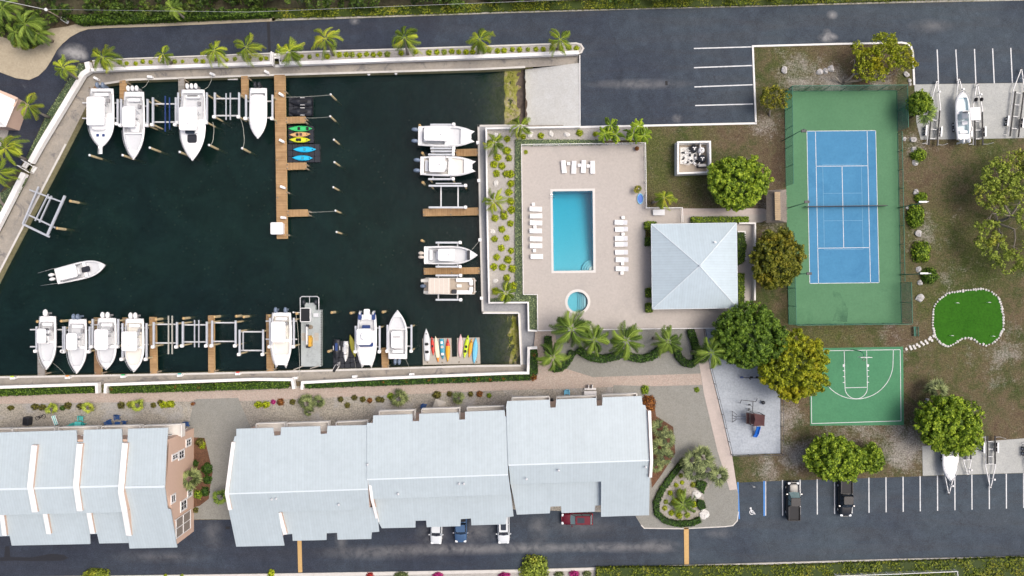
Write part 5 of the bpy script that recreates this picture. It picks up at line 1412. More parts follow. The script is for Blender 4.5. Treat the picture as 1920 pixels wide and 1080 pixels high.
def palm(label, crown, z, base=None, sc=1.0, seed=0, meshes=PC, group='coconut palms along the planting strips', tr=.16):
 c = P(crown[0], crown[1], z); b = P(*base) if base else Vector((c.x, c.y, 0))
 rt = root('palm_tree', label, 'palm tree', b, 0, group)
 me = meshes[seed % len(meshes)]
 o = bpy.data.objects.new('crown', me); COL.objects.link(o); o.parent = rt; ALL_PARTS.append(o)
 o.location = c - b; rnd = random.Random(seed); o.rotation_euler = (rnd.uniform(-.12, .12), rnd.uniform(-.12, .12), rnd.uniform(0, 6.28)); o.scale = (sc, sc, sc)
 mb = MB(); t = c - b
 pts = [Vector((0, 0, 0)), Vector((t.x * .15, t.y * .15, t.z * .33)), Vector((t.x * .5, t.y * .5, t.z * .68)), t]
 mb.tube(pts, [tr * 1.7, tr * 1.1, tr * .9, tr * .8], 8)
 mb.build('trunk', M['trunk'], rt)
tops = [((193, 107), 5.2, (197, 124), 1.0), ((118, 127), 4.8, (150, 150), .8), ((306, 102), 4.2, (322, 118), .68), ((402, 95), 5.0, (404, 112), .92), ((462, 88), 5.4, (468, 109), .92), ((543, 95), 5.0, (556, 108), .98),
  ((611, 73), 6.6, (626, 103), 1.0), ((759, 70), 6.2, (765, 101), 1.0), ((900, 74), 5.8, (898, 102), .95), ((1050, 74), 4.6, (1045, 92), .85)]
for i, (c, z, b, s) in enumerate(tops):
 palm('%s coconut palm from the left in the row beside the upper road' % ('leftmost' if i == 1 else ordinal(i + 1 if i else 2)), c, z, b, s, i * 3 + 1)
palm('palm by the cottage on the left road, trunk leaning from the ground cover strip', (53, 198), 5.5, (94, 221), .95, 7)
palm('palm at the left edge above the dock steps, trunk leaning over the road', (12, 276), 5.5, (52, 300), 1.0, 11)
palm('palm cut off by the left edge just below the dock steps', (-2, 322), 5.0, (10, 388), .85, 13)
GP = 'palms in the gravel garden'
palm('palm at the top of the gravel garden beside the boat ramp', (976, 236), 4.0, (974, 254), .78, 3, group=GP)
palm('palm leaning over the dock walk at the upper left of the gravel garden', (927, 268), 4.4, (930, 286), .80, 6, group=GP)
palm('palm over the white garden wall halfway down the gravel garden', (926, 377), 4.4, (945, 398), .80, 9, group=GP)
palm('palm at the lower end of the gravel garden near the inlet', (949, 549), 4.0, (951, 528), .78, 12, group=GP)
palm('lone leaning palm on the lawn right of the pool deck', (1246, 371), 4.0, (1224, 380), .78, 15, group='palms round the pool')
GB = 'palms below the pool deck'
for i, (c, z, b, s, l) in enumerate([((1072, 616), 6.4, (1066, 640), 1.12, 'tallest palm below the spa pool, reaching over the deck edge'), ((1036, 670), 4.8, (1036, 660), .86, 'lowest left palm beside the inlet corner hedge'),
  ((1114, 637), 5.0, (1106, 646), .96, 'second palm right of the spa pool, below the deck edge'), ((1174, 638), 5.2, (1166, 634), 1.02, 'middle palm of the group below the pool deck, above the wavy hedge'),
  ((1253, 640), 4.6, (1225, 634), .86, 'palm below the pavilion in front of the dark hedge bays'), ((1334, 661), 5.8, (1297, 659), .95, 'palm leaning over the pink path and playground fence')]):
 palm(l, c, z, b, s, 40 + i, PD, GB)
# three-headed dark green palm clumps by the car park
for i, (px, py, w) in enumerate(((1145, 244, 'left'), (1198, 245, 'right'))):
 rt = root('palm_clump', '%s of two lush dark green palm clumps at the lower car park edge' % w, 'palm tree', P(px, py + 6), 0, 'lush palm clumps')
 for j, (a, b_) in enumerate(((0, -9), (-11, 7), (10, 9))):
  z = 3.4; c = P(px + a, py + b_, z); o = bpy.data.objects.new('crown', PC2[j]) if False else None
  me = CL[(i + j) % 2] if 'CL' in globals() else None
  if me is None:
   CL = [palm_crown_mesh(70 + q_, L=1.45, nf=15, nl=16, w=.085, droop=.5) for q_ in range(2)]
   for m_ in CL: m_.materials.append(M['leaf_clump'] if 'leaf_clump' in M else M['leaf_bright'])
   me = CL[(i + j) % 2]
  o = bpy.data.objects.new('crown', me); COL.objects.link(o); o.parent = rt; ALL_PARTS.append(o); o.location = c - Vector(rt.location); o.rotation_euler = (0, 0, j * 2 + i)
  mb = MB(); mb.tube([Vector((a / 40, b_ / 40, 0)), c - Vector(rt.location)], [.12, .09], 7); mb.build('trunk', M['trunk'], rt)
# --- fan palms and star-shaped small palms
def star_mesh(seed, n=300, L=1.2, w=.045, up=.5, droop=.35, r0=.15):
 rnd = random.Random(seed); V, F, T = [], [], []
 heads = 15
 for h in range(heads):
  az = rnd.uniform(0, 6.283); el = math.asin(rnd.uniform(-.05, 1)) ; ll = L * rnd.uniform(.25, .55)
  hd = Vector((math.cos(az) * math.cos(el), math.sin(az) * math.cos(el), math.sin(el) * .7)) * ll
  tb = rnd.uniform(.05, .75)
  for k in range(n // heads):
   t = (k / (n // heads - 1) - .5) * 2.6 + rnd.uniform(-.1, .1)
   out = Vector((math.cos(az + t), math.sin(az + t), math.sin(el) * .5 - abs(t) * .1)) .normalized()
   l2 = L * .55 * rnd.uniform(.7, 1.15)
   e = hd + out * l2 + Vector((0, 0, -droop * l2 * rnd.random()))
   s = out.cross(Vector((0, 0, 1))).normalized() * w; m = hd.lerp(e, .45) + Vector((0, 0, .04))
   i = len(V); V += [hd - s * .3, hd + s * .3, m + s, m - s, e + s * .15, e - s * .15]
   F += [(i, i + 1, i + 2, i + 3), (i + 3, i + 2, i + 4, i + 5)]; tt = min(1, max(0, tb + rnd.uniform(-.35, .35))); T += [tt, min(1, tt + .15)]
 me = bpy.data.meshes.new('fronds'); me.from_pydata([tuple(v) for v in V], [], F)
 at = me.attributes.new('tint', 'FLOAT', 'FACE'); at.data.foreach_set('value', T)
 return me
STM = {}
def star(label, px, py, rpx, mat, seed, name='fan_palm', cat='palm', group='fan palms', h=None, sy=1.0):
 key = (mat, seed % 3)
 if key not in STM:
  me = star_mesh(seed, 300, 1.0, .04); me.materials.append(M[mat]); STM[key] = me
 r = rpx / S; z = h if h is not None else r * .8
 c = P(px, py, z); rt = root(name, label, cat, (c.x, c.y, 0), 0, group)
 o = bpy.data.objects.new('fronds', STM[key]); COL.objects.link(o); o.parent = rt; ALL_PARTS.append(o); o.location = (0, 0, z); o.scale = (r, r * sy, r * .8); o.rotation_euler = (0, 0, seed * 1.7)
 mb = MB(); mb.tube([(0, 0, 0), (0, 0, z)], [.13, .1], 7); mb.build('trunk', M['trunk_dark'], rt)
FP = 'silvery fan palms'
isl = 'in the planted island by the accessible bay'
for i, (a, b, r, l) in enumerate([(1296, 864, 23, 'upper left fan palm %s' % isl), (1318, 858, 24, 'topmost fan palm %s' % isl), (1300, 884, 22, 'lower left fan palm of the cluster %s' % isl), (1325, 880, 23, 'middle fan palm of the cluster %s' % isl), (1346, 893, 22, 'pale fan palm on the right side %s' % isl),
  (1236, 803, 19, 'uppermost feathery palm beside the right end of the long roof'), (1252, 823, 19, 'second feathery palm from the top beside the right end of the long roof'), (1234, 838, 20, 'third feathery palm from the top beside the right end of the long roof'), (1248, 856, 18, 'fourth feathery palm from the top beside the right end of the long roof'), (1231, 874, 15, 'lowest feathery palm beside the right end of the long roof')]):
 star(l, a, b, r, 'leaf_silver', i, group=FP, h=2.2)
star('spiky fan palm against the pink end wall', 356, 898, 24, 'leaf_silver', 4, h=3.0)
star('small dark fan palm in the drive left of the long roof', 414, 932, 17, 'leaf_palmdark', 5, h=2.0)
star('pale fan palm on the lawn above the lower right tree', 1757, 733, 25, 'leaf_silver', 6, h=2.2)
star('dark bushy palm at the top right corner of the tennis court', 1730, 210, 26, 'leaf_palmdark', 7, h=3.2, sy=1.2)
tree('round green shrub tree growing through the bushy palm at the court corner', 1722, 194, (24, 24), 3.0, 2.0, 'leaf_bright', 62, 1, name='shrub_tree', ls=.15, cr=.4, group='shrub trees')
SP = 'small feathery palms in the gravel yard'
for i, (a, b, r, m_, l) in enumerate([(96, 767, 13, 'leaf_sparse', 'lime feathery palm right of the long brown hedge in the left yard'), (165, 765, 13, 'leaf_sparse', 'starry palm left of the second garden gap in the left yard'), (259, 760, 14, 'leaf_sparse', 'feathery palm between lime shrub and dark shrub behind the left block'),
  (575, 755, 18, 'leaf_silver', 'large starry palm in the yard behind the long block'), (597, 752, 14, 'leaf_silver', 'smaller starry palm touching the right side of the large one'), (579, 771, 11, 'leaf_silver', 'lowest small palm of the three starry ones in the yard'),
  (749, 747, 19, 'leaf_silver', 'starry palm right of the green ball shrub in the yard'), (860, 745, 14, 'leaf_silver', 'low grassy palm right of the grey parasol')]):
 star(l, a, b, r, m_, i + 3, name='small_palm', group=SP, h=1.1)
palm('wide dark palm in the lower part of the planted island', (1281, 944), 1.6, None, .78, 44, PD, 'palms of the planted island')
# --- ball shrubs
def ball_mesh(seed, n=260, ls=.13, mat='leaf_lime'):
 rs = np.random.RandomState(seed); d = unit(n, rs, -.1)
 rad = rs.uniform(.72, 1.02, len(d)); lump = 1 + .12 * np.sin(d[:, 0] * 5 + seed) * np.cos(d[:, 1] * 4)
 C_ = d * (rad * lump)[:, None] * np.array([1, 1, .85]); 
 me = leaf_mesh('shrub', C_, d + rs.normal(size=d.shape) * .5 + np.array([0, 0, .2]), ls * rs.uniform(.7, 1.4, len(d)), np.clip(.5 + rs.uniform(-.35, .35, len(d)) , 0, 1), .6, None, core(1, 1, .8, seed, 10, 6, .74))
 me.materials.append(M[mat]); return me
BM = {}
def ball(name, label, px, py, rpx, mat, group, seed, sy=1.0, cat='shrub', h=None, rot=0):
 k = (mat, seed % 4, rpx > 11)
 if k not in BM: BM[k] = ball_mesh(seed % 4 + 5, 300 if rpx < 11 else 900, .14 if rpx < 11 else .09, mat)
 r = rpx / S; c = P(px, py, r * .5)
 o = bpy.data.objects.new(name, BM[k]); COL.objects.link(o); o.location = (c.x, c.y, .05); hh = h if h else r
 o.scale = (r, r * sy, hh); o.rotation_euler = (0, 0, rot if sy != 1 else seed * 2.1)
 return tag(o, label, cat, group)
strip_b = [(224, 116), (237, 118.5), (254, 119), (267, 115), (282, 116), (327, 115), (342, 115), (367, 113), (380, 115), (425, 112), (440, 110), (467, 108), (489, 110), (499, 109), (566, 105), (580, 106), (595, 103), (613, 105), (636, 102), (649, 102), (660, 102), (674, 103), (687, 101), (700, 102), (712, 101), (726, 101), (752, 99), (779, 97), (804, 98), (819, 97.5), (833, 97), (847, 96), (860, 97), (874, 97), (886, 97), (917, 94), (933, 95), (945, 94), (961, 92.5), (974, 92.5), (990, 92.5), (1005, 92), (1019, 92), (1035, 90.5), (1052, 90), (1067, 89), (1081, 90)]
for i, (a, b) in enumerate(strip_b):
 ball('ball_shrub', '%s lime ball shrub from the left in the strip above the dock wall' % ordinal(i + 1), a, b, rndr.uniform(4.6, 6.2) if a > 600 else rndr.uniform(3.8, 5.4), 'leaf_lime' if i % 5 else 'leaf_sparse', 'ball shrubs in the upper planting strip', i)
gard = [(951, 260), (950, 282), (933, 295), (954, 296), (926, 308), (941, 311), (931, 325), (949, 326), (957, 326), (958, 344), (954, 360), (958, 377), (959, 393), (944, 399), (928, 409), (945, 405), (957, 419), (941, 430), (950, 446), (927, 448), (940, 465), (958.5, 470), (931, 482), (952.6, 486.5), (926, 500), (942, 501), (961, 504), (950, 521), (963, 536), (929, 546)]
for i, (a, b) in enumerate(gard):
 ball('ball_shrub', '%s lime ball shrub counting down the gravel garden between dock walk and pool' % ordinal(i + 1), a, b, rndr.uniform(6.2, 8.2), 'leaf_lime', 'ball shrubs in the gravel garden', i)
for i, (a, b, r) in enumerate([(981, 256, 6), (1014, 254, 6.5), (1087, 249, 7), (1116, 251, 5), (1183, 267, 4.5), (1199, 261, 5.5), (986, 285, 4.5)]):
 ball('ball_shrub', ['lime ball shrub under the garden palm nearest the boat ramp', 'lime ball shrub below the boat ramp slab', 'large lime ball shrub beside the car park corner', 'lime shrub hidden left of the dark palm clumps', 'small lime shrub between the two dark palm clumps', 'lime shrub under the right dark palm clump', 'green shrub in the top left corner of the pool deck'][i], a, b, r, 'leaf_lime', 'ball shrubs round the pool', i)
isls = [(1277, 892, 5), (1279, 905, 4.5), (1268, 910, 5), (1300, 909, 6), (1275, 922, 5.5), (1257, 925, 5.5), (1249, 941, 5), (1267, 942, 8), (1301, 946, 7), (1247, 953, 5.5), (1259, 962, 6), (1274, 967, 7), (1289, 966, 6)]
for i, (a, b, r) in enumerate(isls):
 ball('ball_shrub', '%s ball shrub counting down the planted island beside the accessible bay' % ordinal(i + 1), a, b, r, 'leaf_lime' if i % 3 else 'leaf_sparse', 'ball shrubs in the planted island', i)
ys = [(19, 765, 7, 'leaf_brown', .7, 'flat brown shrub at the left edge of the yard'), (64, 763, 8, 'leaf_brown', .8, 'left half of the long brown hedge in the left yard'), (78, 764, 8, 'leaf_brown', .8, 'right half of the long brown hedge in the left yard'), (116, 765, 5.5, 'leaf_hedge', 1, 'small dark shrub left of a browner one in the left yard'), (126, 761, 7.5, 'leaf_brown', 1, 'olive brown shrub between two lime palms in the left yard'), (150, 762, 8, 'leaf_brown', .8, 'brown shrub touching the starry palm by the second gap'),
      (226, 760, 7.5, 'leaf_brown', 1, 'round reddish shrub right of the second garden gap'), (243, 759, 7, 'leaf_sparse', 1, 'lime shrub left of the feathery palm behind the left block'), (287, 760, 5.5, 'leaf_brown', 1, 'small dark shrub alone behind the left block'), (300, 755, 6, 'leaf_brown', 1, 'brown shrub against the wide lime shrub behind the left block'), (306, 759, 9, 'leaf_lime', .8, 'left part of the wide lime shrub near the drive'), (318, 758, 9, 'leaf_lime', .8, 'right part of the wide lime shrub near the drive'),
      (484, 759, 9, 'leaf_lime', .75, 'left lime shrub of the pair right of the drive'), (498, 759, 8.5, 'leaf_lime', .8, 'right lime shrub of the pair right of the drive'), (512, 754, 5, 'leaf_pink', 1, 'small magenta flowering shrub in the yard'), (525, 754, 7.5, 'leaf_rust', 1, 'reddish brown shrub right of the magenta one'), (548, 754, 6, 'leaf_brown', 1, 'brown shrub left of the large starry palm'),
      (638, 749, 6, 'leaf_brown', 1, 'first brown ball right of the starry palms'), (651, 760, 6, 'leaf_brown', 1, 'brown ball set lower than its row in the yard'), (664, 746, 6, 'leaf_brown', 1, 'second brown ball of the upper row right of the starry palms'), (680, 749, 6, 'leaf_brown', 1, 'third brown ball of the upper row right of the starry palms'), (693, 751, 5.5, 'leaf_rust', 1, 'reddish ball before the double brown shrub'), (709, 749, 6, 'leaf_brown', 1, 'left half of the double brown shrub'), (716, 750, 5.5, 'leaf_brown', 1, 'right half of the double brown shrub'), (732, 743, 7, 'leaf_bright', 1, 'green ball shrub touching the starry palm by the path'),
      (819, 741, 9, 'leaf_brown', .9, 'wide olive shrub above the grey parasol'), (843, 739, 6, 'leaf_brown', 1, 'olive ball between parasol and grassy palm'), (882, 739, 5.5, 'leaf_brown', 1, 'olive ball right of the grassy palm'), (899, 739, 6.5, 'leaf_rust', 1, 'reddish ball above the middle roof section'), (917, 742, 5, 'leaf_bright', 1, 'small green ball near the right end of the yard row'),
      (1210, 731, 8.5, 'leaf_bright', 1.1, 'green round shrub on the corner of the long roof and plaza'), (1217, 757, 14, 'leaf_rust', 1.15, 'dark reddish brown mound at the right end of the long roof'), (1307, 731, 5.5, 'leaf_bright', 1, 'lone small shrub in a stone ring on the plaza'),
      (374, 830, 9, 'leaf_brown', 1, 'olive shrub at the top of the bed beside the pink end wall'), (379, 835, 6.5, 'leaf_lime', 1.2, 'yellow variegated shrub at the top of the bed beside the pink end wall'), (365, 869, 7, 'leaf_hedge', 1, 'dark shrub against the pink end wall above the fan palm'), (387, 880, 11, 'leaf_hedge', 1.1, 'large dark green shrub right of the fan palm'), (388, 900, 9, 'leaf_hedge', 1, 'dark shrub below right of the fan palm'), (370, 928, 9, 'leaf_bright', 1, 'green shrub at the lower end of the bed beside the pink wall'), (383, 922, 9, 'leaf_hedge', 1.1, 'dark green shrub at the lower right end of the bed'), (366, 957, 6, 'leaf_brown', 1, 'small shrub under the lower end wall windows'),
      (1725, 290, 14.5, 'leaf_bright', .95, 'first round green shrub from the top beside the tennis court'), (1729, 370, 12, 'leaf_bright', .95, 'second round shrub from the top beside the tennis court'), (1730, 472, 18, 'leaf_bright', 1.2, 'big round shrub below the oval one beside the tennis court'), (1745, 517, 16, 'leaf_deep', 1, 'lowest shrub of the row beside the tennis court'),
      (1003, 1072, 29, 'leaf_sparse', 1, 'large round bush at the bottom edge below the lower road'), (176, 1082, 26, 'leaf_sparse', .5, 'lime hedge bush at the bottom edge left of the first speed hump'), (693, 1079, 8, 'leaf_red', .7, 'red flowering bush at the bottom edge'), (821, 1080, 11, 'leaf_pink', .6, 'left magenta bush of the three at the bottom edge'), (946, 1081, 12, 'leaf_pink', .6, 'middle magenta bush at the bottom edge left of the large round bush'), (1077, 1078, 11, 'leaf_pink', .7, 'right magenta bush at the bottom edge right of the large round bush'), (1048, 1078, 10, 'leaf_silver', .6, 'grey-green bush between large round bush and magenta bush'), (1101, 1077, 9, 'leaf_silver', .7, 'grey-green bush beside the end of the bottom hedge'), (508, 1077, 7, 'leaf_lime', 1.4, 'green tuft at the bottom edge left of the first speed hump'), (752, 1080, 14, 'leaf_silver', .5, 'pale grassy bush at the bottom edge between the red and magenta bushes'), (310, 1080, 4, 'leaf_lime', 1, 'tiny lime tuft at the bottom edge'), (341, 1080, 4, 'leaf_sparse', 1, 'tiny olive tuft at the bottom edge')]
for i, (a, b, r, m_, sy, l) in enumerate(ys):
 ball('shrub', l, a, b, r, m_, 'shrubs in yards and beds', i, sy, h=(r / S * 1.2 if a > 1700 else None))
o = ball('shrub', 'tall oval shrub at net height beside the tennis court', 1719, 405, 16, 'leaf_bright', 'shrubs in yards and beds', 2, 1.55, h=1.9)
for i, (a, b) in enumerate([(211, 729), (332, 725), (375, 726), (719, 716), (763, 714), (805, 712), (851, 712), (880, 711), (897, 711), (919, 711), (944, 710), (1001, 664), (1000, 707)]):
 ball('croton', '%s rust-coloured bush from the left in the hedge strip below the dock wall' % ordinal(i + 1), a, b, 5 if i < 11 else 7.5, 'leaf_rust', 'rust bushes in the hedge strip', i, h=.95)
for i, (a, b) in enumerate([(930, 344), (924, 434), (928, 527), (930, 253), (994, 252), (1033, 251), (1063, 252)]):
 o = bpy.data.objects.new('coral_rock', RK[i % 4]); COL.objects.link(o); o.location = P(a, b) + Vector((0, 0, .1)); o.scale = (.38, .5 if i < 3 else .35, .35); o.rotation_euler = (0, 0, i)
 if i > 3: o.scale = (.55, .4, .35)
 tag(o, 'pale coral rock, %s down the gravel garden' % ordinal(i + 1) if i < 3 else 'pale coral rock, %s from the left in the bed above the pool deck' % ordinal(i - 2), 'rock', 'coral rocks in the gravel garden')
for a, b, r, l in ((1306, 925, .85, 'large white rock in the planted island under the fan palms'), (1320, 965, .8, 'white rock at the lower right edge of the planted island'), (1317, 953, .45, 'smaller white rock above the island edge rock')):
 o = bpy.data.objects.new('island_rock', RK[int(a) % 4]); COL.objects.link(o); o.location = P(a, b) + Vector((0, 0, .1)); o.scale = (r, r * .9, r * .6); tag(o, l, 'rock', 'rocks in the planted island')
# --- clipped hedges
def in_poly(x, y, poly):
 n = len(poly); r = np.zeros(len(x), bool); j = n - 1
 for i in range(n):
  xi, yi = poly[i]; xj, yj = poly[j]
  r ^= ((yi > y) != (yj > y)) & (x < (xj - xi) * (y - yi) / (yj - yi + 1e-12) + xi); j = i
 return r
def hedge(label, pts, h, mat, name='hedge', dens=42, ls=.13, wave=.12, kind=None, group='clipped hedges', cat='hedge', seed=1, z0=0.0, fill=True, stuff_step=0):
 poly = px_poly(pts, h * .5); rs = np.random.RandomState(seed + int(abs(poly[0][0]) * 7))
 xs, ys_ = np.array([p[0] for p in poly]), np.array([p[1] for p in poly])
 ar = abs(sum(poly[i][0] * poly[(i + 1) % len(poly)][1] - poly[(i + 1) % len(poly)][0] * poly[i][1] for i in range(len(poly)))) / 2
 bb = (xs.max() - xs.min()) * (ys_.max() - ys_.min()); n = int(dens * bb)
 x = rs.uniform(xs.min(), xs.max(), n); y = rs.uniform(ys_.min(), ys_.max(), n); k = in_poly(x, y, poly); x = x[k]; y = y[k]; n = len(x)
 zz = z0 + h * (1 + wave * (np.sin(x * 1.7 + y) * .5 + np.sin(x * .6 - y * 1.3) * .5)) * rs.uniform(.86, 1.04, n)
 C_ = [np.stack([x, y, zz], 1)]; Nn = [rs.normal(size=(n, 3)) * .55 + np.array([0, 0, 1])]
 for i in range(len(poly)):
  a, b = np.array(poly[i]), np.array(poly[(i + 1) % len(poly)]); L = np.linalg.norm(b - a); m = int(L * h * dens * 1.1)
  t = rs.rand(m)[:, None]; p = a + (b - a) * t; d = (b - a) / max(L, 1e-6); nn = np.array([d[1], -d[0]])
  p = p + nn * rs.uniform(-.12, .12, m)[:, None]
  C_.append(np.column_stack([p, z0 + rs.uniform(.05, h, m)])); sg = 1.0
  Nn.append(np.column_stack([np.tile(nn * sg, (m, 1)), np.zeros(m)]) + rs.normal(size=(m, 3)) * .5)
 C_ = np.vstack(C_); Nn = np.vstack(Nn); T = np.clip(.5 + rs.uniform(-.33, .33, len(C_)), 0, 1)
 me = leaf_mesh(name, C_, Nn, ls * rs.uniform(.6, 1.3, len(C_)), T)
 me.materials.append(M[mat])
 if fill:
  bm = bmesh.new(); bm.from_mesh(me)
  pl = poly if sum(poly[i][0] * poly[(i + 1) % len(poly)][1] - poly[(i + 1) % len(poly)][0] * poly[i][1] for i in range(len(poly))) > 0 else poly[::-1]
  vt = [bm.verts.new((p[0], p[1], z0 + h * .82)) for p in pl]; vb = [bm.verts.new((p[0], p[1], 0)) for p in pl]
  bm.faces.new(vt)
  for i in range(len(pl)): bm.faces.new((vb[i], vb[(i + 1) % len(pl)], vt[(i + 1) % len(pl)], vt[i]))
  bm.to_mesh(me); bm.free()
 o = bpy.data.objects.new(name, me); COL.objects.link(o)
 return tag(o, label, cat if kind is None else (cat or 'plants'), None if kind == 'stuff' else group, kind)
def ribbon(line_, w):
 L_, R_ = [], []
 n = len(line_)
 for i, p in enumerate(line_):
  a = Vector((*line_[max(0, i - 1)], 0)); b = Vector((*line_[min(n - 1, i + 1)], 0)); d = (b - a).normalized(); nn = Vector((-d.y, d.x, 0)) * w / 2
  L_.append((p[0] + nn.x, p[1] + nn.y)); R_.append((p[0] - nn.x, p[1] - nn.y))
 return L_ + R_[::-1]
hs = dict(h=.75, mat='leaf_hedge', dens=55, ls=.12)
hedge('green hedge strip below the white wall at bottom left, left of the first gap', [(-260, 741), (0, 730), (176, 724.5), (178, 735), (0, 742), (-260, 752)], **{**hs, 'mat': 'leaf_deep'})
hedge('green hedge strip below the wall, from the first gap to the notch', [(207, 725), (400, 719), (402, 731.5), (209, 737)], **{**hs, 'mat': 'leaf_deep'})
hedge('green hedge strip below the wall, from the notch to the second gap', [(405, 719), (544, 714), (540, 727), (406, 731)], **{**hs, 'mat': 'leaf_deep'})
hedge('long green hedge strip below the white wall behind the kayak float', [(572, 719.5), (720, 712.5), (960, 703), (992, 703), (993, 712), (960, 713), (720, 722), (574, 727.5)], **hs)
hedge('short hedge running up the corner beside the inlet wall', [(994, 656), (1007, 656), (1008, 700), (994, 711)], **hs)
wv = dict(h=1.0, mat='leaf_hedge', dens=60, ls=.12)
hedge('small upright hedge piece at the lower left pool deck corner', ribbon([(1027.5, 631), (1028, 658)], 12), **wv)
hedge('curved hedge end under the lowest left palm', ribbon([(1037, 691), (1050, 690), (1060, 683), (1068, 670), (1075, 659)], 12), **wv)
hedge('long wavy dark hedge under the palms below the pool deck', ribbon([(1084, 654), (1095, 663), (1110, 670), (1130, 673), (1150, 669), (1168, 663), (1185, 670), (1205, 673), (1222, 668), (1236, 657), (1250, 650), (1266, 655)], 13), **wv)
hedge('dark hedge bay beside the pink path below the pavilion', ribbon([(1268, 652), (1272, 668), (1283, 680), (1296, 683), (1306, 676), (1306, 655), (1300, 635), (1294, 618)], 12), **wv)
hedge('curving dark hedge round the left side of the planted island', ribbon([(1283, 862), (1271, 878), (1256, 897), (1240, 920), (1230, 943), (1232, 963), (1247, 976), (1270, 982), (1295, 981), (1313, 974)], 10), **{**wv, 'h': .6})
hedge('dark hedge piece on the right side of the planted island', [(1308, 900), (1325, 905), (1318, 925), (1305, 912)], **{**wv, 'h': .6})
hedge('dark hedge lump between the white rocks of the planted island', [(1309, 937), (1320, 940), (1323, 952), (1312, 956), (1306, 945)], **{**wv, 'h': .6})
hedge('low hedge along the walkway above the pavilion roof', [(1296, 407.5), (1402, 407), (1402, 417), (1297, 417.5)], **{**wv, 'mat': 'leaf_bright'})
hedge('hedge block at the upper left corner of the pavilion', [(1209, 416.5), (1229, 416), (1229, 420), (1221, 429), (1209, 429)], **{**wv, 'mat': 'leaf_bright'})
hedge('grey planting against the left side of the pavilion', [(1211, 431), (1222, 431), (1222, 444), (1211, 444)], **{**wv, 'mat': 'leaf_brown', 'h': .6})
hedge('small hedge block on the upper left side of the pavilion', [(1210, 446), (1222, 446), (1222, 460), (1210, 460)], **{**wv, 'mat': 'leaf_deep'})
hedge('hedge block on the lower left side of the pavilion', [(1211, 541), (1222.5, 541), (1222.5, 557), (1211, 557)], **{**wv, 'mat': 'leaf_bright'})
hedge('hedge block at the lower left corner of the pavilion', [(1211, 569), (1222.5, 569), (1222.5, 585), (1211, 585)], **{**wv, 'mat': 'leaf_bright'})
hedge('hedge in the white planter on the right side of the pavilion', [(1382, 437), (1394, 437), (1398, 460), (1394, 490), (1382, 498)], **{**wv, 'mat': 'leaf_deep'})
hedge('hedge low on the right side of the pavilion', [(1383, 513), (1394, 513), (1394, 575), (1383, 577)], **{**wv, 'mat': 'leaf_bright'})
gc = dict(kind='stuff', group=None, fill=True, wave=.15)
hedge('grey-green ground cover strip between left road and flood wall above the steps', [(149, 120), (160, 121), (161, 133), (118, 202), (80, 267), (60, 304), (49, 298), (64, 268), (88, 217), (120, 167), (137, 139)], .3, 'leaf_cover', 'ground_cover', 45, .11, cat='ground cover', **gc)
hedge('grey-green ground cover strip between left road and flood wall below the steps', [(45, 333), (51, 334), (0, 422), (-58, 535), (-64, 500), (0, 364), (30, 345)], .3, 'leaf_cover', 'ground_cover', 45, .11, cat='ground cover', **gc)
hedge('grey-green ground cover strip along the left side of the pool deck', [(966, 262), (1128, 263), (1128, 271.5), (976, 273), (979, 552), (1006, 554), (1006, 618), (993, 618), (992, 565), (920, 566), (920, 560), (966, 558)], .35, 'leaf_cover', 'ground_cover', 45, .11, cat='ground cover', **gc)
vg = dict(kind='stuff', group=None, fill=True)
hedge('rough green verge hedge along the bottom edge below the lower road', [(1118, 1063.5), (1440, 1060), (1790, 1048.5), (2100, 1039), (2100, 1120), (1118, 1140)], .8, 'leaf_verge', 'verge_hedge', 26, .17, cat='hedge', wave=.3, **vg)
hedge('clipped green hedge along the sand verge at the top left', [(128, 31), (300, 26), (520, 18), (505, 31), (300, 40), (150, 46)], 1.4, 'leaf_deep', 'hedge', 55, .14, wave=.2)
hedge('rough grassy verge above the upper road', [(505, 20), (960, 5), (1440, -5), (1920, -20), (2300, -32), (2300, -22), (1920, -6), (1440, 9), (960, 20.5), (720, 28.5), (515, 34)], .35, 'leaf_verge', 'verge_grass', 40, .15, cat='grass', wave=.5, **vg)
hedge('olive weeds growing in the shallows beside the boat ramp', [(953, 129), (963, 129), (961, 160), (968, 228), (952, 230), (956, 190), (950, 160)], .25, 'leaf_verge', 'shore_weeds', 7, .14, cat='weeds', kind='stuff', group=None, fill=False, z0=-1.55)
hedge('yellow-green weeds along the right side of the inlet', [(957, 592), (968, 592), (972, 680), (960, 680), (953, 640)], .2, 'leaf_verge', 'shore_weeds', 5, .14, cat='weeds', kind='stuff', group=None, fill=False, z0=-1.55)
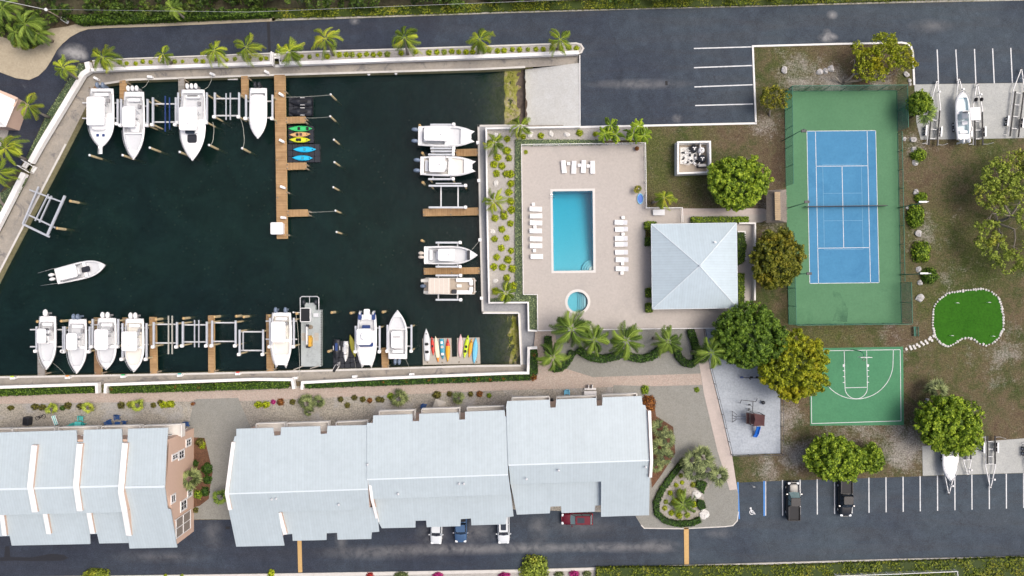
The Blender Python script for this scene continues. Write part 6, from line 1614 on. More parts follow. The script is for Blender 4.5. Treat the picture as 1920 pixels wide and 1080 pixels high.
# wood beyond the upper road
def wood():
 poly = px_poly([(-500, -140), (2300, -230), (2300, -34), (1920, -22), (1440, -7), (960, 2), (500, 15), (300, 24), (126, 30), (100, 46), (82, 60), (76, 82), (60, 90), (42, 88), (28, 76), (0, 66), (-500, 40)], 2)
 xs = np.array([p[0] for p in poly]); ys_ = np.array([p[1] for p in poly]); rs = np.random.RandomState(8)
 n = 5200; x = rs.uniform(xs.min(), xs.max(), n); y = rs.uniform(ys_.min(), ys_.max(), n)
 k = in_poly(x, y, poly) & (y < 62) ; x = x[k]; y = y[k]
 C_, Nn, T = [], [], []
 for i in range(len(x)):
  near = y[i] < 50
  z = 2.2 + 1.5 * math.sin(x[i] * .31) * math.cos(y[i] * .4) + rs.uniform(-1.2, 1.4)
  m = 50; e = unit(m, rs, -.3); r = rs.uniform(.5, 1.0)
  C_.append(np.array([x[i], y[i], max(.6, z)]) + e * (rs.uniform(.5, 1, len(e)) * r)[:, None]); Nn.append(e + rs.normal(size=e.shape) * .5 + [0, 0, .3]); T.append(np.clip(.35 + rs.uniform(-.3, .3, len(e)) + rs.uniform(-.2, .3), 0, 1))
 C_ = np.vstack(C_); me = leaf_mesh('woodland', C_, np.vstack(Nn), .2 * rs.uniform(.6, 1.5, len(C_)), np.concatenate(T))
 o = link('woodland', me, M['leaf_jungle']); tag(o, 'dense dark scrub woodland along the top edge beyond the road', 'woodland', None, 'stuff')
wood()
sheet('woodland_floor', [(-600, -300), (2400, -400), (2400, -36), (1920, -22), (1440, -6), (500, 16), (126, 31), (82, 60), (60, 91), (28, 76), (0, 67), (-600, 40)], -.01, .06, M['soil'])
for i, (a, b, z, s) in enumerate(((48, 45, 4.5, .95), (30, 60, 4, .8), (322, 14, 5, .55), (5, 15, 5, .9), (70, 62, 3.5, .7))):
 palm(['palm in the scrub at the top left corner, right of the sand yard', 'palm hanging over the sand yard at the top left', 'small palm in the scrub above the clipped hedge', 'palm in the scrub at the very top left corner', 'small palm by the sand yard edge in the scrub'][i], (a, b), z, None, s, i + 60, PD, 'palms in the scrub')
for i, (a, b, r) in enumerate(((28, 80, 8), (45, 86, 8), (60, 84, 7))):
 ball('shrub', '%s lime shrub from the left on the edge of the sand yard' % ordinal(i + 1), a, b, r, 'leaf_sparse', 'lime shrubs at the sand yard', i)
# beds
sheet('mulch_bed', [(364, 820), (384, 821), (391, 850), (399, 885), (394, 915), (392, 935), (375, 948), (360, 952), (362, 900)], -.01, .075, M['mulch'])
sheet('island_bed', [(1284, 866), (1305, 846), (1330, 850), (1345, 872), (1335, 905), (1318, 925), (1325, 965), (1300, 978), (1250, 974), (1232, 950), (1245, 918)], -.01, .085, M['gravel'])
sheet('end_bed', [(1208, 740), (1225, 745), (1230, 780), (1262, 800), (1266, 850), (1240, 890), (1222, 915), (1214, 800)], -.01, .08, M['mulch'])
# ================================================================ DOCKS
def dock(label, pts, mat, z=0.0, group='timber docks in the marina', piles=None, cat='dock', name='timber_dock'):
 poly = px_poly(pts, z); c = P(*pts[0]); rt = root(name, label, cat, (c.x, c.y, 0), 0, group)
 mb = MB(); mb.prism(poly, z - .12, z); mb.build('decking', M[mat], rt, True)
 mb = MB()
 for i in range(len(poly)):
  a, b = Vector((*poly[i], z - .2)), Vector((*poly[(i + 1) % len(poly)], z - .2)); cc = sum((Vector((*p, z - .2)) for p in poly), Vector()) / len(poly)
  mb.bar(a, b, .08, .24)
 mb.build('fascia', M['timber_new' if 'grey' not in mat else 'timber_old'], rt, True)
 if piles is None:
  xs = [p[0] for p in pts]; ys = [p[1] for p in pts]
  x0, x1, y0, y1 = min(xs) + 1, max(xs) - 1, min(ys) + 3, max(ys) - 3
  piles = [(x0, y0), (x1, y0), (x0, y1), (x1, y1)]
  if y1 - y0 > 50: piles += [(x0, (y0 + y1) / 2), (x1, (y0 + y1) / 2)]
  if x1 - x0 > 50: piles += [((x0 + x1) / 2, y0), ((x0 + x1) / 2, y1)]
 for (a, b) in piles:
  p = P(a, b); mb = MB(); mb.tube([(0, 0, -5.6), (0, 0, z + .02)], .13, 8); o = mb.build('pile', M['timber_old'], rt); o.location = (p.x - c.x, p.y - c.y, 0)
 return rt
ZD = -.35
dock('brown timber deck corner behind the leftmost upper boat', [(164, 190), (176, 162), (183, 160), (183, 190)], 'planks_dark', ZD)
dock('short timber pier left of the boat with three white engines at upper left', [(224, 151), (235.5, 150), (235.5, 186), (224, 186)], 'planks_ns', ZD)
dock('short greyish pier left of the large white hardtop boat', [(334, 147), (345.5, 146), (345, 178), (334.5, 178)], 'planks_grey', ZD)
dock('short timber pier left of the clean white skiff', [(452, 142.5), (464.5, 142), (465, 182), (452.5, 182)], 'planks_ns', ZD)
dock('long timber main pier with kayaks and jet skis on its right', [(514, 140.5), (534, 140), (536.5, 300), (538.5, 447), (519, 447.5), (517, 300)], 'planks_ns', ZD, piles=[(516, 170), (533, 170), (517, 230), (518, 300), (519, 370), (520, 440), (537, 440), (537, 360)])
dock('first side branch of the long pier, below the black jet skis', [(535, 219.5), (572, 218.5), (572.5, 230), (535.5, 231)], 'planks_ew', ZD)
dock('second side branch of the long pier, below the blue kayaks', [(536.5, 305.5), (573.5, 305), (574, 317), (537, 318)], 'planks_ew', ZD)
dock('third side branch of the long pier with a mooring rope', [(538, 393.5), (576, 393), (579, 405), (538.5, 406)], 'planks_ew', ZD)
dock('narrow pier between the two white catamarans', [(854.5, 280), (895, 279), (895.5, 291.5), (855, 292.5)], 'planks_ew', ZD)
dock('timber pier below the empty lift on the right side of the marina', [(793, 392), (896, 389.5), (897, 403), (793.5, 405)], 'planks_ew', ZD)
dock('timber pier between the monohull and the tan pontoon boat', [(794.5, 503), (898.5, 501.5), (899, 513), (795, 514.5)], 'planks_ew', ZD)
dock('grey weathered pier under the leftmost lower boat', [(70, 640), (83, 640), (84, 703.5), (70.5, 704)], 'planks_grey', ZD)
dock('dark timber pier between the second and third lower boats', [(175, 596), (187, 596), (190, 702.5), (177, 703)], 'planks_dark', ZD)
dock('dark timber pier end between the third and fourth lower boats', [(229, 596), (237, 596), (237, 640), (229, 640)], 'planks_dark', ZD)
dock('timber pier right of the fourth lower boat', [(279.5, 595), (292, 595), (294, 700.5), (281.5, 701)], 'planks_ns', ZD)
dock('timber pier in the middle of the empty lower lifts', [(390, 592), (401, 592), (402, 699), (390.5, 699.5)], 'planks_ns', ZD)
dock('timber pier left of the lower catamaran', [(499, 590), (511, 590), (512.5, 696), (500, 696.5)], 'planks_ns', ZD)
dock('short timber pier between the flybridge boat and the bow-up boat', [(715, 653), (728, 652), (728, 689.5), (716, 690)], 'planks_ns', ZD)
# floating platforms
sh = dict(z=-1.0, cat='floating dock', name='floating_dock', group='floating platforms')
dock('grey U-shaped float carrying the row of coloured kayaks', [(792, 635), (846, 634), (847, 669.5), (857, 669), (857, 634), (899, 633), (900.5, 682), (793, 684)], 'float_grey', piles=[(800, 681), (828, 681), (860, 680), (893, 680)], **sh)
for l, pts in (('black float with two covered jet skis beside the long pier', [(541, 181), (586, 182), (586, 217), (541, 217)]), ('black float under the green, tan and yellow kayaks', [(540, 236), (587, 236), (588, 268), (541, 269)]), ('black float under the two blue kayaks', [(538, 270), (599, 270), (600, 304), (539, 305)]), ('dark float by the lower wall carrying jet skis', [(624, 640), (676, 638), (678, 690), (625, 692)])):
 sheet_ = MB(); poly = px_poly(pts, -1.0); c = P(*pts[0]); rt = root('floating_dock', l, 'floating dock', (c.x, c.y, 0), 0, 'black modular floats')
 a, b, c2, d = [Vector((*p, -1.0)) for p in poly]; n1 = max(2, int((b - a).length / .75)); n2 = max(2, int((d - a).length / .75))
 for i in range(n1):
  for j in range(n2):
   if i * n2 + j >= 60: continue
   u, v = (i + .5) / n1, (j + .5) / n2; p = a.lerp(b, u).lerp(d.lerp(c2, u), v)
   sheet_.rbox((p.x, p.y, -1.28), ((b - a).length / n1 - .03, (d - a).length / n2 - .03, .5), .1)
 sheet_.build('float_cube', M['black_plastic'], rt, True)
# mooring piles with ropes
def pile(label, px, py, z=1.2, r=.15, mat='timber_pile', group='mooring piles', cap='white_paint', lean=0):
 p = P(px, py, z); rt = root('mooring_pile', label, 'pile', (p.x, p.y, 0), 0, group)
 mb = MB(); mb.tube([(lean, 0, -5.8), (0, 0, z)], [r * 1.1, r], 9); mb.build('post', M[mat], rt)
 mb = MB(); mb.lathe([(r * 1.12, z - .02), (r * 1.12, z + .05), (.02, z + .22)], (0, 0, 0), 9); mb.build('cap', M[cap], rt)
for i, (a, b) in enumerate(((620, 177), (619, 218), (626, 262), (627, 304), (625, 351), (629, 395), (631, 435))):
 pile('%s mooring pile from the top in the column right of the long pier' % ordinal(i + 1), a, b, 1.6)
for i, (a, b, l) in enumerate([(168, 291, 'below the leftmost upper boat'), (230, 291, 'left of the bow with the three white engines behind it'), (281, 277, 'between the second and third upper boats'), (337, 285, 'left of the large hardtop boat bow'), (392, 272, 'right of the large hardtop boat bow'), (454, 278, 'left of the clean white skiff bow')]):
 pile('slanting timber mooring pile %s' % l, a, b, 1.6, .17)
for i, (a, b, l) in enumerate([(787, 235, 'above the upper catamaran stern'), (792, 287, 'between the two catamaran sterns'), (793, 342, 'below the lower catamaran stern'), (791, 451, 'above the monohull stern on the right side'), (622, 586, 'top right of the work barge'), (658, 587, 'left of the flybridge boat stern'), (718, 585, 'between the flybridge boat and the bow-up boat'), (616, 659, 'right of the lower end of the work barge'), (556, 588, 'between the lower catamaran and the barge'), (115, 602, 'left of the second lower boat stern'), (292, 599, 'at the head of the pier right of the fourth lower boat'), (344, 597, 'between the first two empty lower lifts'), (443, 593, 'above the third empty lower lift'), (168, 604, 'left of the third lower boat'), (402, 594, 'at the head of the middle lower pier'), (457, 594, 'above the fourth empty lower lift'), (70, 603, 'left of the leftmost lower boat'), (505, 592, 'at the head of the pier by the lower catamaran'), (132, 377, 'at the outer upper corner of the left wall lift'), (107, 428, 'at the outer lower corner of the left wall lift')]):
 pile('low timber mooring pile %s' % l, a, b, .5, .2, cap='timber_new')
def rope(label, pts, r=.03, sag=.3):
 W_ = [P(*p) for p in pts]; mb = MB(); fine = []
 for a, b in zip(W_, W_[1:]):
  for k in range(8):
   t = k / 8; q_ = a.lerp(b, t); q_.z -= sag * 4 * t * (1 - t); fine.append(q_)
 fine.append(W_[-1]); mb.tube(fine, r, 5); tag(mb.build('mooring_rope', M['rope']), label, 'rope', 'mooring ropes')
rope('rope from the long pier to the top mooring pile', [(533, 182, .3), (619, 178, 1.2)])
rope('rope from the first pier branch to the second mooring pile', [(571, 221, .3), (618, 219, 1.2)])
rope('rope from the third pier branch to its mooring pile', [(578, 398, .3), (627, 396, 1.2)])
rope('curved rope from the dock walk pedestal to the engines of the second upper boat', [(278, 145, .3), (276, 155, .4), (266, 165, .5)])
rope('curved rope from the dock walk to the right of the hardtop boat stern', [(396, 140, .3), (394, 155, .4), (384, 167, .5)])
rope('rope hanging down to the pile right of the hardtop boat', [(399, 229, .4), (400, 255, .2), (395, 272, 1)], .04)
rope('rope hanging down to the pile left of the skiff', [(451, 222, .4), (457, 250, .2), (456, 276, 1)], .04)
rope('long rope beside the work barge up to the lower catamaran', [(561, 706, .2), (560, 650, .3), (555, 590, .5)])
rope('bow rope from the monohull to the right dock walk', [(885, 468, .8), (899, 451, .1)])
rope('rope from the second lower boat down to the dock walk', [(98, 680, .5), (125, 707, .1)], .02)
rope('rope from the yellow paddleboard down to the dock walk', [(664, 670, -.8), (668, 705, .1)], .02)
rope('rope from the bow-up boat stern to the dock walk', [(760, 672, .4), (772, 703, .1)], .02)
# ================================================================ BOAT LIFTS
def lift(label, x0, x1, y0, y1, cy=(), vert=True, bunks=(), zb=1.3, zc=.1, cext=(0, 0), bunkmat='aluminium', piles=True, sides=(1, 1), bw=.28):
 def Q(a, b, z): return P(a, b, z) if vert else P(b, a, z)
 c = Q((x0 + x1) / 2, (y0 + y1) / 2, 0); rt = root('boat_lift', label, 'boat lift', (c.x, c.y, 0), 0, 'aluminium boat lifts')
 for x, on in ((x0, sides[0]), (x1, sides[1])):
  if not on: continue
  a, b = Q(x, y0, zb), Q(x, y1, zb)
  mb = MB(); mb.bar(a, b, bw, .25); mb.bar(a + Vector((0, 0, .18)), b + Vector((0, 0, .18)), bw * .4, .1); mb.build('top_beam', M['aluminium'], rt, True)
  for p in (a.lerp(b, .06), a.lerp(b, .94)):
   mb = MB(); mb.tube([Vector((p.x, p.y, -5.8)), Vector((p.x, p.y, zb - .12))], .14, 8); mb.build('pile', M['timber_pile'], rt, True)
  mb = MB(); e = a.lerp(b, .96 if vert else .96); mb.rbox((e.x, e.y, zb + .3), (.5, .5, .4), .15); mb.build('motor', M['white_paint'], rt, True)
 for y in cy:
  a, b = Q(x0 - cext[0], y, zc), Q(x1 + cext[1], y, zc)
  mb = MB(); mb.bar(a, b, .2, .22); mb.build('cradle_beam', M['galvanised'], rt, True)
  mb = MB()
  for x, on in ((x0, sides[0]), (x1, sides[1])):
   if on: mb.tube([Q(x, y, zb), Q(x, y, zc)], .02, 5)
  if mb.v: mb.build('cable', M['galvanised'], rt, True)
 for (bx, by0, by1) in bunks:
  mb = MB(); mb.bar(Q(bx, by0, zc + .3), Q(bx, by1, zc + .3), .16, .16); mb.build('bunk', M[bunkmat], rt, True)
lift('boat lift cradling the leftmost upper boat', 158, 221, 186, 235, (193, 222), cext=(3, 0), sides=(0, 1))
lift('boat lift cradling the upper boat with three white engines', 227.5, 277, 186, 238, (199, 230))
lift('empty lift between the second and third upper boats', 287, 330, 183, 237, (195, 229), bunks=((310, 180, 247), (318, 183, 243)), bunkmat='navy')
lift('boat lift cradling the large upper hardtop boat', 334.5, 388, 174, 233, (185, 222))
lift('empty lift between the hardtop boat and the clean skiff', 403, 448.5, 174, 222, (185, 217), bunks=((424, 175, 225), (432, 174, 225)))
lift('boat lift cradling the clean white skiff', 461.5, 511, 178, 225, (190, 221))
h_ = dict(vert=False)
lift('boat lift cradling the upper catamaran', 234, 278.5, 807, 853, (812, 845), **h_)
lift('boat lift cradling the lower catamaran on the right side', 290, 336, 803, 852, (812, 845), **h_)
lift('spare lift beam stack between the catamarans', 284, 285.5, 808, 852, (), sides=(1, 0), **h_)
lift('empty lift on the right side above the timber pier', 348.5, 389, 804, 876, (827, 859), bunks=((344, 817, 865),), **h_)
lift('boat lift cradling the right side monohull', 455, 500, 817, 865, (822, 858), **h_)
lift('boat lift cradling the tan pontoon boat', 516.5, 562, 817, 866, (822, 858), **h_)
lift('boat lift cradling the leftmost lower boat', 69, 119, 612, 660, (618, 650), cext=(12, 9))
lift('boat lift cradling the second lower boat', 121.5, 168.5, 612, 661, (619, 652), cext=(4, 2))
lift('boat lift cradling the third lower boat', 174, 222, 598, 652, (609, 642), cext=(4, 3))
lift('boat lift cradling the fourth lower boat', 230, 275, 606, 676, (615, 646), cext=(3, 3), sides=(1, 1))
lift('first empty lower lift from the left, with two long green bunks', 288.5, 332, 604, 652, (608, 643), bunks=((316, 592, 664), (323, 592, 664)), bunkmat='rope')
lift('second empty lower lift from the left', 343, 388, 603, 650, (609, 641), bunks=((365, 600, 651), (373, 600, 651)))
lift('third empty lower lift from the left, right of the middle pier', 398, 442, 601, 650, (605, 640))
lift('fourth empty lower lift, set lower beside the catamaran pier', 449.5, 493.5, 618, 666, (622, 657), bunks=((456, 622, 657),))
lift('boat lift cradling the lower catamaran', 506.5, 551, 596, 652, (602, 636), cext=(8, 6))
lift('boat lift cradling the flybridge boat', 667, 712, 611, 661, (615, 650), cext=(2, 2))
lift('boat lift cradling the bow-up boat', 726.5, 771.5, 609, 660, (614, 649), cext=(2, 2))
# slanting lift at the left wall
rt = root('boat_lift', 'empty slanting boat lift beside the left flood wall', 'boat lift', (*P(85, 403)[:2], 0), 0, 'aluminium boat lifts')
for a, b, w, nm in (((122, 367, 1), (89, 441, 1), .35, 'top_beam'), ((73, 350, .6), (43, 420, .6), .25, 'top_beam'), ((43, 420, .8), (93, 444, .8), .3, 'cradle_beam'), ((56, 356, .3), (117, 379, .3), .22, 'cradle_beam'), ((50, 401, .3), (104, 427, .3), .22, 'cradle_beam'), ((91, 364, .5), (66, 414, .5), .16, 'bunk'), ((97, 367, .5), (74, 417, .5), .16, 'bunk'), ((87, 371, .6), (99, 373, .6), .12, 'bunk')):
 mb = MB(); mb.bar(P(*a), P(*b), w, .22); mb.build(nm, M['aluminium'], rt, True)
# ================================================================ BOATS
def hull_w(t, W, cat=False, fine=2.2, tr=.90):
 if cat: return W / 2 * (tr + (1 - tr) * min(1, t / .3)) if t < .55 else W / 2 * (1 - .42 * ((t - .55) / .45) ** 2.4)
 if t < .5: return W / 2 * (tr + (1 - tr) * math.sin(t / .5 * math.pi / 2))
 return W / 2 * max(.012, 1 - ((t - .5) / .5) ** (fine + .25))
def boat(name, label, px, py, L, W, ang, zd, cat=False, cockpit=(.06, .62), floor='gel_grey', top=None, engines=(2, 'white_paint'), gel='gelcoat', hatches=(), bow_well=None, wind=None, seats=True, console=.5, extra=None, fine=2.2, group='motor boats in the marina', topmat='gelcoat', g=.24, depth=1.2, tr=.9, catg='boat', esc=1.0):
 p = P(px, py, zd)
 rt = root(name, label, catg, (p.x, p.y, 0), ang, group)
 N_ = 22; ts = [k / N_ for k in range(N_ + 1)]
 X_ = lambda t: (t - .5) * L
 hm = MB(); hm.smooth = True
 rings = []
 for t in ts:
  w = hull_w(t, W, cat, fine, tr); sheer = .22 * t * t
  d = depth * (1 - .55 * max(0, t - .75) / .25) if not cat else depth * (1 - .35 * max(0, t - .8) / .2)
  gi = min(g, w * .8)
  rings.append([(X_(t), 0, zd + sheer - d), (X_(t) - (.05 * L if t == 1 else 0), w * .78, zd + sheer - d * .62), (X_(t), w, zd + sheer - .12), (X_(t), w, zd + sheer), (X_(t), w - gi, zd + sheer + .05)])
 vs, fs = [], []
 for r in rings: vs += r + [(a, -b, c) for a, b, c in r[1:]]
 m = 9
 for i in range(N_):
  A, B = i * m, (i + 1) * m
  for k in range(4): fs.append((A + k, B + k, B + k + 1, A + k + 1)[::-1])
  ch = [0, 5, 6, 7, 8]
  for k in range(4): fs.append((A + ch[k], A + ch[k + 1], B + ch[k + 1], B + ch[k])[::-1])
 fs.append((0, 1, 2, 3, 4, 8, 7, 6, 5))
 hm.add(vs, fs)
 if cat:   # two pointed bows standing ahead of a blunt foredeck
  for s in (-1, 1):
   w = hull_w(1, W, True); y0, y1 = s * w, s * w * .45; x0 = X_(1) - .02; z1 = zd + .22
   hm.add([(x0, y0, z1), (x0, y1, z1), (x0 + .55, s * w * .86, z1), (x0, y0, z1 - depth * .5), (x0, y1, z1 - depth * .5), (x0 + .25, s * w * .84, z1 - depth * .5)], [(0, 1, 2), (0, 2, 5, 3), (2, 1, 4, 5), (3, 5, 4)])
 hm.build('hull', M[gel], rt)
 c0, c1 = cockpit
 def band(mb, a, b, dz=.05, k=1.0, n=8, crown=0.0):
  vv, ff = [], []
  for i in range(n + 1):
   t = a + (b - a) * i / n; w = (hull_w(t, W, cat, fine, tr) - min(g, hull_w(t, W, cat, fine, tr) * .8)) * k; z = zd + .22 * t * t + dz
   vv += [(X_(t), w, z), (X_(t), w * .5, z + crown), (X_(t), -w * .5, z + crown), (X_(t), -w, z)]
  for i in range(n):
   for q_ in range(3): ff.append((i * 4 + q_, i * 4 + q_ + 1, i * 4 + q_ + 5, i * 4 + q_ + 4))
  return mb.add(vv, ff)
 wells = [(c0, c1)] + ([bow_well] if bow_well else [])
 segs = []; cur = 0.0
 for a, b in wells: segs.append((cur, a)); cur = b
 segs.append((cur, 1.0))
 for a, b in segs:
  if b > a + .005: band(MB(), a, b, .05, crown=.06 if b == 1 else .0).build('deck', M[gel], rt)
 for i, (a, b) in enumerate(wells):
  lin = MB(); n = 8; dep = .62 if i == 0 else .38; vv, ff = [], []
  for k in range(n + 1):
   t = a + (b - a) * k / n; w = hull_w(t, W, cat, fine, tr) - min(g, hull_w(t, W, cat, fine, tr) * .8); z = zd + .22 * t * t + .05
   vv += [(X_(t), w, z), (X_(t), w - .04, z - dep), (X_(t), -w + .04, z - dep), (X_(t), -w, z)]
  for k in range(n):
   for q_ in range(3): ff.append((k * 4 + q_, (k + 1) * 4 + q_, (k + 1) * 4 + q_ + 1, k * 4 + q_ + 1)[::-1])
  ff.append((0, 1, 2, 3)); ff.append((n * 4 + 3, n * 4 + 2, n * 4 + 1, n * 4))
  lin.add(vv, ff); lin.build('cockpit' if i == 0 else 'bow_well', M[floor], rt)
 zf = zd - .5
 if console:
  cx = X_(console); cs = MB(); cs.rbox((cx, 0, zf + .55), (1.3, min(1.3, W * .42), 1.1), .22); co = cs.build('console', M[gel], rt)
  ws = MB(); ws.bar((cx + .28, -W * .18, zf + 1.25), (cx + .28, W * .18, zf + 1.25), .08, .5); ws.build('windscreen', M['dark_glass'], co)
  if seats:
   st_ = MB(); st_.rbox((cx - 1.25, 0, zf + .45), (.6, min(1.2, W * .4), .9), .12); st_.build('helm_seat', M['canvas_white'], rt)
 if seats:
  sb = MB(); sb.rbox((X_(c0 + .05), 0, zd - .2), (.5, W * .55, .5), .12); sb.build('stern_bench', M['canvas_white'], rt)
 if top:
  tx, tl, tw, tz = top[:4]; tz *= .62; tw *= .94
  for o_ in [None]:
   hb = MB(); hb.rbox((X_(tx), 0, zd + tz), (tl, tw, .16), .34, n=4, top=.07); tp = hb.build('hardtop', M[topmat], rt)
   if tl > 1.5:
    ex = MB(); ex.rbox((X_(tx), 0, zd + tz + .085), (tl * .8, tw * .78, .03), .25, n=3, top=.01); ex.build('hardtop_panel', M['canvas_white'], tp)
    an = MB(); an.lathe([(.16, .0), (.16, .1), (.08, .18)], (X_(tx) + tl * .18, 0, zd + tz + .1), 10); an.build('radar', M['white_paint'], tp)
  for sx in (-1, 1):
   for sy in (-1, 1):
    lg = MB(); lg.tube([(X_(tx) + sx * tl * .3, sy * tw * .32, zf), (X_(tx) + sx * tl * .36, sy * tw * .42, zd + tz - .05)], .04, 6); lg.build('top_leg', M['aluminium'], rt)
 if wind:
  ws = MB(); x = X_(wind); w = hull_w(wind, W) * .78
  ws.add([(x, -w, zd + .08), (x + .55, -w * .6, zd + .1), (x + .55, w * .6, zd + .1), (x, w, zd + .08), (x - .35, -w * .88, zd + .75), (x + .1, -w * .5, zd + .8), (x + .1, w * .5, zd + .8), (x - .35, w * .88, zd + .75)], [(0, 1, 5, 4), (1, 2, 6, 5), (2, 3, 7, 6)])
  ws.build('windscreen', M['dark_glass'], rt)
 n, em = engines[:2]; sp = engines[2] if len(engines) > 2 else .62
 for k in range(n):
  y = (k - (n - 1) / 2) * sp
  e_ = MB(); e_.smooth = True; e_.ell((X_(0) - .42 * esc, y, zd + .42), (.46 * esc, .27 * esc, .36), 12, 8); eo = e_.build('outboard', M[em], rt)
  s_ = MB(); s_.box((X_(0) - .45, y, zd - .35), (.28, .14, 1.3)); s_.box((X_(0) - .12, y, zd - .1), (.3, .3, .3)); s_.build('engine_leg', M['engine_grey' if em == 'white_paint' else em], eo)
 for i, (t, y, lx, ly, mt) in enumerate(hatches):
  hb = MB(); hb.rbox((X_(t), y, zd + .22 * t * t + .13), (lx, ly, .10), min(lx, ly) * .25, top=.03); hb.build('hatch', M[mt], rt)
 for s in (-1, 1):
  rl = MB(); pts = [(X_(t), s * (hull_w(t, W, cat, fine, tr) - .08), zd + .22 * t * t + .42) for t in (.58, .7, .8, .9, .97)]
  rl.tube(pts, .022, 5)
  for p in pts[::2]: rl.tube([(p[0], p[1], p[2] - .4), p], .018, 5)
  rl.build('bow_rail', M['aluminium'], rt)
 if seats and cockpit[1] > .4 and name != 'trailer_boat':
  cb = MB(); cb.rbox((X_(cockpit[0] + .14), W * .22, zd - .25), (.6, .4, .4), .08); cb.build('cooler', M['engine_grey'], rt)
  for s in (-1, 1):
   cb = MB(); cb.rbox((X_((cockpit[0] + cockpit[1]) / 2), s * (W * .5 - g - .06), zd + .02), (L * (cockpit[1] - cockpit[0]) * .8, .10, .10), .04); cb.build('coaming_pad', M['engine_grey'], rt)
 if extra: extra(rt, X_, zd)
 return rt
D = R
dn = D(-90)      # bow down the photo
MG = 'motor boats in the marina'
def px_len(n): return n / S * .985
def ex1(rt, X_, zd):
 mb = MB(); mb.rbox((X_(.60), 0, zd + .55), (2.2, 2.1, .9), .45); mb.build('cabin', M['gelcoat'], rt)
 mb = MB(); mb.bar((X_(1) - .3, 0, zd + .32), (X_(1) + .95, 0, zd + .34), .62, .1); mb.build('anchor_platform', M['gelcoat'], rt)
 mb = MB(); mb.bar((X_(1) + .1, -.16, zd + .4), (X_(1) + .9, -.16, zd + .42), .1, .06); mb.build('anchor', M['black_plastic'], rt)
boat('motor_boat', 'leftmost upper boat, white with a tall hardtop and two blue-grey engines', 190.5, 222, px_len(112), 3.9, dn, 1.5, cockpit=(.05, .42), top=(.42, 4.4, 2.9, 2.5), engines=(2, 'engine_blue', .85), hatches=((.79, .45, .42, .42, 'navy'), (.79, -.45, .42, .42, 'navy')), console=.36, extra=ex1, fine=2.6)
boat('centre_console', 'upper white centre console with three white engines and grey bow well', 251, 236, px_len(128), 3.35, dn, 1.3, cockpit=(.07, .60), bow_well=(.62, .86), top=(.40, 3.2, 2.1, 2.3), engines=(3, 'white_paint', .66), console=.48, hatches=((.52, .3, 1.6, 1.4, 'gelcoat'),))
def ex3(rt, X_, zd):
 mb = MB(); mb.rbox((X_(.56), 0, zd + .5), (1.6, 2.0, .8), .4); mb.build('cabin', M['gelcoat'], rt)
 mb = MB(); mb.rbox((X_(.605), 0, zd + .92), (.7, 1.5, .06), .2, top=.02); mb.build('sunroof', M['dark_glass'], rt)
boat('motor_boat', 'largest upper boat, white hardtop, three white engines and a dark bow sunpad', 361.5, 235, px_len(134), 3.95, dn, 1.4, cockpit=(.05, .42), top=(.44, 3.6, 2.95, 2.5), engines=(3, 'white_paint', .66), hatches=((.69, 0, 1.35, 1.45, 'black_plastic'), (.09, 0, .14, 1.6, 'black_plastic')), console=.4, extra=ex3)
boat('skiff', 'clean white covered skiff with two dark engines left of the long pier', 484, 213, px_len(96), 2.75, dn, 1.2, cockpit=(.10, .16), engines=(2, 'black_plastic', .62), console=0, seats=False, hatches=((.36, 0, 3.6, 2.0, 'canvas_white'), (.66, 0, 1.9, 1.4, 'canvas_white')), fine=2.4, tr=.96)
# right side
ee = D(0)
boat('catamaran', 'upper white catamaran with a large hardtop and two blue engines', 834, 255.5, px_len(100), 3.25, D(-1), 1.4, cat=True, cockpit=(.08, .50), bow_well=(.60, .80), top=(.36, 3.8, 2.2, 2.3), engines=(2, 'engine_blue', 1.75), console=.45, g=.3, esc=1.15)
def excat(rt, X_, zd):
 mb = MB(); mb.tube([(X_(.50), -1.3, zd + 1.9), (X_(.53), -.6, zd + 2.0), (X_(.54), 0, zd + 2.0), (X_(.53), .6, zd + 2.0), (X_(.50), 1.3, zd + 1.9)], .05, 6); mb.build('arch', M['engine_grey'], rt)
boat('catamaran', 'lower white catamaran with cream hardtop and open bow on the right side', 837, 311.5, px_len(98), 3.1, D(-1), 1.4, cat=True, cockpit=(.07, .54), bow_well=(.60, .84), top=(.34, 2.5, 2.5, 2.2), engines=(2, 'engine_blue', 1.6), console=.44, floor='gel_cream', g=.3, esc=1.15, extra=excat)
boat('centre_console', 'white monohull with tan engines and a dark bow cushion on the right side', 845.5, 478.5, px_len(101), 2.85, ee, 1.3, cockpit=(.08, .80), top=(.43, 2.6, 2.0, 2.1), engines=(2, 'canvas_tan', .62), console=.42, floor='gel_grey', hatches=((.83, 0, .45, 1.5, 'black_plastic'),), bow_well=None, tr=.95)
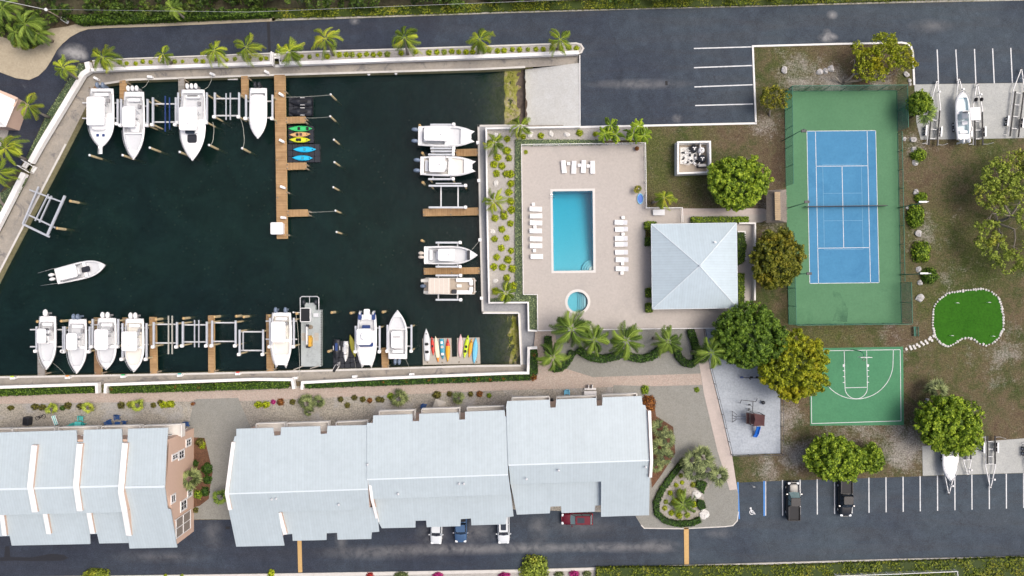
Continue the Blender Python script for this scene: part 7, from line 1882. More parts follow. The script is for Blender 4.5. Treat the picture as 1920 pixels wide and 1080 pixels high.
def pont():
 p = P(842, 536.5, .8); rt = root('pontoon_boat', 'tan pontoon boat with striped canopy and white bow seats', 'boat', (p.x, p.y, 0), 0, MG)
 L, W = 8.0, 2.55
 mb = MB(); mb.rbox((0.1, 0, .82), (L, W, .14), .3); mb.build('deck', M['deck_tan'], rt)
 for s in (-1, 1):
  mb = MB(); mb.tube([(-L / 2, s * .85, .35), (L / 2 - .6, s * .85, .35), (L / 2 + .2, s * .85, .55)], [.33, .33, .08], 12); mb.build('pontoon', M['aluminium'], rt)
 mb = MB()
 for s in (-1, 1): mb.box((.2, s * (W / 2 - .04), 1.2), (L - .5, .07, .65))
 mb.box((L / 2 - .02, 0, 1.2), (.07, W - .5, .65)); mb.build('fence_panel', M['gel_cream'], rt)
 mb = MB(); mb.rbox((-1.3, 0, 3.0), (3.3, 2.35, .08), .15, top=.03); c = mb.build('canopy', M['canvas_tan'], rt)
 mb = MB()
 for k in range(5): mb.bar((-2.7 + .7 * k, -1.17, 3.05), (-2.7 + .7 * k, 1.17, 3.05), .05)
 mb.build('canopy_rib', M['gel_cream'], c)
 for s in (-1, 1):
  mb = MB(); mb.rbox((2.35, s * .93, 1.12), (2.5, .58, .45), .15); mb.rbox((3.45, s * .55, 1.121), (.6, .9, .45), .2); mb.build('bow_seat', M['canvas_white'], rt)
  mb = MB(); mb.tube([(-2.6, s * 1.15, .9), (-1.9, s * 1.15, 3.0)], .03, 6); mb.tube([(.1, s * 1.15, .9), (-.3, s * 1.15, 3.0)], .03, 6); mb.build('canopy_frame', M['aluminium'], rt)
 mb = MB(); mb.rbox((1.6, .05, 1.2), (.8, .5, .08), .08); mb.build('table', M['gel_cream'], rt)
 mb = MB(); mb.rbox((.85, -.85, 1.15), (.8, .7, .6), .2); mb.build('helm_chair', M['black_plastic'], rt)
 mb = MB(); mb.rbox((-3.7, .85, .95), (1.3, .5, .12), .12); mb.build('stern_platform', M['gel_cream'], rt)
 mb = MB(); mb.rbox((-3.5, -.95, .95), (.9, .45, .12), .12); mb.build('stern_platform', M['gel_cream'], rt)
 mb = MB(); mb.smooth = True; mb.ell((-3.95, 0, 1.2), (.5, .3, .35), 12, 8); mb.box((-3.9, 0, .4), (.3, .15, 1.2)); mb.build('outboard', M['engine_blue'], rt)
pont()
def ex9(rt, X_, zd):
 for s in (-1, 1):
  mb = MB(); mb.tube([(X_(.05), s * 1.2, zd + .6), (X_(-.26), s * 1.0, zd + .9)], .016, 5); mb.build('outrigger', M['galvanised'], rt)
 mb = MB(); mb.rbox((X_(.09), .2, zd + .15), (.3, .9, .3), .08); mb.build('tackle_locker', M['black_plastic'], rt)
 mb = MB(); mb.rbox((X_(.10), .95, zd + .25), (.28, .25, .1), .05); mb.build('red_cushion', M['leaf_red'] if False else M['maroon_roof'], rt)
boat('centre_console', 'white boat under way alone in the marina, two white engines', 152, 507.5, px_len(98), 2.75, D(13), -.5, cockpit=(.06, .56), bow_well=(.62, .88), top=(.32, 3.0, 2.1, 1.9), engines=(2, 'white_paint', .68), console=.42, hatches=((.61, 0, 1.3, .9, 'black_plastic'),), extra=ex9, fine=2.6, depth=1.3)
# lower row
boat('centre_console', 'leftmost lower boat with a tiny hardtop and a dark cockpit mat', 88.5, 643, px_len(100), 2.75, dn, 1.4, cockpit=(.10, .46), bow_well=(.5, .84), top=(.36, 2.3, 1.45, 2.1), engines=(1, 'white_paint'), console=.44, floor='gel_grey', gel='gelcoat', esc=1.3, hatches=((.28, -.2, .9, 1.1, 'black_soft'),))
boat('centre_console', 'second lower boat with rounded hardtop and two grey-blue engines', 145, 649.5, px_len(102), 2.95, dn, 1.4, cockpit=(.08, .50), bow_well=(.54, .86), top=(.40, 2.6, 1.75, 2.2), engines=(2, 'engine_blue', .64), console=.46, floor='gel_grey')
boat('centre_console', 'third lower boat with squarish hardtop and two round white engines', 200, 645, px_len(97), 3.05, dn, 1.4, cockpit=(.08, .52), bow_well=(.58, .86), top=(.40, 3.15, 2.2, 2.3), engines=(2, 'white_paint', .78), console=.44, floor='gel_grey', esc=1.15, fine=2.8)
boat('centre_console', 'fourth lower boat, cream inside, with a wide rounded hardtop', 252, 647.5, px_len(100), 3.05, dn, 1.4, cockpit=(.08, .52), bow_well=(.56, .86), top=(.41, 3.0, 2.55, 2.3), engines=(2, 'white_paint', .72), console=.44, floor='gel_cream', gel='gelcoat', esc=1.15, fine=2.6)
boat('catamaran', 'lower white catamaran with big square hardtop left of the work barge', 527.5, 635, px_len(98), 3.2, dn, 1.4, cat=True, cockpit=(.07, .50), bow_well=(.56, .80), top=(.36, 3.2, 2.35, 2.3), engines=(2, 'engine_blue', 1.5), console=.44, floor='gel_cream', g=.3)
def ex16(rt, X_, zd):
 mb = MB(); mb.rbox((X_(.42), 0, zd + 1.0), (2.3, 2.05, 1.9), .3); mb.build('cabin', M['gelcoat'], rt)
 mb = MB(); mb.rbox((X_(.42), 0, zd + 2.3), (2.5, 2.2, .12), .3); mb.build('hardtop', M['gelcoat'], rt)
 mb = MB(); mb.lathe([(.62, 0), (.62, .25), (.5, .33), (.05, .36)], (X_(.42) - .1, .2, zd + 2.4), 20); mb.build('radome', M['canvas_white'], rt)
 mb = MB(); mb.rbox((X_(.585), 0, zd + .62), (.75, 2.15, .3), .25); mb.build('windscreen', M['navy'], rt)
 mb = MB(); mb.rbox((X_(.24), -.1, zd + .1), (.5, 1.2, .5), .1); mb.build('blue_seat', M['navy'], rt)
 mb = MB(); mb.rbox((X_(0) - .1, 0, zd + .12), (1.6, .95, .2), .2); mb.build('swim_platform', M['gelcoat'], rt)
 for s in (-1, 1):
  mb = MB(); mb.rbox((X_(.03), s * 1.05, zd + .12), (1.1, .55, .3), .15); mb.build('engine_cover', M['navy'], rt)
boat('catamaran', 'white flybridge power catamaran with navy windscreen and blue engine covers', 688, 637, px_len(94), 3.05, dn, 1.3, cat=True, cockpit=(.10, .32), engines=(2, 'gel_grey', 2.05), console=0, seats=False, extra=ex16, g=.3, esc=.6)
def ex17(rt, X_, zd):
 mb = MB(); mb.rbox((X_(.40), 0, zd + .75), (2.6, 1.75, .1), .3, top=.04); mb.build('canvas_cover', M['canvas_white'], rt)
boat('centre_console', 'white boat moored bow up with an open well and two grey engines', 745.5, 627, px_len(92), 3.0, D(90), 1.3, cockpit=(.10, .60), bow_well=(.62, .86), engines=(2, 'engine_blue', .62), console=.42, extra=ex17, floor='gel_grey', fine=2.0, tr=.96)
# work barge
def barge():
 c = P(583.5, 634, -.6); rt = root('work_barge', 'grey steel work barge with a dark cabin roof and deck winch', 'barge', (c.x, c.y, 0), 0, None)
 L, W = 8.9, 3.1
 mb = MB(); mb.rbox((0, 0, -1.0), (W, L, 1.1), .06); mb.build('hull', M['barge_steel'], rt)
 mb = MB()
 for k in range(22): mb.tube([(W / 2 + .08, -L / 2 + .3 + k * .39, -.6), (W / 2 + .08, -L / 2 + .3 + k * .39, -.3)], .05, 6)
 mb.build('tyre_fender', M['rubber'], rt)
 mb = MB()
 pts = [(-W / 2 + .1, L / 2 - .2, .3), (-W / 2 + .1, L / 2 + 1.9, .3), (-W / 2 + .35, L / 2 + 2.1, .3), (W / 2 - .35, L / 2 + 2.1, .3), (W / 2 - .1, L / 2 + 1.9, .3), (W / 2 - .1, L / 2 - .2, .3)]
 mb.tube(pts, .08, 6); mb.tube([(0, L / 2 + 2.1, .3), (0, L / 2 + .9, .3)], .05, 6); mb.build('stern_rail', M['galvanised'], rt)
 mb = MB(); mb.rbox((-.1, L / 2 + .5, -.6), (1.7, 1.2, .5), .1); mb.build('engine_bracket', M['barge_steel'], rt)
 for s in (-1, 1):
  mb = MB(); mb.smooth = True; mb.ell((s * .95, L / 2 + 1.2, .1), (.3, .45, .4), 12, 8); mb.build('outboard', M['black_plastic'], rt)
 mb = MB(); mb.box((-.55, L / 2 - .75, 0), (1.4, 1.9, 1.1)); cb = mb.build('cabin', M['gel_grey'], rt)
 mb = MB(); mb.rbox((-.55, L / 2 - .75, .62), (1.35, 2.0, .12), .1); mb.build('cabin_roof', M['black_soft'], cb)
 mb = MB()
 for a, b in (((-1.3, L / 2 - 1.8), (.2, L / 2 - 1.8)), ((-1.3, L / 2 + .3), (.2, L / 2 + .3)), ((-1.3, L / 2 - 1.8), (-1.3, L / 2 + .3)), ((.2, L / 2 - 1.8), (.2, L / 2 + .3))): mb.bar((*a, .64), (*b, .64), .1)
 mb.build('roof_trim', M['white_paint'], cb)
 mb = MB(); mb.tube([(-.42, L / 2 - 2.6, .4), (-.38, -.9, .5)], .14, 8); mb.build('boom', M['white_paint'], rt)
 mb = MB(); mb.lathe([(.33, 0), (.33, .2), (.15, .25)], (.0, L / 2 - 2.7, -.4), 12); mb.build('cable_coil', M['timber_old'], rt)
 mb = MB(); mb.rbox((.05, -.3, -.1), (.5, .9, .7), .08); mb.rbox((.05, -1.0, -.05), (.45, .5, .8), .08); mb.box((.05, .3, .1), (.3, .3, .9)); mb.build('winch', M['yellow_machine'], rt)
 mb = MB(); mb.box((-.3, -1.3, -.1), (.6, .35, .5)); mb.box((-.35, 2.0, .1), (.3, .4, .6)); mb.build('winch_base', M['black_plastic'], rt)
 for x in (-1.1, .9):
  for y in (.1, .75):
   mb = MB(); mb.box((x, y - .2, -.42), (.65, .58, .05)); mb.build('deck_hatch', M['float_grey'], rt)
 mb = MB(); mb.rbox((.9, L / 2 - .8, -.25), (.8, .6, .5), .06); mb.build('locker', M['gel_grey'], rt)
 mb = MB(); mb.tube([(-W / 2 + .1, L / 2 - .4, .4), (-W / 2 - .9, L / 2 - .35, .4)], .05, 6); mb.tube([(-W / 2 - .9, L / 2 - .35, .35), (-W / 2 - .9, L / 2 - .35, .6)], .13, 8); mb.build('davit', M['white_paint'], rt)
 mb = MB()
 mb.bar((-1.2, -L / 2 + .1, -.3), (-2.7, -L / 2 - .5, -.4), .15); mb.bar((1.3, -L / 2 + .1, -.3), (-.1, -L / 2 - .3, -.4), .12); mb.build('fender_spar', M['float_grey'], rt)
barge()
# jet skis and kayaks
def jetski(label, px, py, ang, cover, deck_, L=3.2, W=1.2, z=-.55):
 p = P(px, py, z); rt = root('jet_ski', label, 'jet ski', (p.x, p.y, 0), ang, 'jet skis on floats')
 mb = MB(); mb.smooth = True; n = 12; vs = []; fs = []
 for i in range(n + 1):
  t = i / n; w = W / 2 * (.85 if t < .1 else min(1, .85 + t) * (1 - max(0, (t - .5) / .5) ** 2.2 * .95)); x = (t - .5) * L; zz = z - .25 + .12 * t
  h = .16 + .34 * math.exp(-((t - .62) / .17) ** 2) + .18 * math.exp(-((t - .3) / .2) ** 2)
  vs += [(x, w, zz - .2), (x, w, zz), (x, w * .45, zz + h * .6), (x, 0, zz + h), (x, -w * .45, zz + h * .6), (x, -w, zz), (x, -w, zz - .2)]
 for i in range(n):
  for k in range(6): fs.append((i * 7 + k, (i + 1) * 7 + k, (i + 1) * 7 + k + 1, i * 7 + k + 1)[::-1])
 fs += [tuple(range(7)), tuple(range(n * 7 + 6, n * 7 - 1, -1))]
 mb.add(vs, fs); mb.build('hull', M[deck_], rt)
 mb = MB(); mb.rbox((-.45, 0, z + .12), (1.3, .42, .22), .15); mb.build('seat', M[cover], rt)
 mb = MB(); mb.tube([(.35, -.4, z + .42), (.45, 0, z + .46), (.35, .4, z + .42)], .035, 6); mb.build('handlebar', M['black_plastic'], rt)
 mb = MB()
 for s in (-1, 1): mb.box((-.3, s * W * .42, z + .0), (.7, .07, .05))
 mb.build('grab_strip', M['white_paint'], rt)
jetski('upper black covered jet ski beside the long pier', 563.5, 190, D(180), 'black_soft', 'black_plastic', 3.7, 1.35)
jetski('lower black covered jet ski beside the long pier', 563.5, 209, D(180), 'black_soft', 'black_plastic', 3.7, 1.35)
jetski('dark jet ski with a blue and white stern on the lower float', 631, 656, dn, 'navy', 'black_plastic', 3.3, 1.2)
jetski('pale covered jet ski right of the dark one on the lower float', 647.5, 659, dn, 'gel_grey', 'gelcoat', 3.2, .85)
for a, b, l in ((632, 686, 'small dark tender tied between lower float and dock walk'), ):
 jetski(l, a, b, D(60), 'black_soft', 'engine_grey', 1.6, .7)
def kayak(label, px, py, L, W, ang, col, z=-.75, seats=((.0, 'black_soft'),), tip=None, sq=0.0, name='kayak', flat=False):
 p = P(px, py, z); rt = root(name, label, 'kayak' if name == 'kayak' else 'paddleboard', (p.x, p.y, 0), ang, 'kayaks and boards')
 mb = MB(); mb.smooth = True; n = 16; vs = []; fs = []; mi = []
 h = .14 if flat else .26
 for i in range(n + 1):
  t = i / n; u = abs(2 * t - 1); w = W / 2 * max(.05, (1 - u ** 2.4)) if not (sq and t < .5) else W / 2 * (sq + (1 - sq) * (1 - u ** 2)); x = (t - .5) * L; zz = z - .1 + .07 * u ** 3
  vs += [(x, 0, zz - h * .6), (x, w * .8, zz - h * .3), (x, w, zz), (x, w * .55, zz + h * .30), (x, 0, zz + h * .34), (x, -w * .55, zz + h * .30), (x, -w, zz), (x, -w * .8, zz - h * .3)]
 for i in range(n):
  for k in range(8):
   fs.append((i * 8 + k, i * 8 + (k + 1) % 8, (i + 1) * 8 + (k + 1) % 8, (i + 1) * 8 + k)); mi.append(1 if tip and i / n >= tip[1] else 0)
 fs += [tuple(range(7, -1, -1)), tuple(range(n * 8, n * 8 + 8))]; mi += [0, 1 if tip else 0]
 mb.add(vs, fs); mb.mi = mi
 mb.build('hull', [M[col]] + ([M[tip[0]]] if tip else []), rt)
 for x, c in seats:
  mb = MB(); mb.rbox((x * L, 0, z + .02), (.42, W * .5, .12), .1); mb.build('seat', M[c], rt)
 if not flat:
  mb = MB(); mb.lathe([(.1, 0), (.1, .04)], (L * .34, 0, z - .02), 10); mb.build('hatch', M['black_soft'], rt)
for nm, c in (('k_green', (0.05, 0.50, 0.16)), ('k_tan', (0.62, 0.38, 0.17)), ('k_yellow', (0.62, 0.66, 0.03)), ('k_blue', (0.02, 0.45, 0.75)), ('k_olive', (0.45, 0.42, 0.05)), ('k_red', (0.62, 0.035, 0.02)), ('k_cream', (0.80, 0.72, 0.52)), ('k_orange', (0.80, 0.28, 0.03)), ('k_teal', (0.04, 0.30, 0.42)), ('k_amber', (0.72, 0.36, 0.015)), ('k_pink', (0.72, 0.47, 0.48)), ('k_lime', (0.50, 0.68, 0.02)), ('k_sky', (0.14, 0.48, 0.70))): plain(nm, c, .35, var=.08)
kayak('green kayak with two dark seats beside the long pier', 563, 241, 3.7, .95, D(0), 'k_green', seats=((-.06, 'black_soft'), (.3, 'black_soft')))
kayak('tan kayak between the green and yellow ones', 562, 252, 3.3, .85, D(2), 'k_tan', seats=((-.12, 'black_soft'), (.05, 'maroon_roof')))
kayak('yellow kayak below the tan one beside the long pier', 562, 262, 3.3, .9, D(-1), 'k_yellow', seats=((-.12, 'black_soft'), (.0, 'black_soft')))
kayak('upper bright blue kayak beside the long pier', 571, 280, 3.6, .95, D(0), 'k_blue', seats=((0, 'k_teal'),))
kayak('lower bright blue kayak beside the long pier', 567, 296, 3.2, .9, D(-1), 'k_blue', seats=((0, 'k_teal'),))
kayak('olive yellow paddleboard floating left of the flybridge boat', 661, 648.5, 3.6, .85, D(-77), 'k_olive', name='paddleboard', seats=(), flat=True, z=-.8)
kayak('long grey two-seat kayak at the left end of the kayak float', 800, 646.5, 5.1, 1.15, D(92), 'gel_grey', seats=((-.22, 'black_soft'), (.02, 'black_soft')), sq=.6)
kayak('red kayak behind the cream one on the float', 811, 649, 3.0, .5, D(95), 'k_red', seats=((0, 'black_soft'),))
kayak('cream paddleboard with an orange tail on the float', 819, 655, 4.2, .75, D(-84), 'k_cream', tip=('k_orange', .78), name='paddleboard', seats=(), flat=True)
kayak('teal and white inflatable kayak on the float', 829, 654.5, 3.2, .8, D(-86), 'k_teal', seats=((-.1, 'canvas_tan'), (.25, 'white_paint'), (-.32, 'white_paint')), sq=.8)
kayak('amber kayak with a red nose on the float', 839.5, 657, 3.7, .72, D(90), 'k_amber', tip=('k_red', .68), seats=())
kayak('pale pink paddleboard on the right part of the float', 863, 648.5, 3.7, .75, D(88), 'k_pink', name='paddleboard', seats=(), flat=True)
kayak('lime kayak with a black seat on the right part of the float', 874, 650, 3.7, .72, D(80), 'k_lime', seats=((.0, 'black_soft'), (-.2, 'black_soft')))
kayak('short orange kayak between the lime and blue ones', 882, 653, 3.0, .6, D(82), 'k_amber', seats=())
kayak('light blue paddleboard at the right end of the kayak float', 890.5, 657.5, 4.1, .85, D(86), 'k_sky', name='paddleboard', seats=(), flat=True)
# pedestals, dock boxes and small things on the dock walk
def pedestal(label, px, py, ang=0, z0=WALK_Z, w=(.75, .32, .55), extra=None):
 p = P(px, py, z0 + .5); rt = root('dock_box', label, 'dock box', (p.x, p.y, z0), ang, 'white dock boxes')
 mb = MB(); mb.rbox((0, 0, w[2] / 2), w, .05); mb.build('box', M['white_paint'], rt)
 mb = MB(); mb.rbox((0, 0, w[2] + .035), (w[0] + .06, w[1] + .06, .07), .06); mb.build('lid', M['gelcoat'], rt)
 mb = MB(); mb.tube([(w[0] * .4, .0, 0), (w[0] * .4, 0, 1.0)], .06, 6); mb.build('power_post', M['white_paint'], rt)
 if extra:
  mb = MB(); mb.rbox((.1, w[1] / 2 + .12, .75), (.5, .18, .2), .06); mb.build('hose_coil', M[extra], rt)
for i, (a, b, an, e) in enumerate([(180, 147, -.5, None), (281, 144, -.1, None), (398, 139, -.4, None), (500, 135, -.5, None)]):
 pedestal('%s white dock box from the left on the upper dock walk' % ordinal(i + 1), a, b, an, extra=e)
for i, (a, b, an) in enumerate([(527, 177, -.6), (528, 264, -.5), (530, 351, -.4), (531, 408, -.1)]):
 pedestal('%s white dock box from the top on the long pier' % ordinal(i + 1), a, b, an, ZD)
for i, (a, b) in enumerate([(896, 268), (898, 339), (900, 450), (903, 559)]):
 pedestal('%s white power post from the top on the right dock walk' % ordinal(i + 1), a, b, 0, w=(.42, .42, .8))
for i, (a, b, e, w_) in enumerate([(24, 709, 'k_lime', 'with a green hose'), (127, 708, 'k_orange', 'with an orange coil'), (231, 706, 'k_green', 'with a green coil'), (337, 704, 'teal', 'with a teal coil'), (446, 701, 'k_red', 'with a red coil'), (553, 709, None, 'beside the second wall gap'), (665, 706, None, 'below the yellow paddleboard'), (772, 702, None, 'below the bow-up boat')]):
 pedestal('white dock box on the lower dock walk, %s' % w_, a, b, .05, extra=e)
p = P(518, 428, .8); rt = root('dock_cabinet', 'large square white cabinet at the end of the long pier', 'cabinet', (p.x, p.y, ZD), 0)
mb = MB(); mb.rbox((0, 0, .45), (1.8, 1.75, .9), .15); mb.build('cabinet', M['white_paint'], rt)
mb = MB(); mb.rbox((0, 0, .96), (1.95, 1.9, .12), .2); mb.build('lid', M['gelcoat'], rt)
for i, (a, b) in enumerate(((691, 138.5), (742, 137))):
 p = P(a, b, -.8); mb = MB(); mb.smooth = True; mb.ell((0, 0, 0), (.26, .26, .32), 12, 8); o = mb.build('fender', M['white_paint']); o.location = (p.x, p.y, -.9)
 tag(o, '%s round white fender hanging on the upper seawall' % ('left' if i == 0 else 'right'), 'fender', 'fenders on the upper seawall')
mb = MB(); mb.rbox((0, 0, .1), (1.6, .4, .2), .08); o = mb.build('white_raft', M['white_paint']); o.location = P(437, 148, -1.3); tag(o, 'white floating block beside the pier at the clean skiff', 'float')
mb = MB(); mb.tube([(-.9, 0, .2), (-.3, .04, .2), (.4, -.03, .2), (.95, .03, .2)], [.07, .12, .06, .1], 6); o = mb.build('anchor_gear', M['black_plastic']); o.location = P(852, 700.5, WALK_Z) ; tag(o, 'dark strip of gear lying on the dock walk below the kayak float', 'gear')
# ================================================================ VEHICLES
plain('car_white', (0.62, 0.66, 0.68), .25, .0, var=.03, spec=.6)
plain('car_blue', (0.07, 0.14, 0.26), .2, .4, var=.04, spec=.6)
plain('car_maroon', (0.14, 0.010, 0.022), .2, .3, var=.05, spec=.6)
plain('car_black', (0.008, 0.010, 0.013), .12, .0, var=.04, spec=.6)
plain('chrome', (0.7, 0.7, 0.7), .15, .9, var=.03)
plain('lamp_clear', (0.75, 0.78, 0.8), .1, var=.03)
plain('lamp_red', (0.4, 0.01, 0.01), .2, var=.03)
plain('glass_light', (0.16, 0.24, 0.25), .06, spec=.7)
def car(label, px, py, ang, col, L=4.7, W=1.85, Hh=1.5, kind='suv', group='parked cars', z0=Z1, roofm=None, sun=None, glass='dark_glass', name='parked_car', cat='car'):
 p = P(px, py, .8); rt = root(name, label, cat, (p.x, p.y, z0), ang, group)
 hb = .98 if kind != 'sedan' else .92
 if kind == 'pickup': hb = 1.12
 st_ = [(-.5, .86, .50, hb * .86), (-.485, .95, .30, hb * .95), (-.40, 1, .24, hb), (-.1, 1, .24, hb), (.15, 1, .24, hb), (.28, .99, .24, hb * .99), (.40, .96, .25, hb * .92), (.47, .88, .3, hb * .82), (.5, .72, .42, hb * .70)]
 mb = MB(); mb.smooth = True; vs = []; fs = []
 for t, w, zb, zt in st_:
  x = t * L; w = w * W / 2
  vs += [(x, w * .9, zb), (x, w, zb + .15), (x, w, zt - .22), (x, w * .90, zt - .02), (x, w * .55, zt + .03), (x, -w * .55, zt + .03), (x, -w * .90, zt - .02), (x, -w, zt - .22), (x, -w, zb + .15), (x, -w * .9, zb)]
 m = 10
 for i in range(len(st_) - 1):
  for k in range(m): fs.append((i * m + k, (i + 1) * m + k, (i + 1) * m + (k + 1) % m, i * m + (k + 1) % m)[::-1])
 fs += [tuple(range(m))[::-1] if False else tuple(range(m)), tuple(range(len(st_) * m - 1, (len(st_) - 1) * m - 1, -1))]
 bed = kind == 'pickup'
 mb.add(vs, fs); body = mb.build('body', M[col], rt)
 if kind == 'suv': xa, xb, ra, rb = -.47, .22, -.40, .06
 elif kind == 'pickup': xa, xb, ra, rb = -.10, .24, -.075, .12
 else: xa, xb, ra, rb = -.40, .20, -.22, .04
 w0, w1 = W / 2 * .90, W / 2 * .74; z1 = Hh if kind != 'pickup' else 1.82
 mb = MB(); zb_ = hb - .03
 mb.add([(xa * L, w0, zb_), (xb * L, w0 * .96, zb_), (xb * L + .12, 0, zb_), (xb * L, -w0 * .96, zb_), (xa * L, -w0, zb_), (ra * L, w1, z1), (rb * L, w1 * .97, z1), (rb * L + .1, 0, z1 + .02), (rb * L, -w1 * .97, z1), (ra * L, -w1, z1)],
           [(0, 1, 6, 5)[::-1], (1, 2, 7, 6)[::-1], (2, 3, 8, 7)[::-1], (3, 4, 9, 8)[::-1], (4, 0, 5, 9)[::-1]]); mb.build('window_glass', M[glass], rt)
 mb = MB(); cx = (ra + rb) / 2 * L; mb.rbox((cx, 0, z1 + .02), ((rb - ra) * L + .14, w1 * 2 + .02, .09), .22, n=4, top=.05); rf = mb.build('roof', M[col], rt)
 mb = MB()
 for s in (-1, 1):
  mb.bar((xa * L, s * w0, zb_), (ra * L, s * w1, z1), .09); mb.bar((xb * L, s * w0 * .96, zb_), (rb * L, s * w1 * .97, z1), .07)
  mb.bar(((xa + xb) / 2 * L, s * w0, zb_), ((ra + rb) / 2 * L, s * w1, z1), .07)
 mb.build('pillar', M[col], rt)
 if sun:
  mb = MB(); mb.rbox((cx + sun * .3, 0, z1 + .075), ((rb - ra) * L * .5, w1 * 1.2, .02), .1, top=.005); mb.build('sunroof', M['dark_glass'], rf)
 if bed:
  x0, x1 = -.495 * L, -.13 * L
  mb = MB()
  mb.box(((x0 + x1) / 2, 0, hb + .035), (x1 - x0, W * .82, .02)) if roofm == 'cover' else mb.box(((x0 + x1) / 2, 0, hb + .03), (x1 - x0, W * .80, .01))
  mb.build('bed_cover' if roofm == 'cover' else 'bed_floor', M['black_soft'], rt)
  mb = MB()
  for s in (-1, 1): mb.box(((x0 + x1) / 2, s * W * .44, hb + .13), (x1 - x0, .1, .24))
  mb.box((x0 + .05, 0, hb + .13), (.1, W * .88 - .12, .24)); mb.build('bed_rail', M[col], rt)
 for sx in (-.31, .33):
  for s in (-1, 1):
   mb = MB(); mb.tube([(sx * L, s * (W / 2 - .2), .35), (sx * L, s * (W / 2 + .015), .35)], .35, 18); wh = mb.build('wheel', M['rubber'], rt)
   mb = MB(); mb.tube([(sx * L, s * (W / 2 + .0), .35), (sx * L, s * (W / 2 + .03), .35)], .21, 14); mb.build('rim', M['chrome'], wh)
 for s in (-1, 1):
  mb = MB(); mb.rbox((.462 * L, s * W * .335, hb * .80), (.36, .42, .16), .12); mb.build('headlight', M['lamp_clear'], rt)
  mb = MB(); mb.rbox((-.487 * L, s * W * .40, hb * .86), (.12, .22, .30), .05); mb.build('tail_light', M['lamp_red'], rt)
  mb = MB(); mb.rbox((xb * L - .25, s * (W / 2 + .12), hb + .08), (.16, .26, .18), .06); mb.build('mirror', M['chrome' if kind == 'pickup' else col], rt)
 mb = MB(); mb.rbox((.49 * L, 0, hb * .62), (.12, W * .5, .2), .05); mb.build('grille', M['black_plastic'], rt)
 return rt
car('white car nosing out from under the middle garage roof, left of the blue car', 818, 992, D(-91), 'car_white', 4.6, 1.82, 1.5, 'suv', sun=None)
car('dark blue pickup nosing out between the two white cars', 864, 985, D(-90), 'car_blue', 5.2, 1.95, 1.7, 'pickup', glass='dark_glass', name='parked_pickup', cat='pickup', roofm='cover')
car('white car with a dark sunroof nosing out right of the blue one', 944, 990, D(-89), 'car_white', 4.8, 1.88, 1.6, 'suv', sun=1)
car('dark red car parked sideways under the right garage roof', 1082, 973, D(180), 'car_maroon', 4.85, 1.85, 1.45, 'suv', sun=1, glass='glass_light')
car('black pickup with its open bed pointing down the car park', 1487, 939, D(90), 'car_black', 5.95, 1.98, 1.9, 'pickup', glass='glass_light', name='parked_pickup', cat='pickup')
car('black pickup half under the tree with its bonnet pointing down', 1585, 933, D(-90), 'car_black', 5.8, 1.98, 1.9, 'pickup', name='parked_pickup', cat='pickup', roofm='cover')
# trailers
def trailer(label, px0, py0, px1, py1, w=1.9, bunks=True, fr=.42, z=.55, mat='galvanised', wheelpos=.78, rungs=4, spare=False, guides=True):
 A, B = P(px0, py0, z), P(px1, py1, z); L = (B - A).length; ang = math.atan2((B - A).y, (B - A).x)
 rt = root('boat_trailer', label, 'boat trailer', (A.x, A.y, 0), ang, 'boat trailers')
 m = M[mat]; hw = w / 2; xf = L * fr
 for s in (-1, 1):
  mb = MB(); mb.bar((.0, s * .05, z), (xf, s * hw * .8, z), .1, .12); mb.bar((xf - .03, s * hw * .8, z + .002), (L, s * hw * .8, z + .002), .1, .12); mb.build('frame_rail', m, rt)
 for k in range(rungs):
  x = xf + (L - xf) * (k + .3) / rungs; mb = MB(); mb.bar((x, -hw * .76, z - .03), (x, hw * .76, z - .03), .08); mb.build('cross_member', m, rt)
 if bunks:
  for s in (-1, 1):
   mb = MB(); mb.bar((xf + .4, s * hw * .62, z + .2), (L + .1, s * hw * .62, z + .2), .2, .1); mb.build('bunk', M['black_soft'], rt)
 for s in (-1, 1):
  for k in (0, 1):
   x = L * wheelpos + k * .75 - .35; mb = MB(); mb.tube([(x, s * (hw + .0), .33), (x, s * (hw + .22), .33)], .33, 14); wh = mb.build('wheel', M['rubber'], rt)
   mb = MB(); mb.tube([(x, s * (hw + .05), .33), (x, s * (hw + .24), .33)], .17, 10); mb.build('rim', M['galvanised'], wh)
  mb = MB(); mb.rbox((L * wheelpos + .02, s * (hw + .13), .74), (1.65, .28, .06), .1); mb.build('mudguard', m, rt)
 mb = MB(); mb.tube([(.3, 0, .0), (.3, 0, .9)], .04, 6); mb.box((-.1, 0, z), (.3, .14, .12)); mb.build('hitch', M['black_plastic'], rt)
 mb = MB(); mb.bar((xf * .45, 0, z), (xf * .45, 0, z + .9), .09); mb.box((xf * .45 + .05, 0, z + .9), (.25, .25, .2)); mb.build('winch_post', m, rt)
 if guides:
  for s in (-1, 1):
   mb = MB(); mb.tube([(L - .15, s * hw * .8, z), (L - .1, s * (hw + .55), z), (L - .1, s * (hw + .6), z + 1.2)], .035, 6); mb.build('guide_post', M['white_paint'], rt)
 if spare:
  mb = MB()
  for s in (-1, 1): mb.tube([(xf * .62, s * .42 - .1, z + .35), (xf * .62, s * .42 + .1, z + .35)], .3, 12)
  mb.build('spare_wheel', M['rubber'], rt)
trailer('empty boat trailer at the left end of the upper trailer pad', 1757, 152, 1748, 272, 2.1)
trailer('boat trailer under the white boat on the upper pad', 1798, 148, 1806, 262, 2.1, guides=False)
trailer('empty boat trailer right of the white boat on the upper pad, with spare wheels', 1832, 158, 1834, 272, 1.9, spare=True)
trailer('trailer with long black bunks at the right edge of the upper pad', 1915, 130, 1900, 256, 2.1, fr=.3)
trailer('trailer under the boat bow below the lower right tree', 1779, 925, 1782, 838, 1.9, guides=False)
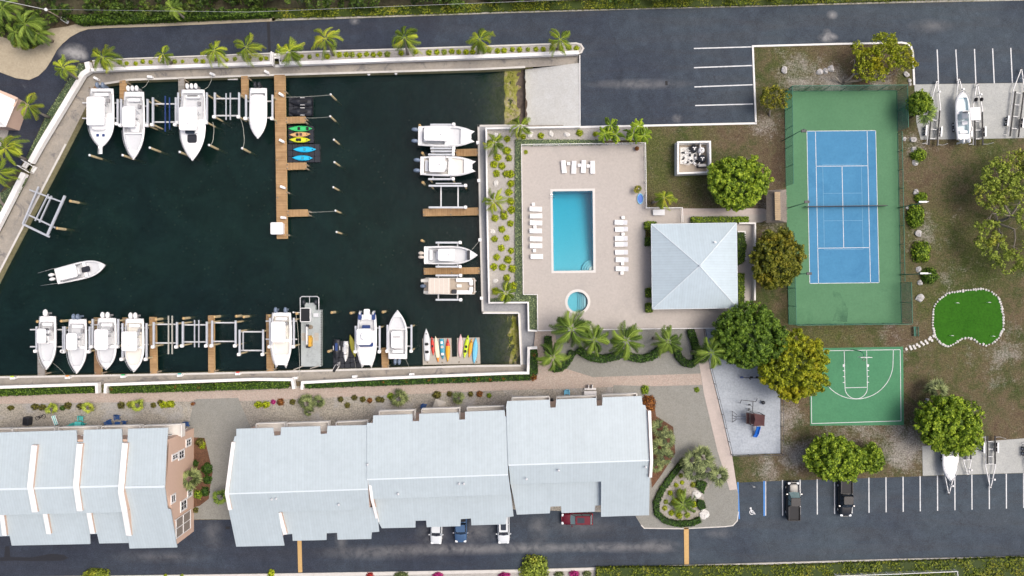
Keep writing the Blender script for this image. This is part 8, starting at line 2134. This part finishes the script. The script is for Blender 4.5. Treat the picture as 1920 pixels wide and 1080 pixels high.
trailer('small empty trailer between boat bow and large trailer on the lower pad', 1815, 890, 1812, 832, 1.4, rungs=3, guides=False)
trailer('large empty boat trailer on the lower pad', 1857, 915, 1857, 818, 1.9)
trailer('trailer cut off by the right edge on the lower pad', 1935, 905, 1933, 830, 1.9)
def exT(rt, X_, zd):
 mb = MB(); mb.rbox((X_(.46), -.65, zd + 1.9), (1.95, 1.55, .08), .08, top=.03); mb.build('square_top', M['canvas_white'], rt)
boat('trailer_boat', 'pale aqua-white boat on a trailer in the upper right car park', 1805, 216, 7.4, 2.25, D(93), 1.5, cockpit=(.10, .52), bow_well=(.58, .86), engines=(2, 'gelcoat', .9), console=.5, gel='gelcoat', floor='gel_aqua', group='boats on trailers', fine=4.0, top=None, extra=exT, depth=.9, esc=.85)
boat('trailer_boat', 'white boat on a trailer with its bow pointing down, stern under the lower right tree', 1781, 868, 5.6, 2.3, D(-91), 1.4, cockpit=(.08, .30), engines=(1, 'black_plastic'), console=0, seats=False, group='boats on trailers', depth=.9, floor='gel_grey', fine=2.0)
# ================================================================ POOL FURNITURE
def make_lounger():
 rt = root('sun_lounger', 'x', 'sun lounger', (0, 0, 0), 0, 'white sun loungers on the pool deck')
 mb = MB(); mb.rbox((-.32, 0, .34), (1.30, .66, .06), .06); mb.build('seat', M['canvas_white'], rt)
 mb = MB(); Mx = Matrix.Rotation(-R(25), 3, 'Y'); mb.box((.64, 0, .49), (.72, .66, .05), M=Mx); mb.build('backrest', M['canvas_white'], rt)
 for x in (-.85, .3):
  for y in (-.27, .27):
   mb = MB(); mb.box((x, y, .155), (.06, .06, .31)); mb.build('leg', M['white_paint'], rt)
 mb = MB()
 for s in (-1, 1): mb.bar((-.97, s * .35, .31), (.98, s * .35, .311), .05)
 mb.build('frame', M['white_paint'], rt)
 return rt
def make_side():
 rt = root('side_table', 'x', 'side table', (0, 0, 0), 0, 'white side tables on the pool deck')
 mb = MB(); mb.rbox((0, 0, .44), (.5, .5, .04), .05); mb.build('table_top', M['white_paint'], rt)
 for x in (-.19, .19):
  for y in (-.19, .19):
   mb = MB(); mb.box((x, y, .21), (.05, .05, .42)); mb.build('leg', M['white_paint'], rt)
 return rt
lo = make_lounger(); used = False
specs = []
for i, (x, y, a) in enumerate(((1057, 313, 94), (1076, 314, 90), (1094, 312.5, 87), (1111, 314, 91))): specs.append((x, y, a, '%s white sun lounger from the left in the row above the pool' % ordinal(i + 1)))
for i, (x, y) in enumerate(((1004.5, 392), (1005, 405), (1005, 418), (1004.5, 433), (1005, 448), (1005, 461), (1006.5, 481))): specs.append((x, y, 180, '%s white sun lounger from the top in the column left of the pool' % ordinal(i + 1)))
for i, (x, y) in enumerate(((1164, 417), (1165, 430), (1164.5, 447), (1164.5, 458), (1165, 473), (1166, 487), (1166, 504))): specs.append((x, y, 0, '%s white sun lounger from the top in the column right of the pool' % ordinal(i + 1)))
for i, (x, y, a, l) in enumerate(specs):
 p = P(x, y, .4); loc = (p.x, p.y, .1); an = R(a + rndr.uniform(-2, 2))
 if i == 0: lo.location = loc; lo.rotation_euler = (0, 0, an); lo['label'] = l
 else: copy_tree(lo, loc, an, l)
stb = make_side()
for i, (x, y, l) in enumerate(((1066, 307, 'left table between the loungers above the pool'), (1086, 310, 'middle table between the loungers above the pool'), (1102.5, 311.5, 'right table between the loungers above the pool'), (1000, 383, 'table at the head of the left lounger column'), (1003, 426, 'table halfway down the left lounger column'), (1002, 470, 'table near the foot of the left lounger column'), (1168, 408, 'table at the head of the right lounger column'), (1168, 439, 'table halfway down the right lounger column'), (1167, 494.5, 'table just above the last right lounger'), (1166, 512, 'table at the foot of the right lounger column'))):
 p = P(x, y, .4); loc = (p.x, p.y, .1)
 if i == 0: stb.location = loc; stb['label'] = 'small white square side ' + l
 else: copy_tree(stb, loc, .05, 'small white square side ' + l)
# pots, shower, bench
def pot(label, px, py, mat='terracotta', plant='leaf_rust', r=.33):
 p = P(px, py); rt = root('plant_pot', label, 'potted plant', (p.x, p.y, .1), 0, 'potted plants')
 mb = MB(); mb.lathe([(r * .7, 0), (r, .5), (r * 1.08, .52), (r * 1.0, .56)], (0, 0, 0), 14); mb.build('pot', M[mat], rt)
 o = bpy.data.objects.new('foliage', BM.get((plant, 1, False)) or ball_mesh(3, 260, .16, plant)); COL.objects.link(o); o.parent = rt; ALL_PARTS.append(o); o.location = (0, 0, .65); o.scale = (r, r, r)
pot('dark potted plant in the upper right corner of the pool deck', 1193, 280, r=.32)
pot('small brown pot at the drive corner of the yard', 365, 756, r=.26)
star('feathery potted palm above the blue paddling basin', 1196, 355, 9, 'leaf_olive', 8, name='small_palm', group=SP, h=1.2)
rt = root('paddling_basin', 'oval bright blue basin by the right fence of the pool deck', 'basin', P(1200, 373))
mb = MB(); mb.lathe([(.40, .1), (.42, .3), (.36, .3), (.34, .18)], (0, 0, 0), 20, 1.15, 2.0); mb.build('rim', M['k_sky'], rt)
mb = MB(); mb.lathe([(.345, .17), (.345, .2)], (0, 0, 0), 20, 1.1, 1.9); mb.build('water', M['blue_slide'], rt)
rt = root('deck_bench', 'grey slab bench on the walkway by the pavilion gate', 'bench', P(1234, 399))
mb = MB(); mb.rbox((0, 0, .5), (1.85, .9, .1), .05); mb.build('seat', M['gel_grey'], rt)
for s in (-1, 1):
 mb = MB(); mb.box((s * .75, 0, .28), (.12, .8, .38)); mb.build('leg', M['engine_grey'], rt)
rt = root('pool_ladder', 'bright handrails at the upper left edge of the swimming pool', 'handrail', P(1035, 366))
for y in (366, 371):
 mb = MB(); a = P(1031, y); mb.tube([a - Vector(rt.location) + Vector((0, 0, .1)), a - Vector(rt.location) + Vector((0, 0, .8)), P(1039, y) - Vector(rt.location) + Vector((0, 0, .8)), P(1040, y) - Vector(rt.location) + Vector((0, 0, -.5))], .03, 6); mb.build('rail', M['chrome'], rt)
# pump enclosure
rt = root('pump_enclosure', 'white-walled open enclosure full of pool pumps and filters on the lawn', 'enclosure', (*P(1301, 296)[:2], 0))
mb = MB()
c4 = [P(1271.5, 266.5, 1.8), P(1331.5, 265.5, 1.8), P(1332.5, 322.5, 1.8), P(1271.5, 325, 1.8)]
c4 = [Vector((p.x, p.y, 0)) for p in c4]
for i in range(4):
 a, b = c4[i], c4[(i + 1) % 4]; d = (b - a).normalized() * (.13 if i % 2 == 0 else -.13)
 mb.bar(a - d + Vector((0, 0, .9)), b + d + Vector((0, 0, .9)), .26, 1.8)
mb.build('wall', M['wall_white'], rt, True)
mb = MB(); mb.prism([(p.x, p.y) for p in c4], 0, .06); mb.build('floor', M['deck_tan'], rt, True)
mb = MB(); a = P(1273, 273, .1); mb.prism([tuple(P(x, y)[:2]) for x, y in ((1275, 277), (1306, 276), (1306, 307), (1275, 308))], 0, .22); mb.build('plinth', M['kerb_white'], rt, True)
mb = MB(); p = P(1310, 270); mb.bar(Vector((p.x, p.y, .5)), Vector((P(1310, 300).x, P(1310, 300).y, .5)), .15, .9); mb.build('partition', M['wall_white'], rt, True)
for (x, y, r, m_, l) in ((1302, 278, .62, 'black_plastic', 'first'), (1317, 297, .66, 'black_plastic', 'second'), (1316, 281, .5, 'canvas_white', 'white')):
 p = P(x, y, 1.2); t = root('filter_tank', {'first': 'upper black round filter tank in the pump enclosure', 'second': 'lower black round filter tank in the pump enclosure', 'white': 'cream round filter tank in the pump enclosure'}[l], 'filter tank', (p.x, p.y, .06), 0, 'filter tanks')
 mb = MB(); mb.smooth = True; mb.lathe([(r * .9, 0), (r, .15), (r, .9), (r * .75, 1.12), (r * .2, 1.22)], (0, 0, 0), 18); tk = mb.build('tank', M[m_], t)
 mb = MB()
 for k in range(3): a = k * 2.1 + .5; mb.lathe([(.09, 1.05), (.09, 1.22)], (math.cos(a) * r * .35, math.sin(a) * r * .35, 0), 8)
 mb.lathe([(.1, 1.2), (.1, 1.3)], (0, 0, 0), 8); mb.build('valve', M['canvas_white' if m_ != 'canvas_white' else 'engine_grey'], tk)
p = P(1317, 310, .8); t = root('pool_heater', 'dark grey box heater in the lower right of the pump enclosure', 'heater', (p.x, p.y, .06))
mb = MB(); mb.rbox((0, 0, .4), (1.4, .6, .8), .08); mb.build('housing', M['engine_grey' if False else 'black_plastic'], t)
mb = MB(); mb.rbox((0, 0, .82), (1.2, .4, .04), .05); mb.build('vent', M['engine_grey'], t)
for i, (x, y) in enumerate(((1283, 286), (1283, 296), (1294, 289), (1296, 300), (1288, 304), (1304, 304), (1304, 293))):
 p = P(x, y, .5); t = root('pool_pump', '%s pump of the white pipework cluster in the pump enclosure' % ordinal(i + 1), 'pump', (p.x, p.y, .22), i * .8, 'pumps in the enclosure')
 mb = MB(); mb.tube([(-.35, 0, .2), (.1, 0, .2)], .13, 10); mb.build('motor', M['black_plastic'], t)
 mb = MB(); mb.lathe([(.16, 0), (.16, .35), (.1, .4)], (.22, 0, 0), 10); mb.build('strainer', M['canvas_white'], t)
 mb = MB(); mb.tube([(.2, 0, .3), (.2, .5, .3), (.2, .5, .75), (-.3, .5, .75)], .045, 7); mb.tube([(.2, -.1, .2), (.5, -.1, .2), (.5, -.1, .6), (.5, .45, .6)], .045, 7); mb.build('pipe', M['white_paint'], t)
# tiki hut
rt = root('thatch_hut', 'small thatched shelter against the left fence of the tennis court', 'hut', (*P(1455, 386)[:2], 0))
e4 = [P(1437, 357, 2.3), P(1474, 355, 2.3), P(1475, 417, 2.3), P(1438, 418, 2.3)]; rr = [P(1457, 360, 3.4), P(1458, 413, 3.4)]
mb = MB(); mb.add([*e4, *rr, *[p - Vector((0, 0, .2)) for p in e4]], [(0, 3, 5, 4), (1, 4, 5, 2), (0, 4, 1), (2, 5, 3), (0, 6, 9, 3), (1, 2, 8, 7), (0, 1, 7, 6), (2, 3, 9, 8)])
th = mb.build('thatch_roof', M['thatch_grey'], rt, True)
mb = MB(); rd = random.Random(4)
for k in range(520):
 s = rd.choice((0, 1)); u = rd.random(); t = rd.random(); 
 a = (rr[0].lerp(rr[1], u)); b = (e4[0].lerp(e4[3], u) if s == 0 else e4[1].lerp(e4[2], u)); p0 = a.lerp(b, t); p1 = a.lerp(b, min(1.06, t + .2)); 
 mb.bar(p0 + Vector((0, 0, .05 + rd.random() * .05)), p1 + Vector((rd.uniform(-.05, .05), rd.uniform(-.08, .08), .04)), .05, .02)
mb.shift(-Vector(rt.location)); mb.build('thatch', M['thatch_grey'], th)
mb = MB()
for k in range(13):
 a = rr[0].lerp(rr[1], (k + .5) / 13); mb.rbox((a.x, a.y, a.z + .08), (.85, .3, .1), .05)
mb.shift(-Vector(rt.location)); mb.build('ridge_thatch', M['thatch_tan'], th)
for p in e4:
 mb = MB(); c = (e4[0] + e4[2]) / 2; q_ = p.lerp(c, .15); mb.tube([Vector((q_.x, q_.y, 0)), Vector((q_.x, q_.y, 2.4))], .09, 7); mb.build('post', M['timber_old'], rt, True)
# ================================================================ PLAYGROUND
rt = root('play_tower', 'brown roofed climbing tower with a blue slide on the sand', 'play tower', (*P(1408, 785)[:2], 0))
def pl(px, py, z): return P(px, py, z) - Vector(rt.location)
r4 = [pl(1414, 775, 2.6), pl(1434, 779, 2.6), pl(1433, 798, 2.6), pl(1413, 799, 2.6)]; rd2 = [pl(1416, 786, 3.2), pl(1433, 788, 3.2)]
mb = MB(); mb.add([*r4, *rd2, *[p - Vector((0, 0, .1)) for p in r4]], [(0, 4, 5, 1)[::-1], (3, 2, 5, 4)[::-1], (0, 3, 4), (1, 5, 2), (0, 1, 7, 6), (2, 3, 9, 8), (1, 2, 8, 7), (3, 0, 6, 9), (6, 7, 8, 9)]); mb.build('roof', M['maroon_roof'], rt)
for p in r4:
 mb = MB(); mb.tube([Vector((p.x, p.y, 0)), p], .06, 6); mb.build('post', M['black_plastic'], rt)
mb = MB(); mb.prism([(p.x, p.y) for p in (pl(1399, 774, 1.2), pl(1434, 778, 1.2), pl(1433, 799, 1.2), pl(1400, 794, 1.2))], 1.1, 1.25); mb.build('platform', M['maroon_roof'], rt)
mb = MB()
for a, b in (((1399, 774), (1399, 794)), ((1399, 774), (1413, 773)), ((1399, 794), (1411, 798)), ((1406, 773), (1406, 796))):
 for z in (1.4, 1.8, 2.2): mb.bar(pl(*a, z), pl(*b, z), .06)
mb.build('railing', M['black_plastic'], rt)
mb = MB()
for s in (-1, 1): mb.bar(pl(1399, 783 + s * 2.6, 2.1), pl(1379, 783 + s * 2.6, 2.1), .06)
for a, b in (((1382, 778), (1373, 771)), ((1373, 771), (1373, 790)), ((1380, 787), (1372, 792)), ((1381, 783), (1373, 778)), ((1381, 786), (1373, 784))): mb.bar(pl(*a, 2.0), pl(*b, 1.9), .07)
for a in ((1373, 772), (1373, 790)): mb.bar(pl(*a, 0), pl(*a, 2.0), .07)
mb.build('monkey_bars', M['black_plastic'], rt)
mb = MB(); mb.bar(pl(1411, 774, 2.3), pl(1412, 752, 2.3), .09); mb.bar(pl(1390, 750, 2.3), pl(1417, 753, 2.3), .09)
for a, b in (((1390, 750), (1388, 756)), ((1417, 753), (1420, 748))): mb.bar(pl(*a, 2.3), pl(*b, 0), .07)
mb.build('swing_beam', M['black_plastic'], rt)
for i, (a, b) in enumerate(((1405, 759), (1404, 767))):
 mb = MB(); mb.box(pl(a, b, .5), (.35, .2, .04)); q_ = pl(a, b, .5)
 for s in (-1, 1): mb.bar(q_ + Vector((s * .16, 0, 0)), Vector((pl(1411, 0, 2.3).x, q_.y + .0, 2.25)), .02)
 mb.build('swing_seat', M['rubber'], rt)
mb = MB(); pts = [pl(1422, 800, 1.35), pl(1420, 807, .9), pl(1418, 814, .35), pl(1415, 819, .22)]
for a, b in zip(pts, pts[1:]): mb.bar(a, b, .55, .08)
for s in (-.27, .27):
 for a, b in zip(pts, pts[1:]): mb.bar(a + Vector((s, 0, .1)), b + Vector((s, 0, .1)), .08, .2)
mb.build('slide', M['blue_slide'], rt)
rt = root('seesaw', 'dark seesaw bar near the trees at the top of the playground', 'seesaw', P(1405, 710))
mb = MB(); mb.bar(P(1389, 708, .6) - Vector(rt.location), P(1424, 709, .6) - Vector(rt.location), .12, .1); mb.build('beam', M['black_plastic'], rt)
for x in (1391, 1409, 1420):
 mb = MB(); mb.rbox(P(x, 707.5, .75) - Vector(rt.location), (.5, .3, .15), .1); mb.build('seat', M['navy' if x == 1391 else 'rubber'], rt)
mb = MB(); mb.bar((0, -.0, 0), (0, 0, .6), .12); mb.build('pivot', M['black_plastic'], rt)
rt = root('spring_rider', 'small round spring rider right of the swing on the sand', 'spring rider', P(1429, 754))
mb = MB(); mb.lathe([(.1, 0), (.1, .4)], (0, 0, 0), 8); mb.build('spring', M['rubber'], rt)
mb = MB(); mb.lathe([(.28, .4), (.3, .5), (.1, .6)], (0, 0, 0), 12); mb.build('seat', M['black_plastic'], rt)
# ================================================================ YARD FURNITURE
def chair(label, px, py, ang, mat, group='garden chairs in the yard'):
 p = P(px, py, .4); rt = root('garden_chair', label, 'chair', (p.x, p.y, .04), ang, group)
 mb = MB()
 for k in range(4): mb.box((-.2 + .15 * k, 0, .38), (.12, .62, .03))
 mb.build('seat', M[mat], rt)
 mb = MB(); Mx = Matrix.Rotation(R(20), 3, 'Y')
 for k in range(4): mb.box((.42, -.24 + .16 * k, .66), (.04, .13, .7), M=Mx)
 mb.build('backrest', M[mat], rt)
 for s in (-1, 1):
  mb = MB(); mb.box((0, s * .37, .58), (.75, .12, .04)); mb.build('armrest', M[mat], rt)
  for x in (-.25, .3):
   mb = MB(); mb.box((x, s * .33, .28), (.07, .07, .56)); mb.build('leg', M[mat], rt)
chair('blue armchair above the other blue ones behind the left block', 220, 783, D(95), 'blue_chair')
chair('left blue armchair of the group behind the left block', 206, 792, D(200), 'blue_chair')
chair('right blue armchair of the group behind the left block', 233, 794, D(-5), 'blue_chair')
chair('blue armchair by the end of the left block near the drive', 350, 796, D(100), 'blue_chair')
chair('teal armchair above the teal table', 152, 785, D(90), 'teal_light')
chair('teal armchair left of the teal table', 137, 798, D(200), 'teal')
chair('teal armchair right of the teal table', 155, 797, D(-20), 'teal')
chair('dark blue chair left of the grey parasol', 796, 762, D(170), 'blue_chair')
chair('dark blue chair under the lower edge of the grey parasol', 824, 765, D(-90), 'blue_chair')
chair('bright blue chair behind the right roof section', 1063, 736, D(90), 'k_sky')
def table(label, px, py, mat, r=.6):
 p = P(px, py, .6); rt = root('garden_table', label, 'table', (p.x, p.y, .04), 0, 'garden tables in the yard')
 mb = MB(); mb.rbox((0, 0, .6), (r * 1.7, r * 1.7, .05), r * .3); mb.build('table_top', M[mat], rt)
 for x in (-1, 1):
  for y in (-1, 1):
   mb = MB(); mb.box((x * r * .6, y * r * .6, .29), (.06, .06, .58)); mb.build('leg', M[mat], rt)
table('teal table between teal chairs in the left yard', 146, 797, 'teal_light', .62); table('blue table between the blue armchairs', 220, 796, 'blue_chair', .5)
rt = root('deck_chair', 'striped green and white deck chair in the left yard', 'deck chair', P(106, 787), D(-70))
for k in range(5):
 mb = MB(); mb.box((0, -.28 + .14 * k, .42 + .0), (1.5, .12, .03)); mb.build('stripe', M['teal_light' if k % 2 else 'white_paint'], rt)
mb = MB()
for x in (-.6, .6): mb.bar((x, -.32, 0), (x, -.32, .42), .05); mb.bar((x, .32, 0), (x, .32, .42), .05)
mb.build('frame', M['white_paint'], rt)
rt = root('barbecue', 'dark covered barbecue grill in the left yard', 'barbecue', P(56, 788), D(85))
mb = MB(); mb.rbox((0, 0, .55), (1.3, .95, 1.0), .15, top=.12); mb.build('cover', M['black_plastic'], rt)
mb = MB(); mb.rbox((0, 0, 1.08), (.9, .6, .08), .1); mb.build('hood', M['black_soft'], rt)
rt = root('bicycle', 'dark bicycle lying near the barbecue in the left yard', 'bicycle', P(77, 782), D(15))
for x in (-.5, .5):
 mb = MB(); mb.tube([(x + .3 * math.cos(k * .5236), .3 * math.sin(k * .5236), .12) for k in range(13)], .035, 5); mb.build('wheel', M['rubber'], rt)
mb = MB()
for a, b in (((-.5, 0), (-.1, .25)), ((-.1, .25), (.4, .2)), ((-.5, 0), (0, -.1)), ((0, -.1), (.4, .2)), ((.5, 0), (.4, .3)), ((0, -.1), (-.1, .25))): mb.bar((*a, .18), (*b, .18), .05)
mb.build('frame', M['black_plastic'], rt)
rt = root('parasol', 'square grey parasol tilted over chairs behind the middle roof', 'parasol', P(826, 756), D(-18))
mb = MB(); q4 = [(-.85, -.85, 2.2), (.85, -.85, 2.2), (.85, .85, 2.2), (-.85, .85, 2.2)]
mb.add([*q4, (0, 0, 2.6), *[(a, b, c - .06) for a, b, c in q4]], [(0, 1, 4), (1, 2, 4), (2, 3, 4), (3, 0, 4), (5, 8, 7, 6), (0, 5, 6, 1), (1, 6, 7, 2), (2, 7, 8, 3), (3, 8, 5, 0)]); mb.build('canopy', M['float_grey'], rt)
mb = MB(); mb.tube([(0, 0, 0), (0, 0, 2.65)], .03, 6); mb.build('pole', M['galvanised'], rt)
mb = MB(); mb.lathe([(.3, 0), (.3, .1)], (0, 0, 0), 12); mb.build('base', M['engine_grey'], rt)
rt = root('picnic_table', 'white picnic table behind the right roof section', 'picnic table', P(1106, 735))
mb = MB(); mb.box((0, -.15, .74), (1.9, .8, .05)); mb.build('table_top', M['white_paint'], rt)
for y in (.55,):
 mb = MB(); mb.box((0, y, .45), (1.8, .3, .04)); mb.build('bench', M['white_paint'], rt)
mb = MB(); mb.box((-.3, .95, .6), (.1, .5, 1.1)); mb.box((.3, .95, .6), (.1, .5, 1.1)); mb.build('leg', M['white_paint'], rt)
rt = root('covered_grill', 'black covered grill in the notch of the right roof section', 'barbecue', P(1034, 752))
mb = MB(); mb.smooth = True; mb.ell((0, 0, .7), (.32, .6, .55), 12, 8); mb.build('cover', M['black_soft'], rt)
mb = MB(); mb.box((0, 0, .3), (.4, .8, .5)); mb.build('stand', M['black_plastic'], rt)
# utility pole at the top left
rt = root('utility_pole', 'utility pole with wires at the top left in the scrub', 'utility pole', (*P(128, 42, 0)[:2], 0))
lo_ = lambda a, b, z: P(a, b, z) - Vector(rt.location)
mb = MB(); mb.tube([(0, 0, 0), lo_(86, 18, 5.5)], [.12, .08], 8); mb.build('pole', M['timber_old'], rt)
t = lo_(86, 18, 5.5)
mb = MB(); mb.lathe([(.22, 0), (.24, .15), (.1, .3)], t - Vector((0, 0, .1)), 10); mb.build('insulator', M['white_paint'], rt)
mb = MB(); mb.rbox(lo_(121, 38, 1.2), (1.1, .5, .5), .1, -.6); mb.build('transformer', M['gel_grey'], rt)
mb = MB(); mb.tube([t, t + Vector((-6, 1.2, .3)), t + Vector((-16, 2.6, .8))], .035, 5); mb.tube([t + Vector((0, 0, .1)), t + Vector((30, -.2, -.4)), t + Vector((80, 1.5, .2)), t + Vector((170, 4, .5))], .02, 4); mb.build('wire', M['galvanised'], rt)
# sign by the accessible bay
rt = root('bay_sign', 'small post sign at the head of the accessible bay', 'sign', P(1407, 907))
mb = MB(); mb.tube([(0, 0, 0), (0, 0, 1.6)], .035, 6); mb.build('post', M['galvanised'], rt)
mb = MB(); mb.box((0, -.04, 1.5), (.35, .03, .45)); mb.build('panel', M['line_white'], rt)
